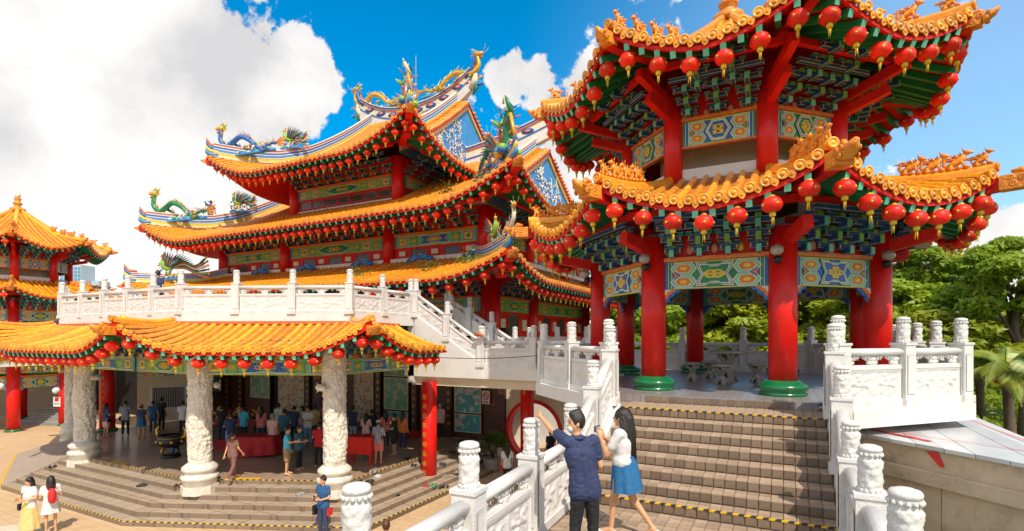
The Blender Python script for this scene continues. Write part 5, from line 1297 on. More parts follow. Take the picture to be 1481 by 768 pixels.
# ------------------------------------------------------------------ ground floor: hall front, moon gates, furniture
def u_at(px,v):
    t=(px-740)/756; return v*(t*CA-SA)/(CA+t*SA)
def paint_mat(name,base,cols,scale,seed):
    m=bpy.data.materials.new(name); m.use_nodes=True; t=m.node_tree; p=t.nodes['Principled BSDF']
    tcn=t.nodes.new('ShaderNodeTexCoord'); mp=t.nodes.new('ShaderNodeMapping'); mp.inputs['Location'].default_value=(seed,seed*2,seed*3); t.links.new(tcn.outputs['Object'],mp.inputs[0])
    nz_=t.nodes.new('ShaderNodeTexNoise'); nz_.inputs['Scale'].default_value=scale; nz_.inputs['Detail'].default_value=7; nz_.inputs['Roughness'].default_value=.65; nz_.inputs['Distortion'].default_value=.35; t.links.new(mp.outputs[0],nz_.inputs['Vector'])
    cr=t.nodes.new('ShaderNodeValToRGB'); cr.color_ramp.interpolation='CONSTANT'; e=cr.color_ramp.elements; e[0].color=(*base,1); e[0].position=0; e[1].color=(*cols[0],1); e[1].position=.52
    for i,c in enumerate(cols[1:]): q=e.new(.56+.045*i); q.color=(*c,1)
    t.links.new(nz_.outputs[0],cr.inputs[0])
    n2=t.nodes.new('ShaderNodeTexNoise'); n2.inputs['Scale'].default_value=scale*.6; t.links.new(mp.outputs[0],n2.inputs['Vector'])
    mx=t.nodes.new('ShaderNodeMix'); mx.data_type='RGBA'; mx.blend_type='MULTIPLY'; mx.inputs[0].default_value=.5; t.links.new(cr.outputs[0],mx.inputs[6]); t.links.new(n2.outputs['Color'],mx.inputs[7])
    t.links.new(mx.outputs[2],p.inputs['Base Color']); p.inputs['Roughness'].default_value=.35; return m
PT1=paint_mat('painting_cream',(.80,.66,.42),[(.62,.06,.03),(.80,.40,.10),(.10,.20,.42),(.70,.10,.05),(.12,.34,.12),(.8,.7,.5)],4.5,1.3)
PT2=paint_mat('painting_green',(.22,.46,.30),[(.55,.72,.50),(.72,.60,.20),(.80,.30,.28),(.80,.78,.70),(.10,.30,.12)],3.2,4.1)
PT3=paint_mat('painting_sea',(.10,.42,.44),[(.40,.66,.62),(.82,.80,.72),(.80,.45,.38),(.10,.25,.30),(.7,.6,.2)],2.6,7.7)
HF=root('hall_front',(0,0,0),0,'dark wooden hall front with painted panels and doors behind the porch','wall')
WV=21.0
def fbox(nm,x0,x1,z0,z1,y,th,m,parent=None):
    mb=MB(); mb.box(((x0+x1)/2,y,(z0+z1)/2),(x1-x0,th,z1-z0),m); return part(nm,mb,parent or HF)
mb=MB(); xl=U0-11.2; xr=-11.2
for (a,b) in ((xl,-27.2),(-24.9,-18.9),(-16.6,xr)): mb.box(((a+b)/2,WV+.2,.3),(b-a,.3,5.2),WOOD)
mb.box(((xl+xr)/2,WV+.2,2.0),(xr-xl,.32,1.9),WOOD); part('wall_board',mb,HF)
mb=MB(); mb.box((-23.2,WV+3.5,.3),(17,.2,5.2),DARK); mb.box((-14.7,WV+1.9,.3),(.2,3.2,5.2),DARK); mb.box((-23.2,WV+2.,FZ-.05),(17,3.5,.1),PORCHF); part('inner_room',mb,HF)
def painting(x0,x1,z0,z1,m,frame=WOOD):
    f=fbox('picture_frame',x0-.09,x1+.09,z0-.09,z1+.09,WV+.0,.10,frame); fbox('painting',x0,x1,z0,z1,WV-.055,.02,m,f)
    mb=MB()
    for (a,b,c,d) in ((x0-.03,x0,z0,z1),(x1,x1+.03,z0,z1),(x0-.03,x1+.03,z0-.03,z0),(x0-.03,x1+.03,z1,z1+.03)): mb.box(((a+b)/2,WV-.06,(c+d)/2),(b-a,.05,d-c),CRM)
    part('gilt_edge',mb,f)
for (pa,pb,za,zb_,m) in ((306,320,-.9,1.1,PT2),(364,390,-1.1,1.2,PT2),(404,440,-1.7,1.3,PT1),(514,540,-1.9,1.4,PT1),
                         (557,590,.55,1.1,PT2),(557,590,-1.15,.42,PT2),(557,590,-2.0,-1.3,PT3)):
    painting(u_at(pa,WV),u_at(pb,WV),za,zb_,m)
painting(u_at(659,WV)+.0,u_at(695,WV)-.0,-1.02,.6,PT3); painting(u_at(659,WV),u_at(695,WV),-1.95,-1.15,PT3)
rnd=random.Random(5)
for px in (330,349,446,548,600,650):
    x=u_at(px,WV); c=fbox('lettered_post',x-.17,x+.17,FZ,1.3,WV-.06,.12,WOOD)
    for k in range(8): mb=MB(); glyph(mb,(x,WV-.13,.9-.36*k),.2,rnd,None); part('gold_character',mb,c)
def door(px0,px1):
    a,b=u_at(px0,WV),u_at(px1,WV); n=2
    for k in range(n):
        x0=a+(b-a)*k/n+.02; x1=a+(b-a)*(k+1)/n-.02; d=fbox('door',x0,x1,FZ+.05,1.0,WV+.02,.07,WOOD)
        mb=MB()
        for q in range(4): mb.box(((x0+x1)/2,WV-.03,FZ+.45+.75*q),((x1-x0)*.7,.03,.5),TERR if q==3 else WOOD)
        part('door_panel',mb,d)
door(452,480)
mb=MB(); mb.box(((xr-6)/2-.0,0,0),(.1,.1,.1),CWALL)
# right moon-gate wall
def moon_wall(name_label,x0,x1,cx,cz,r,z0,z1,v):
    W=root('moon_gate_wall',(0,0,0),0,name_label,'wall','walls with moon gates')
    mb=MB(); n=48; th=.3
    for y,fl in ((v-th/2,False),(v+th/2,True)):
        vs=[];
        def rim(a):      # projection of a ray to the wall rectangle
            dx,dz=math.cos(a),math.sin(a); t=min([(q) for q in (((x1-cx)/dx if dx>1e-6 else 99),((x0-cx)/dx if dx<-1e-6 else 99),((z1-cz)/dz if dz>1e-6 else 99),((z0-cz)/dz if dz<-1e-6 else 99))]); return (cx+dx*t,cz+dz*t)
        A=sorted([2*math.pi*i/n for i in range(n)]+[math.atan2(zz-cz,xx-cx)%(2*math.pi) for xx in (x0,x1) for zz in (z0,z1)]); m_=len(A)
        for a in A: vs.append((cx+r*math.cos(a),y,cz+r*math.sin(a)))
        for a in A: p=rim(a); vs.append((p[0],y,p[1]))
        fs=[(i,(i+1)%m_,(i+1)%m_+m_,i+m_) for i in range(m_)]
        mb.raw(vs,fs if fl else [tuple(reversed(f)) for f in fs],CWALL)
    part('wall',mb,W)
    mb=MB(); pr=[(-.09,-.22),(.06,-.22),(.06,.22),(-.09,.22)]; vs=[]
    for i in range(n):
        a=2*math.pi*i/n
        for (dr,dy) in pr: vs.append((cx+(r+dr)*math.cos(a),v+dy,cz+(r+dr)*math.sin(a)))
    mb.raw(vs,[(i*4+j,i*4+(j+1)%4,((i+1)%n)*4+(j+1)%4,((i+1)%n)*4+j) for i in range(n) for j in range(4)],REDM); part('round_red_frame',mb,W)
moon_wall('cream wall with a round red framed moon gate under the walkway',-11.1,-3.4,-9.75,-1.62,1.32,PZ,1.0,WV)
moon_wall('cream wall with a round moon gate at the far left of the hall front',-40.5,-32.8,-35.6,-1.3,1.35,PZ,2.6,WV)
mb=MB(); mb.box((-8.5,25.6,-.9),(16,.3,5),WHW); mb.box((-36,31,-.9),(12,.3,4),WHW); struct('courtyard_wall',mb)
mb=MB(); mb.prism([(-13.4,20.2),(-11.15,20.2),(-11.15,21.1),(-13.4,21.1)],PZ,FZ-.0,CWALL); mb.box((-11.3,20.9,-1.2),(.35,.35,4.0),WOOD); struct('wall_plinth',mb)
red_column((-9.4,19.5,PZ),4.0,.28,'red column standing in front of the right moon gate',1)
red_column((u_at(155,14.3),14.3,FZ),4.4,.34,'red lettered column at the left end of the porch',8,.5)
# no smoking sign
sg=root('no_smoking_sign',(u_at(703,WV-.02),WV-.06,-.28),0,'white no smoking sign on the dark wall beside the green paintings','sign')
mb=MB(); mb.box((0,0,0),(.42,.03,.62),WHT); part('sign_board',mb,sg)
mb=MB(); mb.tube([(.15*math.cos(a),-.025,.06+.15*math.sin(a)) for a in np.linspace(0,2*math.pi,25)],.022,REDM,5,cap=False); mb.bar((-.10,-.025,.16),(.10,-.025,-.04),.03,.03,REDM); mb.box((0,-.02,.06),(.16,.01,.03),BLK); mb.box((0,-.02,-.2),(.3,.008,.05),REDM); mb.box((0,-.02,-.26),(.24,.008,.02),BLK); part('sign_print',mb,sg)
# kiosk at the left back
kp=pxp(198,0,29.5)
K=root('cream_kiosk',(kp[0],kp[1],FZ),R_(45+10),'cream kiosk with barred windows and a painted green band, left rear of the porch','kiosk')
mb=MB(); mb.box((1.5,1.5,1.9),(3,3,3.8),CWALL); part('wall',mb,K)
for M0 in (Matrix.Translation((1.5,0,0)),Matrix.Translation((0,1.5,0))@Matrix.Rotation(R_(-90),4,'Z')):
    part('painted_band',board(2.9,.42,2,5),K,M0@Matrix.Translation((0,-.02,2.75)))
    wm=MB(); wm.box((0,-.02,1.35),(1.7,.1,1.3),WHT); w=part('window',wm,K,M0)
    bm=MB()
    for q in range(14): bm.box((-.75+.115*q,-.08,1.35),(.03,.03,1.15),STON)
    bm.box((0,-.075,1.35),(1.56,.02,1.16),PANE); part('window_bars',bm,w)
# furniture ------------------------------------------------
def at(px,Zc,z=FZ): return pxp(px,z,Zc)
t=root('offering_table',at(369,21.3),R_(28),'long table draped in red cloth on the porch, left of the middle column','table')
mb=MB(); mb.box((0,0,.78),(1.7,.8,.05),WOOD); part('table_top',mb,t)
mb=MB()
def drape(a,b):
    s=a*5.2; w,d=.88,.43
    if s<1.7: p=Vector((-w+s*1.03,-d,0)); n_=Vector((0,-1,0))
    elif s<2.6: p=Vector((w,-d+(s-1.7)*.95,0)); n_=Vector((1,0,0))
    elif s<4.3: p=Vector((w-(s-2.6)*1.03,d,0)); n_=Vector((0,1,0))
    else: p=Vector((-w,d-(s-4.3)*.95,0)); n_=Vector((-1,0,0))
    return p+n_*(.02+b*.07*(1+.9*math.sin(s*11)))+Vector((0,0,.81-b*(.74+.04*math.sin(s*3))))
mb.grid(drape,90,8,CLOTH); mb.box((0,0,.808),(1.78,.88,.012),CLOTH); part('red_cloth',mb,t)
t=root('altar_table',at(333,25.5),R_(18),'dark altar table crowded with offerings behind the red draped table','table')
mb=MB(); mb.box((0,0,.88),(3.4,.9,.09),WOOD); mb.box((0,-.44,.72),(3.3,.04,.24),CLOTH); part('table_top',mb,t)
for sx in (-1.5,1.5):
    for sy in (-.35,.35): mb=MB(); mb.box((sx,sy,.42),(.12,.12,.84),WOOD); part('leg',mb,t)
rnd=random.Random(3); cp=at(333,25.5)
for q in range(13):
    lx=-1.5+.25*q; z=FZ+.93; c,s=math.cos(R_(18)),math.sin(R_(18)); x=cp[0]+lx*c; y=cp[1]+lx*s
    k=q%4; mb=MB()
    if k==0: 
        for w in range(26): mb.ball((rnd.gauss(0,.1),rnd.gauss(0,.1),.32+rnd.gauss(0,.08)),(.045,.045,.035),[LEM,LEM,ORP,WHT][w%4],6,4)
        mb.lathe([(.06,0),(.09,.1),(.05,.25)],WHT,10); nm,lb='flower_vase','vase of yellow flowers on the altar table'
    elif k==1: mb.lathe([(.10,0),(.12,.05),(.03,.06)],BRAS,12); FR=[(.05*math.cos(w),.05*math.sin(w),.10+.05*(w%2)) for w in range(6)]; nm,lb='fruit_dish','brass dish of oranges on the altar table'
    elif k==2: mb.lathe([(.06,0),(.06,.3),(.07,.32),(.02,.33),(.012,.45)],CLOTH,10); nm,lb='candle','red candle on the altar table'
    else: mb.lathe([(.09,0),(.14,.08),(.12,.18),(.14,.2)],BRAS,14); [mb.tube([(0,0,.18),(.05*math.cos(w),.05*math.sin(w),.42)],.006,CLOTH,4) for w in range(6)]; nm,lb='incense_pot','small brass incense pot on the altar table'
    o=root(nm,(x,y,z),0,lb+f', {ordn(q//4)} from the left','offering','offerings on the altar'); part('vessel',mb,o)
    if k==1:
        for c_ in FR: ob_=MB(); ob_.ball(c_,.05,ORP,7,5); part('orange',ob_,o)
t=root('donation_table',at(523,19.9),R_(20),'red box on legs standing right behind the rightmost carved column','table')
mb=MB(); mb.box((0,0,.72),(.95,.55,.62),REDM); mb.box((0,0,1.05),(1.02,.62,.05),CLOTH); part('box',mb,t)
for sx in (-.42,.42):
    for sy in (-.22,.22): mb=MB(); mb.box((sx,sy,.21),(.07,.07,.42),REDM); part('leg',mb,t)
for k,px in enumerate((582,598)):
    t=root('kneeling_stool',at(px,25.0),R_(5),['left of two red padded kneeling stools by the hall door','right of two red padded kneeling stools by the hall door'][k],'stool'); mb=MB(); mb.box((0,0,.15),(.55,.4,.28),CLOTH); mb.ball((0,0,.3),(.27,.19,.06),REDM,10,6); part('cushion',mb,t)
t=root('red_carpet_stool',at(330,22.6),R_(28),'low red stool beside the red draped table','stool'); mb=MB(); mb.box((0,0,.2),(.9,.5,.4),CLOTH); part('cushion',mb,t)
# incense urn on a low stand
t=root('incense_urn',at(247,21.0),.3,'black and gold bronze incense urn on curved legs standing on the porch','urn')
mb=MB(); mb.lathe([(.30,0),(.36,.03),(.36,.09),(.22,.12)],BLK,20); part('base',mb,t)
for k in range(3):
    a=2.1*k; mb=MB(); mb.tube([(.28*math.cos(a),.28*math.sin(a),.1),(.34*math.cos(a),.34*math.sin(a),.25),(.26*math.cos(a),.26*math.sin(a),.42)],[.07,.05,.08],[BLK,BLU,BRAS][k],7); part('leg',mb,t)
mb=MB(); mb.lathe([(.2,.40),(.44,.50),(.50,.64),(.48,.76),(.42,.80),(.50,.86),(.50,.90),(.40,.90),(.36,.8)],BLK,24); mb.lathe([(.445,.78),(.46,.79),(.445,.81)],BRAS,24)
for k in range(8): a=k*.785; mb.ball((.49*math.cos(a),.49*math.sin(a),.65),(.06,.06,.06),GLD,7,5)
part('bowl',mb,t)
for sgn in (-1,1): mb=MB(); mb.tube([(sgn*.46,0,.8),(sgn*.64,0,.86),(sgn*.68,0,1.08),(sgn*.56,0,1.2)],[.05,.06,.05,.03],GLD,7); part('handle',mb,t)
# potted bush beside the moon gate
t=root('potted_bush',pxp(712,PZ,22.3),0,'leafy potted bush left of the right moon gate','plant')
mb=MB(); mb.lathe([(.25,0),(.36,.1),(.42,.5),(.46,.55),(.40,.56)],STON,18); part('pot',mb,t)
rnd=random.Random(9); mb=MB()
for q in range(900):
    a=rnd.uniform(0,6.28); e=rnd.uniform(-.3,1.4); r=rnd.uniform(.25,.75); c=Vector((r*math.cos(a)*math.cos(e),r*math.sin(a)*math.cos(e),1.05+r*math.sin(e)*.8)); d=(c-Vector((0,0,.9))).normalized()*.18+Vector((0,0,-.06)); w=d.cross(Vector((rnd.random(),rnd.random(),1))).normalized()*.05
    mb.raw([c,c+d*.5+w,c+d,c+d*.5-w],[(0,1,2,3)],LEAFM)
for q in range(12): a=q*.52; mb.tube([(0,0,.5),(.2*math.cos(a),.2*math.sin(a),1.1),(.35*math.cos(a),.35*math.sin(a),1.9 if q%5==0 else 1.3)],[.02,.015,.006],WOOD,4)
part('leaves',mb,t)

# lower storey under the far pavilion
FP=(-44.5,15.5)
mb=MB(); mb.prism([(FP[0]-PAVC[0]*0+(x-PAVC[0]),y) for x,y in OCT],.78,1.33,WHW); struct('far_pavilion_slab',mb)
mb=MB(); mb.box((-34.2,18.1,1.1),(9.6,3.6,.6),WHW); struct('far_walkway',mb)
for k in range(8):
    c=octa(3.33,k); c0=Vector((FP[0]+c.x,FP[1]+c.y,PZ)); nm_=['front left','front right','right front','right rear','rear right','rear left','left rear','left front'][k]
    red_column(c0,3.9,.32,f'red lower column with green foot under the far pavilion, {nm_}',0)
LP=root('lower_beams',(FP[0],FP[1],0),0,'painted boards and beams linking the red lower columns of the far pavilion','beam')
for k in range(8):
    a=R_(-90+45*k); o=Vector((math.cos(a),math.sin(a),0)); M=lambda z,off=0:frameM(o*(3.08+off)+Vector((0,0,z)),Vector((-math.sin(a),math.cos(a),0)),-o,Vector((0,0,1)))
    part('painted_board',board(2.0,.62,1,90+k),LP,M(-.28)); part('painted_board',board(2.0,.40,2,80+k),LP,M(.50)); bm=MB(); bm.box((0,0,0),(2.1,.12,.09),ORP); part('orange_beam',bm,LP,M(.1))
    for sx in (-1,1): part('spandrel',SPAN,LP,M(-.6)@Matrix.Translation((sx*1.0,0,0))@Matrix.Scale(-sx,4,(1,0,0)))
sp_=root('stepped_stone_mound',(FP[0]+1.3,FP[1]+1.8,PZ),R_(20),'grey stepped stone pyramid under the far pavilion','monument')
for k in range(12): mb=MB(); s=3.0*(1-k/12.5); mb.box((0,0,.08+.155*k),(s,s,.15),mat('grey_step_stone',(.33,.31,.30),.8,(.25,.24,.23),4,.3,30,.1)); part('stone_course',mb,sp_)
for (px,py,lb) in ((82,578,'small white and red notice on a red column at the far left'),):
    p=pxp(82,2.5-90/756*31.0,31.0-1.0); s_=root('notice',p,R_(20),lb,'sign'); mb=MB(); mb.box((0,0,0),(.45,.03,.55),WHT); mb.box((0,-.02,.12),(.25,.01,.2),REDM); mb.box((0,-.02,-.12),(.34,.01,.04),BLK); part('board',mb,s_)
mb=MB(); mb.box((-43,21.5,-1.2),(17,.3,4.0),DARK); mb.box((-51,12,-1.2),(.3,20,4.0),CWALL); struct('undercroft_wall',mb)  # first wall near-black, painting in the shade behind the lower columns
mb=MB(); mb.box((-50,40,-1),(40,.4,5),WHW); struct('rear_wall',mb)
# white wall lamp globes
for (px,y_,Zc,lb) in ((0,556,31,'round white lamp globe on the leftmost red column'),(81,562,31,'round white lamp globe on the red column under the far pavilion')):
    p=pxp(px,2.5-(y_-488)/756*Zc,Zc-1.2); s_=root('lamp_globe',p,0,lb,'lamp'); mb=MB(); mb.ball((0,0,0),.19,WHT,12,8); part('globe',mb,s_); mb=MB(); mb.tube([(0,0,0),(.1,.25,.05)],.03,BLK,5); part('arm',mb,s_)
# round spot lamps on the pavilion columns, floodlight
GLS=mat('lamp_glass',(.42,.35,.29),.12,(.30,.24,.2),8,0,10,.1,coat=.6)
for (k,da,lb) in ((1,-.6,'round spotlight on the near red column of the pavilion'),(7,.5,'round spotlight on the front left red column of the pavilion'),(0,.2,'round spotlight on the left-hand front red column of the pavilion'),(2,-.9,'round spotlight on the right red column of the pavilion')):
    c=octa(3.33,k); p=(PAVC[0]+c.x,PAVC[1]+c.y,1.35+2.72); a=R_(-112.5+45*k)+da; s_=root('spot_lamp',p,a,lb,'lamp','round spot lamps on the pavilion columns')
    mb=MB(); mb.tube([(.26,0,0),(.42,0,.02)],.025,BLK,6); mb.ball((.42,0,-.06),(.09,.09,.08),BLK,9,6); part('bracket_arm',mb,s_); mb=MB(); mb.ball((.48,0,.12),(.125,.125,.11),GLS,12,8); part('glass_bowl',mb,s_)
p=pxp(1328,4.62,11.6); s_=root('floodlight',p,R_(10),'black floodlight hanging under the right eave of the pavilion','lamp')
mb=MB(); mb.box((0,0,0),(.34,.22,.30),BLK); part('housing',mb,s_); mb=MB(); mb.box((.02,-.13,-.03),(.28,.02,.22),GLS,Matrix.Rotation(.2,4,'X')); part('lens',mb,s_); mb=MB(); mb.tube([(0,0,.15),(0,.1,.55)],.02,BLK,5); part('arm',mb,s_)
# hanging white wire sagging under the walkway
mb=MB(); a=Vector((-13.6,15.6,1.95)); b=Vector((-5.9,15.9,2.06)); mb.tube([a.lerp(b,q/20)-Vector((0,0,.25*4*(q/20)*(1-q/20))) for q in range(21)],.012,BLK,4); single('cable',mb,'thin dark cable sagging in front of the white walkway','cable')
mb=MB(); mb.tube([(-9.85,16.1,2.62),(-9.65,16.1,2.60),(-9.5,16.1,2.55)],[.07,.08,.03],TERR,6); single('cloth_scrap',mb,'small brown cloth lying on the foot of the terrace stair rail','cloth')
# shoes left on the steps
SHM=[mat('shoe_black',(.02,.018,.017),.5,(.03,.03,.03)),mat('shoe_navy',(.04,.05,.09),.6),mat('shoe_brown',(.12,.05,.03),.6),mat('shoe_grey',(.35,.33,.32),.7),mat('shoe_white',(.7,.68,.65),.6),mat('shoe_green',(.05,.35,.18),.6),mat('shoe_red',(.5,.05,.05),.6)]
def shoe_mesh(m):
    mb=MB(); mb.tube([(0,-.13,.035),(0,-.05,.04),(0,.05,.035),(0,.13,.025)],[.035,.045,.05,.03],m,8,flat=.75); mb.box((0,0,.01),(.085,.27,.02),m)
    me=mb.mesh('sole'); st=MB(); st.tube([(-.045,.03,.03),(0,.05,.085),(.045,.03,.03)],.012,m,5); return me,st.mesh('strap')
SHO=[shoe_mesh(m) for m in SHM]; SCN=['black','navy','brown','grey','white','green','red']
def step_point(px,py):
    """point of the porch steps seen at (px,py): test each tread level"""
    best=None
    for i in range(0,NR+1):
        z=FZ-RH*i; Zc=(2.5-z)*756/(py-488); x,y,_=pxp(px,z,Zc)
        pin=bay_poly(.42*i); pout=bay_poly(.42*(i-1)) if i>0 else None
        def inside(P,x,y):
            c=False; n=len(P)
            for k in range(n):
                (x1,y1),(x2,y2)=P[k],P[(k+1)%n]
                if (y1>y)!=(y2>y) and x<(x2-x1)*(y-y1)/(y2-y1)+x1: c=not c
            return c
        if i==NR: return (x,y,PZ)
        if inside(pin,x,y): return (x,y,z)
rnd=random.Random(21); cnt={}; SHOES=[]
for (px,py,ci) in ((75,676,0),(88,667,0),(98,655,0),(197,691,3),(205,703,0),(255,691,0),(257,703,2),(276,703,2),(296,703,0),(273,715,0),(332,706,0),(345,707,5),(357,707,4),(300,695,0),(316,695,0),(392,696,0),(398,697,0),(346,748,0),(350,763,0),(433,716,3),(441,711,0),(454,698,4),(485,701,0),(517,696,0),(539,683,3),(534,697,0),(545,690,4),(563,677,0),(583,684,1),(571,717,0),(594,694,3),(600,690,1),(617,703,6),(626,703,5),(634,706,0),(645,690,3),(655,683,3),(644,705,0),(655,655,0),(662,648,4),(676,647,3),(590,664,0),(612,668,0),(640,672,1),(665,665,0),(683,662,0),(690,672,0),(598,674,0),(640,664,0),(700,668,0),(702,660,2)): SHOES.append((px,py,ci))
for (px,py,ci) in sorted(SHOES):
    cnt[ci]=cnt.get(ci,-1)+1
    p=step_point(px,py); rz=rnd.uniform(0,6.28); me,stp=SHO[ci]
    for sgn in (-1,1):
        q=(p[0]+sgn*.075*math.cos(rz)+rnd.uniform(-.02,.02),p[1]+sgn*.075*math.sin(rz),p[2]+.004)
        o=root('shoe',q,rz+rnd.uniform(-.3,.3),f'{"left" if sgn<0 else "right"} shoe of the {ordn(cnt[ci])} {SCN[ci]} pair from the left on the porch steps','shoe','shoes left on the porch steps'); part('sole',me,o); part('strap',stp,o)
# ------------------------------------------------------------------ people
def capsule(mb,a,b,ra,rb,n=12):
    a,b=Vector(a),Vector(b); t=(b-a); t=t.normalized() if t.length>1e-6 else Vector((0,0,1))
    pts=[];rad=[]
    for k in range(4): q=math.pi/2*(1-k/4); pts.append(a-t*ra*math.sin(q)); rad.append(max(.002,ra*math.cos(q)))
    pts+= [a,b]; rad+=[ra,rb]
    for k in range(1,5): q=math.pi/2*k/4; pts.append(b+t*rb*math.sin(q)); rad.append(max(.002,rb*math.cos(q)))
    mb.tube(pts,rad,SKINM,n)
def chain_(mb,pts,rads):
    for i in range(len(pts)-1): capsule(mb,pts[i],pts[i+1],rads[i],rads[i+1])
SKINM=mat('skin',(.68,.37,.20),.5,(.60,.31,.165),6,.03,30,.03)
def melt(mb,vox,it=4):
    """fuse overlapping limbs into one continuous skin"""
    me=mb.mesh('tmp'); o=bpy.data.objects.new('tmp',me); COL.objects.link(o)
    r=o.modifiers.new('r','REMESH'); r.mode='VOXEL'; r.voxel_size=vox; r.use_smooth_shade=True
    s=o.modifiers.new('s','SMOOTH'); s.factor=.5; s.iterations=it
    dg=bpy.context.evaluated_depsgraph_get(); ev=o.evaluated_get(dg); m=bpy.data.meshes.new_from_object(ev)
    bpy.data.objects.remove(o); 
    m.polygons.foreach_set('use_smooth',[True]*len(m.polygons)); return m
BASE=dict(hip=(0,0,.93),chest=(0,0,1.26),neck=(0,0,1.44),head=(0,.01,1.585),
  shl=(-.175,0,1.39),shr=(.175,0,1.39),ell=(-.225,-.03,1.11),elr=(.225,-.03,1.11),wrl=(-.235,.05,.87),wrr=(.235,.05,.87),
  hal=(-.232,.09,.79),har=(.232,.09,.79),hpl=(-.085,0,.90),hpr=(.085,0,.90),knl=(-.10,.01,.49),knr=(.10,.01,.49),anl=(-.11,-.02,.08),anr=(.11,-.02,.08),tol=(-.13,.13,.03),tor=(.13,.13,.03))
def pose(**k): d=dict(BASE); d.update(k); return {a:Vector(b) for a,b in d.items()}
POSES=dict(
 stand=pose(),
 hold=pose(ell=(-.24,.0,1.12),elr=(.24,.0,1.12),wrl=(-.12,.22,1.10),wrr=(.12,.22,1.12),hal=(-.07,.30,1.13),har=(.07,.30,1.15)),
 walk=pose(knl=(-.10,.14,.50),anl=(-.10,.22,.09),tol=(-.11,.37,.06),knr=(.10,-.06,.49),anr=(.11,-.30,.13),tor=(.12,-.18,.03),wrl=(-.24,-.12,.88),hal=(-.24,-.14,.80),wrr=(.24,.20,.93),har=(.23,.27,.87),elr=(.23,.04,1.12)),
 point=pose(elr=(.26,.12,1.18),wrr=(.22,.34,1.22),har=(.20,.42,1.24),head=(.02,.01,1.585)),
 pray=pose(ell=(-.24,.05,1.13),elr=(.24,.05,1.13),wrl=(-.06,.24,1.26),wrr=(.06,.24,1.26),hal=(-.03,.28,1.34),har=(.03,.28,1.34)))
def torso(mb,P,g=0.,lo=.0):
    h,c,n=P['hip'],P['chest'],P['neck']; sl,sr=P['shl'],P['shr']; e=(sr-sl).normalized()
    w=h.lerp(c,.5)
    for s in (-1,1):
        chain_(mb,[h+e*s*.075+Vector((0,0,lo)),w+e*s*.055,c+e*s*.075],[.100+g*(1.8 if g>0 else 1),.094+g*1.2,.105+g])
        capsule(mb,c+e*s*.05+Vector((0,0,.08)),(sl if s<0 else sr)-e*s*.015,.075+g,.058+g)
    capsule(mb,h+Vector((0,0,lo)),c,.10+g,.11+g)
def legs(mb,P,g=0.,k=1.0):
    for a,b,c in (('hpl','knl','anl'),('hpr','knr','anr')):
        p,q,r=P[a],P[b],P[c]
        if k<=.5: capsule(mb,p,p.lerp(q,k*2),.088+g,.088-.03*k*2+g*1.3)
        else: capsule(mb,p,q,.088+g,.056+g); capsule(mb,q,q.lerp(r,(k-.5)*2),.056+g,.038+g*1.2)
    capsule(mb,P['hpl']+Vector((0,0,.02)),P['hpr']+Vector((0,0,.02)),.095+g*.6,.095+g*.6)
def fingers(mb,P,s,vr=1.):
    h=P['hal' if s<0 else 'har']; w=P['wrl' if s<0 else 'wrr']; d=(h-w).normalized(); side=d.cross(Vector((s,0,0.2))).normalized(); nn=side.cross(d)
    for k in range(4):
        o=h+side*(.03-.02*k); ln=(.06,.075,.07,.055)[k]; chain_(mb,[o,o+d*ln*.55,o+d*ln*.95-nn*s*.02],[.010,.009,.007])
    o=w.lerp(h,.45)+side*.03; chain_(mb,[o,o+side*.025+d*.025,o+side*.03+d*.055],[.013,.011,.008])
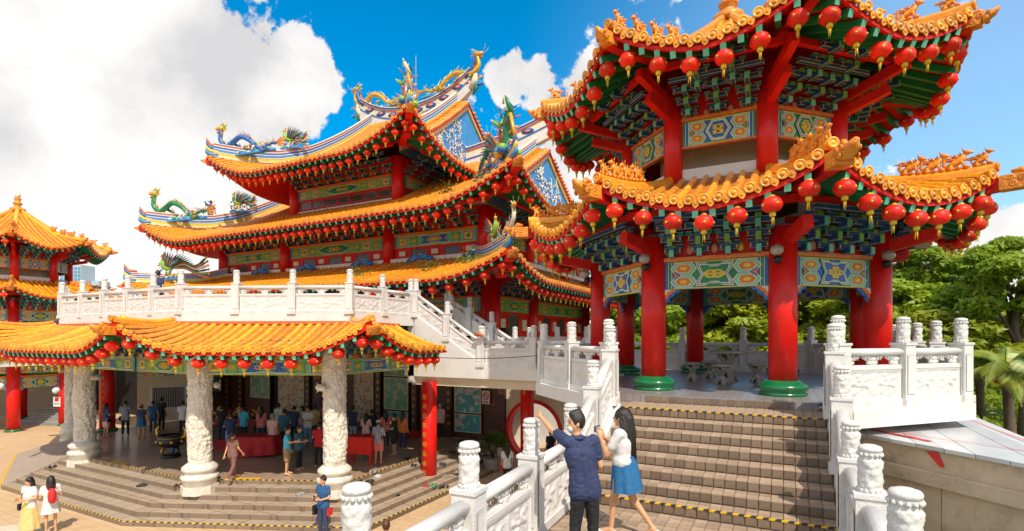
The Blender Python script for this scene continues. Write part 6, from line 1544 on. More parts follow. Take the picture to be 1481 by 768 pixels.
def person_meshes(P,vox,female=False,lo=-.075):
    r={}
    b=MB(); torso(b,P,-.012); legs(b,P,-.008)
    for s,a_,e_,w_,h_ in ((-1,'shl','ell','wrl','hal'),(1,'shr','elr','wrr','har')):
        chain_(b,[P[a_],P[e_],P[w_]],[.047,.038,.027]); capsule(b,P[w_],P[w_].lerp(P[h_],.9),.027,.032)
    for a,t in (('anl','tol'),('anr','tor')): capsule(b,P[a],P[t],.040,.034); capsule(b,P[a]+Vector((0,0,.0)),P[a]+Vector((0,-.03,-.04)),.04,.035)
    hd=P['head']; f=P.get('face',Vector((0,1,0))); sd_=Vector((f.y,-f.x,0))
    capsule(b,P['neck']-Vector((0,0,.05)),hd-Vector((0,0,.06)),.055,.05)
    b.ball(hd,(.078,.095,.115),SKINM,14,10) if abs(f.y)>.7 else b.ball(hd,(.095,.078,.115),SKINM,14,10)
    capsule(b,hd+f*.045-Vector((0,0,.05)),hd+f*.055-Vector((0,0,.085)),.045,.032); capsule(b,hd+f*.085+Vector((0,0,.005)),hd+f*.105-Vector((0,0,.018)),.014,.016)
    for s in (-1,1): b.ball(hd+sd_*s*.078-Vector((0,0,.005)),(.018,.022,.032),SKINM,6,5)
    if vox<.012: fingers(b,P,-1); fingers(b,P,1)
    r['body']=melt(b,vox,3)
    if vox>=.012:                                     # slender fingers added after fusing
        q=MB(); fingers(q,P,-1); fingers(q,P,1); r['fingers']=q
    t=MB(); torso(t,P,.014,lo)
    for a_,e_ in (('shl','ell'),('shr','elr')): capsule(t,P[a_],P[a_].lerp(P[e_],.62),.066,.056)
    capsule(t,P['neck']-Vector((0,0,.05)),P['neck']-Vector((0,0,.02)),.075,.066); r['shirt']=melt(t,vox,14 if vox<.012 else 5)
    t=MB(); legs(t,P,.012,.97); r['trousers']=melt(t,vox,3)
    t=MB(); legs(t,P,.03,.42); r['shorts']=melt(t,vox,3)
    def skirt(z0,z1,r0,r1,seed):
        m=MB(); c0=Vector((P['hip'].x,P['hip'].y,0)); c1=(P['anl']+P['anr'])/2; c1=c0.lerp(Vector((c1.x,c1.y,0)),.35); n=36; K=10; vs=[]
        for k in range(K+1):
            f_=k/K; z=z0+(z1-z0)*f_; R=r0+(r1-r0)*f_**.8; c=c0.lerp(c1,f_)
            for j in range(n):
                a=2*math.pi*j/n; rr=R*(1+.10*f_*math.sin(a*7+seed)+.04*f_*math.sin(a*13)); vs.append((c.x+rr*math.cos(a),c.y+rr*.78*math.sin(a),z))
        m.raw(vs,[(i*n+j,i*n+(j+1)%n,(i+1)*n+(j+1)%n,(i+1)*n+j) for i in range(K) for j in range(n)],SKINM,True); return m.mesh('skirt')
    r['skirt']=skirt(1.09,.62,.165 if vox<.012 else .145,.225,1); r['long_skirt']=skirt(1.08,.22,.15,.27,2)
    h=MB(); c=hd-f*.018+Vector((0,0,.028)); rr=(.092,.102,.112) if abs(f.y)>.7 else (.102,.092,.112)
    h.ball(c,rr,SKINM,14,10); capsule(h,hd+f*.05+Vector((0,0,.10)),hd-f*.03+Vector((0,0,.11)),.04,.05); r['hair_short']=melt(h,max(.008,vox*.7),2)
    h2=MB(); h2.ball(c,tuple(q*1.05 for q in rr),SKINM,14,10); chain_(h2,[hd-f*.06,hd-f*.085-Vector((0,0,.18)),hd-f*.10-Vector((0,0,.36))],[.085,.085,.05])
    for s in (-1,1): chain_(h2,[hd-f*.03+sd_*s*.06,hd-f*.06+sd_*s*.07-Vector((0,0,.2)),hd-f*.08+sd_*s*.05-Vector((0,0,.34))],[.045,.05,.03])
    r['hair_long']=melt(h2,max(.009,vox*.7),2)
    fc=MB()
    for s in (-1,1): fc.ball(hd+f*.083+sd_*s*.032+Vector((0,0,.012)),(.012,.012,.008),BLK,6,4); fc.box(hd+f*.088+sd_*s*.032+Vector((0,0,.034)),(.03 if abs(f.y)>.7 else .01,.01 if abs(f.y)>.7 else .03,.006),BLK)
    fc.box(hd+f*.098-Vector((0,0,.052)),(.04 if abs(f.y)>.7 else .012,.012 if abs(f.y)>.7 else .04,.008),mat('lips',(.45,.12,.10),.5)); r['face_features']=fc.mesh('face_features')
    sh=MB()
    for a,t in (('anl','tol'),('anr','tor')): capsule(sh,P[a]+Vector((0,-.03,-.045)),P[t],.046,.040)
    r['shoes']=melt(sh,vox,1)
    r={k:(v.mesh(k) if isinstance(v,MB) else v) for k,v in r.items()}
    for k in ('body','fingers','shirt','trousers','shorts','skirt','long_skirt','hair_short','hair_long','shoes'):
        if k in r and len(r[k].materials)==0: r[k].materials.append(SKINM)
    return r
PROT={k:person_meshes(v,.02) for k,v in POSES.items()}
def cm(name,c,rough=.75,c2=None,scale=14): return mat('cloth_'+name,c,rough,c2,scale,.9,8,.0)
HAIR=mat('black_hair',(.012,.009,.008),.35,(.03,.02,.015),40,.4,120,0); HAIRG=mat('grey_hair',(.35,.33,.31),.6,(.2,.19,.18),40,.3,120,0); HAIRB=mat('brown_hair',(.10,.03,.015),.4,(.06,.02,.01),40,.3,120,0)
CM=dict(orange=cm('orange',(.80,.22,.03)),black=cm('black',(.015,.015,.018)),navy=cm('navy',(.03,.05,.13)),teal=cm('teal',(.03,.14,.22)),cyan=cm('cyan',(.02,.34,.58),.75,(.10,.55,.75),30),white=cm('white',(.75,.74,.72)),tan=cm('tan',(.36,.22,.11)),
 red=cm('red',(.62,.02,.02)),pink=cm('pink',(.62,.30,.30),.75,(.72,.50,.48),40),olive=cm('olive',(.09,.09,.06)),pattern=cm('pattern',(.30,.15,.11),.8,(.12,.06,.05),30),stripe=cm('stripe',(.5,.5,.52),.8,(.06,.07,.15),22),
 green=cm('green',(.04,.22,.05)),denim=cm('denim',(.02,.16,.36),.85,(.015,.11,.26),50),yellow=cm('yellow',(.72,.52,.20),.7,(.66,.46,.17)),grey=cm('grey',(.42,.45,.50)),blue=cm('blue',(.02,.10,.26)),skyb=cm('skyb',(.16,.3,.5)),cream=cm('cream',(.74,.62,.50)),redpr=cm('redprint',(.66,.05,.05),.75,(.7,.3,.28),40),dotted=cm('dotted',(.018,.028,.085),.8,(.04,.055,.13),90))
def setm(o,m): 
    if len(o.data.materials)==0: o.data.materials.append(m)
    o.material_slots[0].link='OBJECT'; o.material_slots[0].material=m
def add_person(loc,rz,ht,pose_,label,top='white',bottom='black',hair='short',lower='trousers',hairm=None,shoes=None,extra=None,group=None,prot=None):
    o=root('person',loc,rz,label,'person',group); s=ht/1.70; o.scale=(s,s,s); M=prot or PROT[pose_]
    part('body',M['body'],o)
    if 'fingers' in M: part('fingers',M['fingers'],o)
    if top: setm(part('shirt',M['shirt'],o),CM[top])
    setm(part(lower,M[lower],o),CM[bottom]); setm(part('hair',M['hair_'+hair],o),hairm or HAIR); part('face_features',M['face_features'],o)
    if shoes: setm(part('shoes',M['shoes'],o),CM[shoes])
    for (nm,mb) in (extra or []): part(nm,mb,o)
    return o
def wrinkle(me,amp,sc=1.):
    for v in me.vertices:
        p=v.co; n=noise.noise(Vector((p.x*9*sc,p.y*9*sc,p.z*22*sc+4*noise.noise(p*6)))); v.co=p+v.normal*amp*(1-2*abs(n))
def facing(a): a=R_(a); X,Zc=-math.sin(a),-math.cos(a); x,y=CA*X-SA*Zc,SA*X+CA*Zc; return math.atan2(y,x)-math.pi/2
def backpack(m,y=-.19):
    b=MB(); b.tube([(0,y,.98),(0,y-.02,1.1),(0,y-.02,1.25),(0,y,1.38)],[.12,.15,.14,.08],m,10,flat=.7); b.box((0,y-.10,1.08),(.18,.06,.16),m)
    for s in (-1,1): b.tube([(s*.09,y+.05,1.38),(s*.11,.07,1.42),(s*.12,.13,1.25),(s*.12,.0,1.05)],.016,m,5)
    return b
def bag(m,x=.22,z=.86):
    b=MB(); b.box((x,.02,z),(.08,.22,.18),m); b.tube([(x,.02,z+.09),(.1,.13,1.25),(-.1,.02,1.46)],.010,m,5); return b
def cap_(m): 
    b=MB(); b.ball((0,0,1.655),(.105,.11,.075),m,12,6); b.ball((0,.11,1.64),(.075,.08,.012),m,10,4); return b
def at_feet(px,py,c=4.8): return pxp(px,2.5-c,c*756/(py-488))
folk=[
 (153,632,4.8,1.62,'hold',200,dict(top='navy',bottom='pink',hair='long',lower='shorts',extra=[('bag',bag(CM['black']))]),'woman in dark top and pink skirt with shoulder bag beside the left carved columns'),
 (181,630,4.8,1.68,'hold',150,dict(top='stripe',bottom='black',extra=[('bag',bag(CM['black'],-.22))]),'person in pale striped shirt and black trousers, left part of the porch'),
 (204,634,4.8,1.60,'stand',170,dict(top='navy',bottom='denim',lower='skirt',hair='short',extra=[('straw_hat',cap_(CM['tan']))]),'person in navy top, denim skirt and hat, left part of the porch'),
 (233,624,4.8,1.72,'stand',185,dict(top='black',bottom='black',extra=[('black_hat',cap_(BLK))]),'person dressed all in black with a black hat behind the incense urn'),
 (221,627,4.8,1.62,'stand',160,dict(top='blue',bottom='navy'),'person in dark blue seen between two visitors near the moon gate'),
 (320,640,4.8,1.70,'pray',180,dict(top='black',bottom='navy'),'person in black at the altar table, close behind the middle carved column'),
 (333,655,4.8,1.66,'pray',150,dict(top='navy',bottom='skyb',lower='shorts'),'person in navy top and blue shorts at the altar by the middle carved column'),
 (336,694,4.8,1.62,'walk',200,dict(top='pattern',bottom='pattern',hair='short'),'woman in patterned brown jumpsuit stepping onto the porch edge'),
 (394,657,4.8,1.66,'stand',195,dict(top='pink',bottom='olive',hairm=HAIRG),'man in checked pink shirt and olive trousers beside the red draped table'),
 (411,650,4.8,1.72,'hold',170,dict(top='teal',bottom='black'),'man in dark teal shirt behind the red draped table'),
 (415,687,4.8,1.68,'point',-100,dict(top='cyan',bottom='tan',lower='shorts'),'man in bright cyan dotted shirt and tan shorts on the porch'),
 (432,680,4.8,1.60,'hold',-80,dict(top='teal',bottom='black',extra=[]),'woman in dark teal top and black leggings facing right on the porch'),
 (445,644,4.8,1.72,'hold',0,dict(top='white',bottom='skyb',extra=[]),'man in open white shirt and pale blue jeans facing the camera'),
 (461,675,4.8,1.64,'hold',170,dict(top='red',bottom='black'),'person in red vest and black trousers left of the right carved column'),
 (474,646,4.8,1.68,'stand',180,dict(top='green',bottom='black'),'person in green top behind the red vest'),
 (488,640,4.8,1.66,'stand',170,dict(top='white',bottom='grey'),'person in white top half hidden by the right carved column'),
 (425,640,4.8,1.66,'pray',180,dict(top='navy',bottom='black'),'person in navy at the back of the porch behind the man in the white shirt'),
 (547,671,4.8,1.66,'hold',185,dict(top='stripe',bottom='redpr',lower='shorts',extra=[('cap',cap_(CM['grey'])),('waist_bag',bag(CM['black'],.12,1.0))]),'person in striped shirt, red print shorts and grey cap by the red box'),
 (570,658,4.8,1.66,'hold',100,dict(top='black',bottom='black',lower='shorts'),'person in black shorts and dark top right of the striped shirt'),
 (557,648,4.8,1.60,'hold',150,dict(top='redpr',bottom='navy',hair='long'),'woman in red print top between the striped shirt and the black shorts'),
 (529,652,4.8,1.58,'hold',190,dict(top='pink',bottom='navy',hair='long'),'woman in pink top behind the red box, right of the carved column'),
 (537,646,4.8,1.62,'stand',160,dict(top='black',bottom='olive'),'person in black behind the pink top near the red box'),
 (636,635,4.8,1.68,'stand',20,dict(top='pink',bottom='black',hairm=HAIRG,extra=[]),'grey haired man in pale pink shirt standing by the dark doorway'),
 (300,650,4.8,1.66,'pray',180,dict(top='black',bottom='navy'),'person in black between the urn and the middle carved column'),
 (352,640,4.8,1.62,'pray',185,dict(top='cyan',bottom='black'),'person in cyan top standing behind the red draped table at the altar'),
 (378,642,4.8,1.64,'stand',180,dict(top='redpr',bottom='navy',hair='long'),'long haired woman in red print top at the altar behind the red draped table'),
 (402,636,4.8,1.70,'hold',200,dict(top='white',bottom='tan'),'man in white shirt and tan trousers near the tall cream painting'),
 (455,638,4.8,1.66,'stand',175,dict(top='yellow',bottom='navy'),'person in pale yellow top deep inside the porch by the open door'),
 (436,636,4.8,1.58,'hold',10,dict(top='pink',bottom='skyb',hair='long'),'woman in pink facing out of the hall beside the man in the white shirt'),
 (470,634,4.8,1.64,'pray',180,dict(top='orange',bottom='black'),'person in orange top at the hall door threshold'),
 (510,640,4.8,1.66,'stand',185,dict(top='navy',bottom='grey'),'person in navy right behind the rightmost carved column'),
 (264,630,4.8,1.68,'hold',175,dict(top='white',bottom='black'),'person in white shirt right of the incense urn near the moon gate'),
 (582,650,4.8,1.60,'stand',200,dict(top='orange',bottom='navy',hair='long'),'woman in orange top at the right end of the group by the red box'),
]
for (px,py,c,ht,po,fa,kw,lb) in folk:
    add_person(at_feet(px,py,c),facing(fa),ht,po,lb,**kw)
ph=MB(); ph.box((0,.33,1.16),(.07,.012,.13),BLK)
bg_=MB(); bg_.box((.27,0,.72),(.10,.2,.26),CM['black']); bg_.box((-.27,.02,.74),(.06,.16,.2),CM['red'])
add_person(pxp(467,PZ,15.0),facing(25),1.72,'hold','man in dark blue polo shirt and trousers at the foot of the porch steps',top='blue',bottom='navy',shoes='black',extra=[('phone',ph),('hand_bag',bg_)])
add_person(pxp(42,PZ,15.0),facing(10),1.68,'hold','woman in white blouse and long pale yellow skirt, left of the pair on the plaza',top='white',bottom='yellow',hair='long',lower='long_skirt',shoes='black',extra=[('bag',bag(CM['black']))])
dr=add_person(pxp(73,PZ,15.2),facing(130),1.66,'hold','woman in white dress with a red backpack on the plaza',top='white',bottom='white',hair='long',lower='skirt',shoes='black',extra=[('red_backpack',backpack(CM['red']))])
add_person(pxp(733,PZ,19.9),facing(170),1.60,'stand','woman in white shirt and black trousers walking toward the moon gate',top='white',bottom='black',hair='long',extra=[('red_bag',bag(CM['red'],-.25,.8))])
add_person(pxp(796,PZ,22.6),facing(150),1.70,'stand','dark clothed person seen through the right side of the moon gate',top='black',bottom='black')
add_person(pxp(558,PZ,11.4),facing(170),1.70,'stand','brown haired person whose head just shows at the bottom beside a white post',top='navy',bottom='black',hairm=HAIRB)
add_person(pxp(646,PZ,11.6),facing(150),1.66,'stand','person in pinkish top partly hidden behind the lower balustrade',top='pink',bottom='black',hairm=HAIRB)
add_person(pxp(228,TZ,19.2),facing(185),1.66,'stand','person in navy shirt standing behind the terrace balustrade',top='navy',bottom='black')
add_person((-11.75,17.3,2.75),facing(-120),1.72,'walk','man in light grey shirt walking down the white terrace stairs',top='grey',bottom='black',shoes='black')

# ---- the couple in the foreground
def local(o,rz,s,p):      # world point to person space
    return (Matrix.Rotation(-rz,3,'Z')@(Vector(p)-Vector(o)))/s
mo=(-1.90,5.33,0); mrz=facing(168); ms=1.70/1.70
hand=local(mo,mrz,ms,(-2.69,5.81,1.555)); 
f_=local((0,0,0),mrz,1,(-CA,-SA,0)); f_.z=0; f_.normalize()
shl=Vector((-.20,.03,1.385)); 
P=pose(hip=(.02,0,.93),chest=(-.035,.02,1.25),neck=(-.06,.035,1.43),head=(-.075,.055,1.575),shl=shl,shr=(.135,.0,1.385),
  ell=shl.lerp(hand,.52)+Vector((0,0,-.03)),wrl=shl.lerp(hand,.93),hal=hand,elr=(.21,-.01,1.12),wrr=(.17,.18,.98),har=(.12,.24,.95),
  hpl=(-.055,0,.90),hpr=(.095,0,.90),knl=(-.09,.03,.49),anl=(-.12,-.04,.08),tol=(-.15,.10,.03),knr=(.12,.0,.49),anr=(.13,-.03,.08),tor=(.17,.10,.03))
dv=(P['hal']-P['wrl']); 
P['face']=Vector((-.94,.34,0)).normalized(); P['face']=Vector((-1,0,0))
MP=person_meshes(P,.0095); wrinkle(MP['shirt'],.010); wrinkle(MP['trousers'],.008,.9)
man=add_person(mo,mrz,1.70,'',"man in navy dotted short sleeved shirt leaning one arm on a white post",top='dotted',bottom='black',shoes='black',prot=MP)
mk_=MB(); hd=P['head']; mk_.ball(hd+Vector((-.068,0,-.055)),(.038,.052,.044),WHT,10,6); mk_.tube([hd+Vector((-.06,-.055,-.03)),hd+Vector((0,-.082,0))],.003,WHT,4); part('face_mask',mk_,man)
cl_=MB(); nk=P['neck']; cl_.tube([nk+Vector((.075*math.cos(a),.07*math.sin(a),-.005)) for a in np.linspace(0,6.28,16)],.020,CM['dotted'],6); part('collar',cl_,man)
wo=(-1.79,6.52,0); wrz=facing(120); ws=1.60/1.70
ph_=local(wo,wrz,ws,pxp(869,1.33,6.55))
P=pose(hip=(0,-.01,.93),chest=(0,0,1.25),head=(0,.02,1.575),ell=(-.21,.14,1.10),elr=(.21,.12,1.08),wrl=Vector((-.05,0,-.07))+ph_+Vector((0,-.04,0)),wrr=Vector((.05,0,-.09))+ph_+Vector((0,-.05,0)),hal=ph_+Vector((-.035,-.02,-.01)),har=ph_+Vector((.035,-.02,-.02)),
  knl=(-.07,.10,.49),anl=(-.08,.13,.08),tol=(-.09,.28,.03),knr=(.08,-.08,.50),anr=(.07,-.34,.13),tor=(.08,-.24,.03))
MW=person_meshes(P,.0095,lo=.085)
pm=MB(); pm.box(ph_+Vector((0,.02,.03)),(.15,.012,.075),BLK); pm.box(ph_+Vector((0,.011,.03)),(.138,.004,.066),BLU)
wm=add_person(wo,wrz,1.60,'','woman with long black hair in white top and denim skirt photographing with her phone',top='white',bottom='denim',hair='long',lower='skirt',shoes='white',prot=MW,extra=[('phone',pm)])
lh=MB(); hd=P['head']
for k in range(46):
    a=math.pi+.15+(math.pi-.3)*(k/45); o=Vector((.088*math.cos(a),.095*math.sin(a)-.0,0)); L2=random.uniform(.50,.62)
    lh.tube([hd+o*.75+Vector((0,0,.07)),hd+o*1.08+Vector((0,-.005,-.06)),hd+o*1.15+Vector((0,-.04,-.25)),hd+o*1.0+Vector((0,-.07+.01*math.sin(k),-L2))],[.02,.022,.02,.004],HAIR,5)
part('long_hair_strands',lh,wm)
pf_=MB()
for s in (-1,1):
    a=P['shl' if s<0 else 'shr']; e=P['ell' if s<0 else 'elr']; pf_.ball(a.lerp(e,.28),(.052,.052,.075),CM['white'],12,8)
part('puff_sleeves',pf_,wm); wm.scale=(ws*1.12,ws*1.12,ws); man.scale=(ms*.90,ms*.92,ms)
# ------------------------------------------------------------------ trees, palm, hillside, far tower, concrete wall
BARK=mat('bark',(.16,.11,.075),.9,(.10,.07,.05),6,.6,18,.1)
def leafmat(nm,c,c2): 
    m=mat(nm,c,.5,c2,1.1,0,10,.12,detail=6); p=m.node_tree.nodes['Principled BSDF']
    t=m.node_tree; tr=t.nodes.new('ShaderNodeBsdfTranslucent'); ms_=t.nodes.new('ShaderNodeMixShader'); ms_.inputs[0].default_value=.5; o_=[q for q in t.nodes if q.type=='OUTPUT_MATERIAL'][0]
    t.links.new(p.inputs['Base Color'].links[0].from_socket,tr.inputs['Color']); t.links.new(p.outputs[0],ms_.inputs[1]); t.links.new(tr.outputs[0],ms_.inputs[2]); t.links.new(ms_.outputs[0],o_.inputs[0]); return m
LV=[leafmat('foliage_yellow_green',(.52,.55,.035),(.32,.42,.03)),leafmat('foliage_mid_green',(.40,.50,.035),(.22,.34,.03)),leafmat('foliage_dark_green',(.13,.26,.035),(.08,.17,.025))]
def crown_mesh(seed,m,n=9000,airy=False,leaf=.20):
    rs=np.random.RandomState(seed); K=34 if airy else 46
    # clumps: shelves of foliage around limb ends
    ang=rs.uniform(0,2*math.pi,K); hh=rs.uniform(-.55,1.0,K); rr=np.sqrt(np.clip(1-hh**2*.8,.1,1))*rs.uniform(.35,1.0,K)
    cx=np.c_[rr*np.cos(ang),rr*np.sin(ang),hh*.75]; cs=rs.uniform(.16,.34,K)*(0.8 if airy else 1)
    idx=rs.randint(0,K,n); d=rs.normal(size=(n,3)); d/=np.linalg.norm(d,axis=1)[:,None]; rad=rs.uniform(.25,1,n)**.5
    c=cx[idx]+d*rad[:,None]*cs[idx][:,None]*np.array([1.2,1.2,.62])
    nrm=d*.6+rs.normal(size=(n,3))*.5+np.array([0,0,.7]); nrm/=np.linalg.norm(nrm,axis=1)[:,None]
    t=np.cross(nrm,rs.normal(size=(n,3))); t/=np.linalg.norm(t,axis=1)[:,None]; b=np.cross(nrm,t)
    s=(leaf*.22*rs.uniform(.6,1.3,n))[:,None]
    vs=np.stack([c-t*s*1.3,c+b*s*.6,c+t*s*1.3,c-b*s*.6],1).reshape(-1,3)
    me=bpy.data.meshes.new('crown'); me.vertices.add(4*n); me.vertices.foreach_set('co',vs.ravel()); me.loops.add(4*n); me.loops.foreach_set('vertex_index',np.arange(4*n)); me.polygons.add(n); me.polygons.foreach_set('loop_start',np.arange(n)*4); me.polygons.foreach_set('loop_total',np.full(n,4)); me.materials.append(m); me.update(); me.validate(); return me,cx
def trunk_mesh(cx,seed,H,crz,R):
    mb=MB(); rnd=random.Random(seed); top=Vector((0,0,H+crz*.2)); p=[Vector((0,0,-.5)),Vector((rnd.uniform(-.2,.2),rnd.uniform(-.2,.2),H*.4)),Vector((rnd.uniform(-.4,.4),rnd.uniform(-.4,.4),H*.8)),top]
    mb.tube(p,[.30,.22,.17,.08],BARK,8)
    for q in range(9):
        c=cx[q]; e=Vector((c[0]*R*.8,c[1]*R*.8,H+crz*.0+c[2]*crz*.8)); st=p[2].lerp(top,rnd.random()*.6) if q%2 else p[1].lerp(p[2],.7)
        mb.tube([st,st.lerp(e,.5)+Vector((0,0,.3)),e],[.11,.07,.02],BARK,5)
    return mb.mesh('trunk')
CR=[]
for i in range(6): CR.append(crown_mesh(40+i,LV[[0,1,0,1,1,0][i]],17000,airy=(i in (2,3)),leaf=.24))
def tree(loc,R,H,crz,k,label,rz=0,nm='leafy_tree',group='trees behind the pavilion'):
    t=root(nm,loc,rz,label,'tree',group); me,cx=CR[k]
    part('trunk',trunk_mesh(cx,k+int(R*10),H,crz,R),t)
    part('crown',me,t,Matrix.Translation((0,0,H))@Matrix.Diagonal((R,R,crz,1)))
def tpx(px,Zc,z=PZ-2.6): return pxp(px,z,Zc)
# (px, distance, crown radius, crown centre height above base, vertical half size, kind, label)
BZ=PZ-.6
trees=[(930,34,3.6,6.0,3.2,1,'dark green tree behind the left rear columns of the pavilion'),
 (985,38,4.2,7.2,3.4,0,'yellow green tree seen between the left and centre pavilion columns'),
 (1050,36,4.2,7.0,3.4,0,'broad bright tree seen behind the stone table'),
 (1095,42,4.6,7.8,3.6,1,'mid green tree seen left of the near red column'),
 (1165,34,4.0,6.6,3.4,5,'bright tree seen right of the near red column'),
 (1215,40,4.4,7.4,3.6,4,'dark tree behind the twin right columns'),
 (1290,30,3.2,7.1,3.0,1,'tree with dark trunks just right of the pavilion columns'),
 (1325,33,3.4,9.4,3.4,3,'tall airy tree rising under the right eave of the pavilion'),
 (1385,36,3.2,7.4,3.0,2,'wispy pale tree against the cloud at the right'),
 (1350,27,3.2,5.6,2.4,0,'low bright yellow green tree behind the right balustrade corner'),
 (1420,29,3.4,5.5,2.3,5,'spreading yellow green tree above the coconut palm'),
 (1475,25,2.9,8.6,2.9,3,'tall dark tree cut by the right edge of the picture'),
 (1480,40,4.2,6.4,2.6,1,'mid green tree behind the tall one at the right edge'),
 (1270,48,4.6,6.0,3.6,0,'far yellow green tree filling the gap beside the right columns'),
 (1440,52,5.0,6.2,3.0,4,'far dark tree on the horizon at the right'),
 (1130,52,5.5,7.6,3.6,0,'far pale tree behind the near red column'),
 (1010,52,5.5,7.6,3.6,4,'far dark tree behind the centre of the pavilion'),
 (905,44,4.2,6.6,3.2,2,'airy tree behind the leftmost red pavilion column')]
for i,(px,Zc,R,H,cz,k,lb) in enumerate(trees):
    p=tpx(px,Zc,BZ); tree(p,R,H,cz,k,lb,rz=i*1.3)
# undergrowth below the trees: one uncountable mass
rs=np.random.RandomState(5); n=34000
X=rs.uniform(4.5,60,n); Y=rs.uniform(16,58,n); hz=(1.6+1.6*np.array([noise.noise(Vector((x*.22,y*.22,0))) for x,y in zip(X,Y)]))+np.clip((Y-22)*.06,0,2)
keep=(X*.0+Y>15+.0*X)&~((X<7)&(Y<22)); X,Y,hz=X[keep],Y[keep],hz[keep]; n=len(X)
Z=BZ+hz*rs.uniform(.45,1.0,n)**.5
# also fill behind the pavilion
c=np.c_[X-6,Y+4,Z]; nr=rs.normal(size=(n,3))+np.array([0,0,1.2]); nr/=np.linalg.norm(nr,axis=1)[:,None]; t=np.cross(nr,rs.normal(size=(n,3))); t/=np.linalg.norm(t,axis=1)[:,None]; b=np.cross(nr,t); s=(.30*rs.uniform(.5,1.3,n))[:,None]
vs=np.stack([c-t*s,c+b*s*.5,c+t*s,c-b*s*.5],1).reshape(-1,3)
me=bpy.data.meshes.new('undergrowth'); me.vertices.add(4*n); me.vertices.foreach_set('co',vs.ravel()); me.loops.add(4*n); me.loops.foreach_set('vertex_index',np.arange(4*n)); me.polygons.add(n); me.polygons.foreach_set('loop_start',np.arange(n)*4); me.polygons.foreach_set('loop_total',np.full(n,4)); me.materials.append(LV[1]); me.update()
o=part('undergrowth',me,None); tag(o,'low green undergrowth below the trees','undergrowth',kind='stuff')
# coconut palm
def palm(loc,label,s=1.0,seed=1):
    t=root('coconut_palm',loc,0,label,'palm tree'); t.scale=(s,s,s); rnd=random.Random(seed)
    mb=MB(); mb.tube([(0,0,-1),(.1,0,1.2),(.05,.05,2.6),(0,0,3.4)],[.2,.16,.13,.16],BARK,9); part('trunk',mb,t)
    PL=mat('palm_leaf',(.30,.33,.03),.45,(.14,.22,.02),2,0,10,.12)
    for k in range(17):
        a=k*2.4; up=rnd.uniform(.2,1.4); ln=rnd.uniform(2.0,2.8); f=MB(); pts=[]
        for q in range(11):
            w=q/10; pts.append(Vector((math.cos(a)*ln*w*math.cos(up*(1-w*.3)),math.sin(a)*ln*w*math.cos(up*(1-w*.3)),3.4+ln*(math.sin(up)*w-.85*w*w*(1.2-.3*math.sin(up))))))
        f.tube(pts,[.03-.0026*q for q in range(11)],PL,4)
        for q in range(1,64):
            w=q/64*10; i=min(int(w),9); p=pts[i].lerp(pts[i+1],w-i); tt=(pts[i+1]-pts[i]).normalized(); sd_=tt.cross(Vector((0,0,1))).normalized(); L3=.55*math.sin(math.pi*min(.97,.12+q/72))
            for sg in (-1,1):
                d=(sd_*sg*.8+tt*.5+Vector((0,0,-.55))).normalized(); e=p+d*L3; wd=tt*.015; m=p+d*L3*.5+Vector((0,0,.03))
                f.raw([p-wd,p+wd,m+wd,e,m-wd],[(0,1,2,3,4)],PL)
        part('frond',f,t)
    c=MB()
    for q in range(9): c.ball((.25*math.cos(q*.8),.25*math.sin(q*.8),3.15-.06*(q%3)),(.11,.11,.13),ORP,8,6)
    for q in range(14): a=q*.9; c.tube([(0,0,3.3),(.35*math.cos(a),.35*math.sin(a),3.2),(.55*math.cos(a),.55*math.sin(a),2.9)],[.02,.015,.008],ORP,4)
    part('coconuts',c,t)
palm(pxp(1455,-1.55,15.0),'coconut palm with orange fruit stalks at the right edge',.92)
# concrete building edge under the right of the platform
cw=root('concrete_parapet',(0,0,0),0,'weathered concrete parapet wall with red cloth strips below the platform','wall')
a=Vector((.95,10.75,0)); d=Vector((1,-1,0)).normalized(); n_=Vector((1,1,0)).normalized(); ln=7.6
def cb(nm,o,z0,z1,t0,t1,m,l0=0,l1=ln):
    mb=MB(); c=[a+d*l0+n_*t0,a+d*l1+n_*t0,a+d*l1+n_*t1,a+d*l0+n_*t1]; mb.prism([(p.x,p.y) for p in c],z0,z1,m); part(nm,mb,cw)
SLAB=mat('pale_metal_roof',(.62,.64,.66),.35,(.50,.51,.52),1.2,.1,12,.12,dirt=((.40,.36,.31),.6,.9))
k=0; l=0
while l<ln: cb('concrete_panel',0,-3.3,.30,.0,.25,CONC,l+.012,min(ln,l+1.55)); l+=1.55
cb('ledge',0,.32,.52,-.10,.28,CONC); cb('dark_joint',0,.28,.335,.02,.2,BLK); cb('upper_band',0,.52,.84,.0,.25,CONC)
mb=MB(); e=a+d*ln; pts=[(a.x,a.y),(e.x,e.y),(e.x+.2,e.y+.2),(3.35,8.6),(3.35,20),(1.2,20)]
nsh=9
for q in range(nsh):
    xa=.95+2.5*q/nsh; xb=.95+2.5*(q+1)/nsh-.008; ya=a.y+a.x-xa-.12; yb=a.y+a.x-xb-.12
    mb=MB(); mb.prism([(xa,ya),(xb,yb),(xb,20),(xa,20)],.845+.002*(q%2),.90+.004*(q%2),SLAB); part('roof_sheet',mb,cw)
for q in range(0):
    x=1.9+.5*q; mb=MB(); mb.bar((x,12.6-(x-1.0)*1.0,.905),(x,20,.905),.02,.01,SLAB); part('roof_seam',mb,cw)
mb=MB(); mb.box((6.0,13.5,-2.2),(5,14,1.9),CONC); struct('lower_ground_block',mb) if False else None
RC=mat('red_strip',(.75,.03,.03),.6)
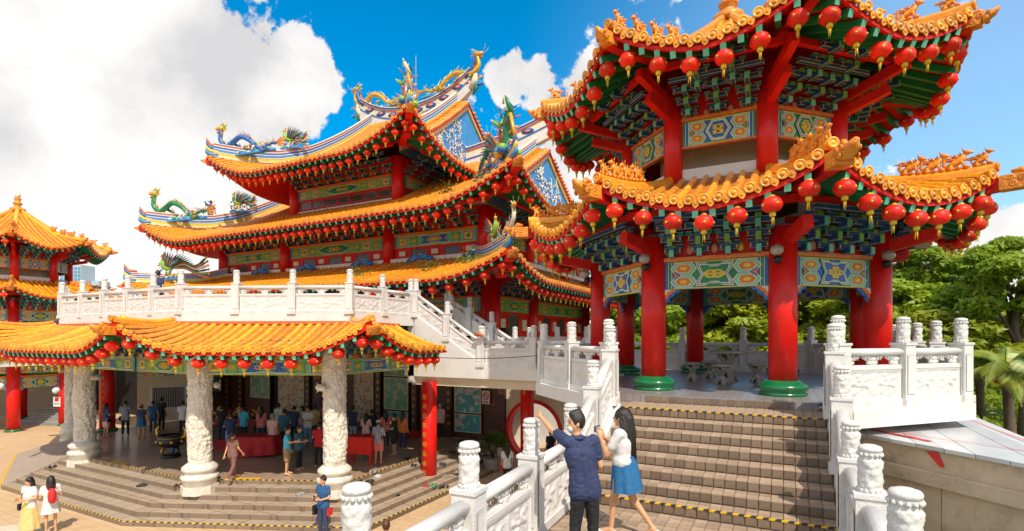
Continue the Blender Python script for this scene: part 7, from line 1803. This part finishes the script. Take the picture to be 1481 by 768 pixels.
def strip(p,q,w,z): 
    mb=MB(); p=Vector((*p,z)); q=Vector((*q,z)); s_=(q-p).cross(Vector((0,0,1))).normalized()*w; k=6; vs=[]
    for i in range(k+1): c=p.lerp(q,i/k)+Vector((0,0,.012+.008*math.sin(i*2.1))); vs+=[c-s_*(1-.3*math.sin(i)),c+s_]
    mb.raw(vs,[(2*i,2*i+1,2*i+3,2*i+2) for i in range(k)],RC); return mb
for (p,q,w,lb) in (((1.35,10.9),(2.0,10.05),.05,'red cloth strip lying over the parapet corner'),((1.5,10.9),(3.3,9.6),.012,'thin red string crossing the pale roof slab'),((3.2,13.5),(3.35,9.3),.012,'thin red string along the outer edge of the roof slab')):
    single('red_ribbon',strip(p,q,w,.905),lb,'ribbon')
mb=MB(); b0=a+d*1.35-n_*.012; mb.raw([b0+Vector((0,0,.80)),b0+d*.16+Vector((0,0,.82)),b0+d*.26+Vector((0,0,.62)),b0+d*.2+Vector((0,0,.60))],[(0,1,2,3)],RC); single('red_rag',mb,'red cloth hanging on the concrete below the platform','cloth')
mb=MB(); b0=a+d*3.6-n_*.02; mb.raw([b0+Vector((0,0,-.35)),b0+d*.08+Vector((0,0,-.33)),b0+d*.35+Vector((0,0,-.62)),b0+d*.22+Vector((0,0,-.66))],[(0,1,2,3)],RC); single('red_rag',mb,'lower red cloth hanging on the concrete wall at the bottom right','cloth')
# far tower
TW=mat('tower_glass',(.10,.28,.45),.25,(.16,.36,.52),.06,0,3,.0); TWF=mat('tower_frame',(.55,.62,.68),.5)
p=pxp(112,0,420); t=root('office_tower',(p[0],p[1],-20),R_(HEAD),'far blue glass office tower between the left pavilion and the terrace','building')
mb=MB(); mb.box((0,0,40),(17,14,80),TWF); part('frame',mb,t)
for f in range(20):
    for w in range(6):
        mb=MB(); mb.box((-7+2.8*w,-7.05,22+2.9*f),(2.2,.3,2.2),TW); piece(t,t,'window',mb,pos=(0,0,0))
finish(t)
mb=MB(); mb.box((14,6,34),(6,12,68),TWF); part('side_wing',mb,t)
print('objects',len(bpy.data.objects),'lanterns',LCOUNT[0])
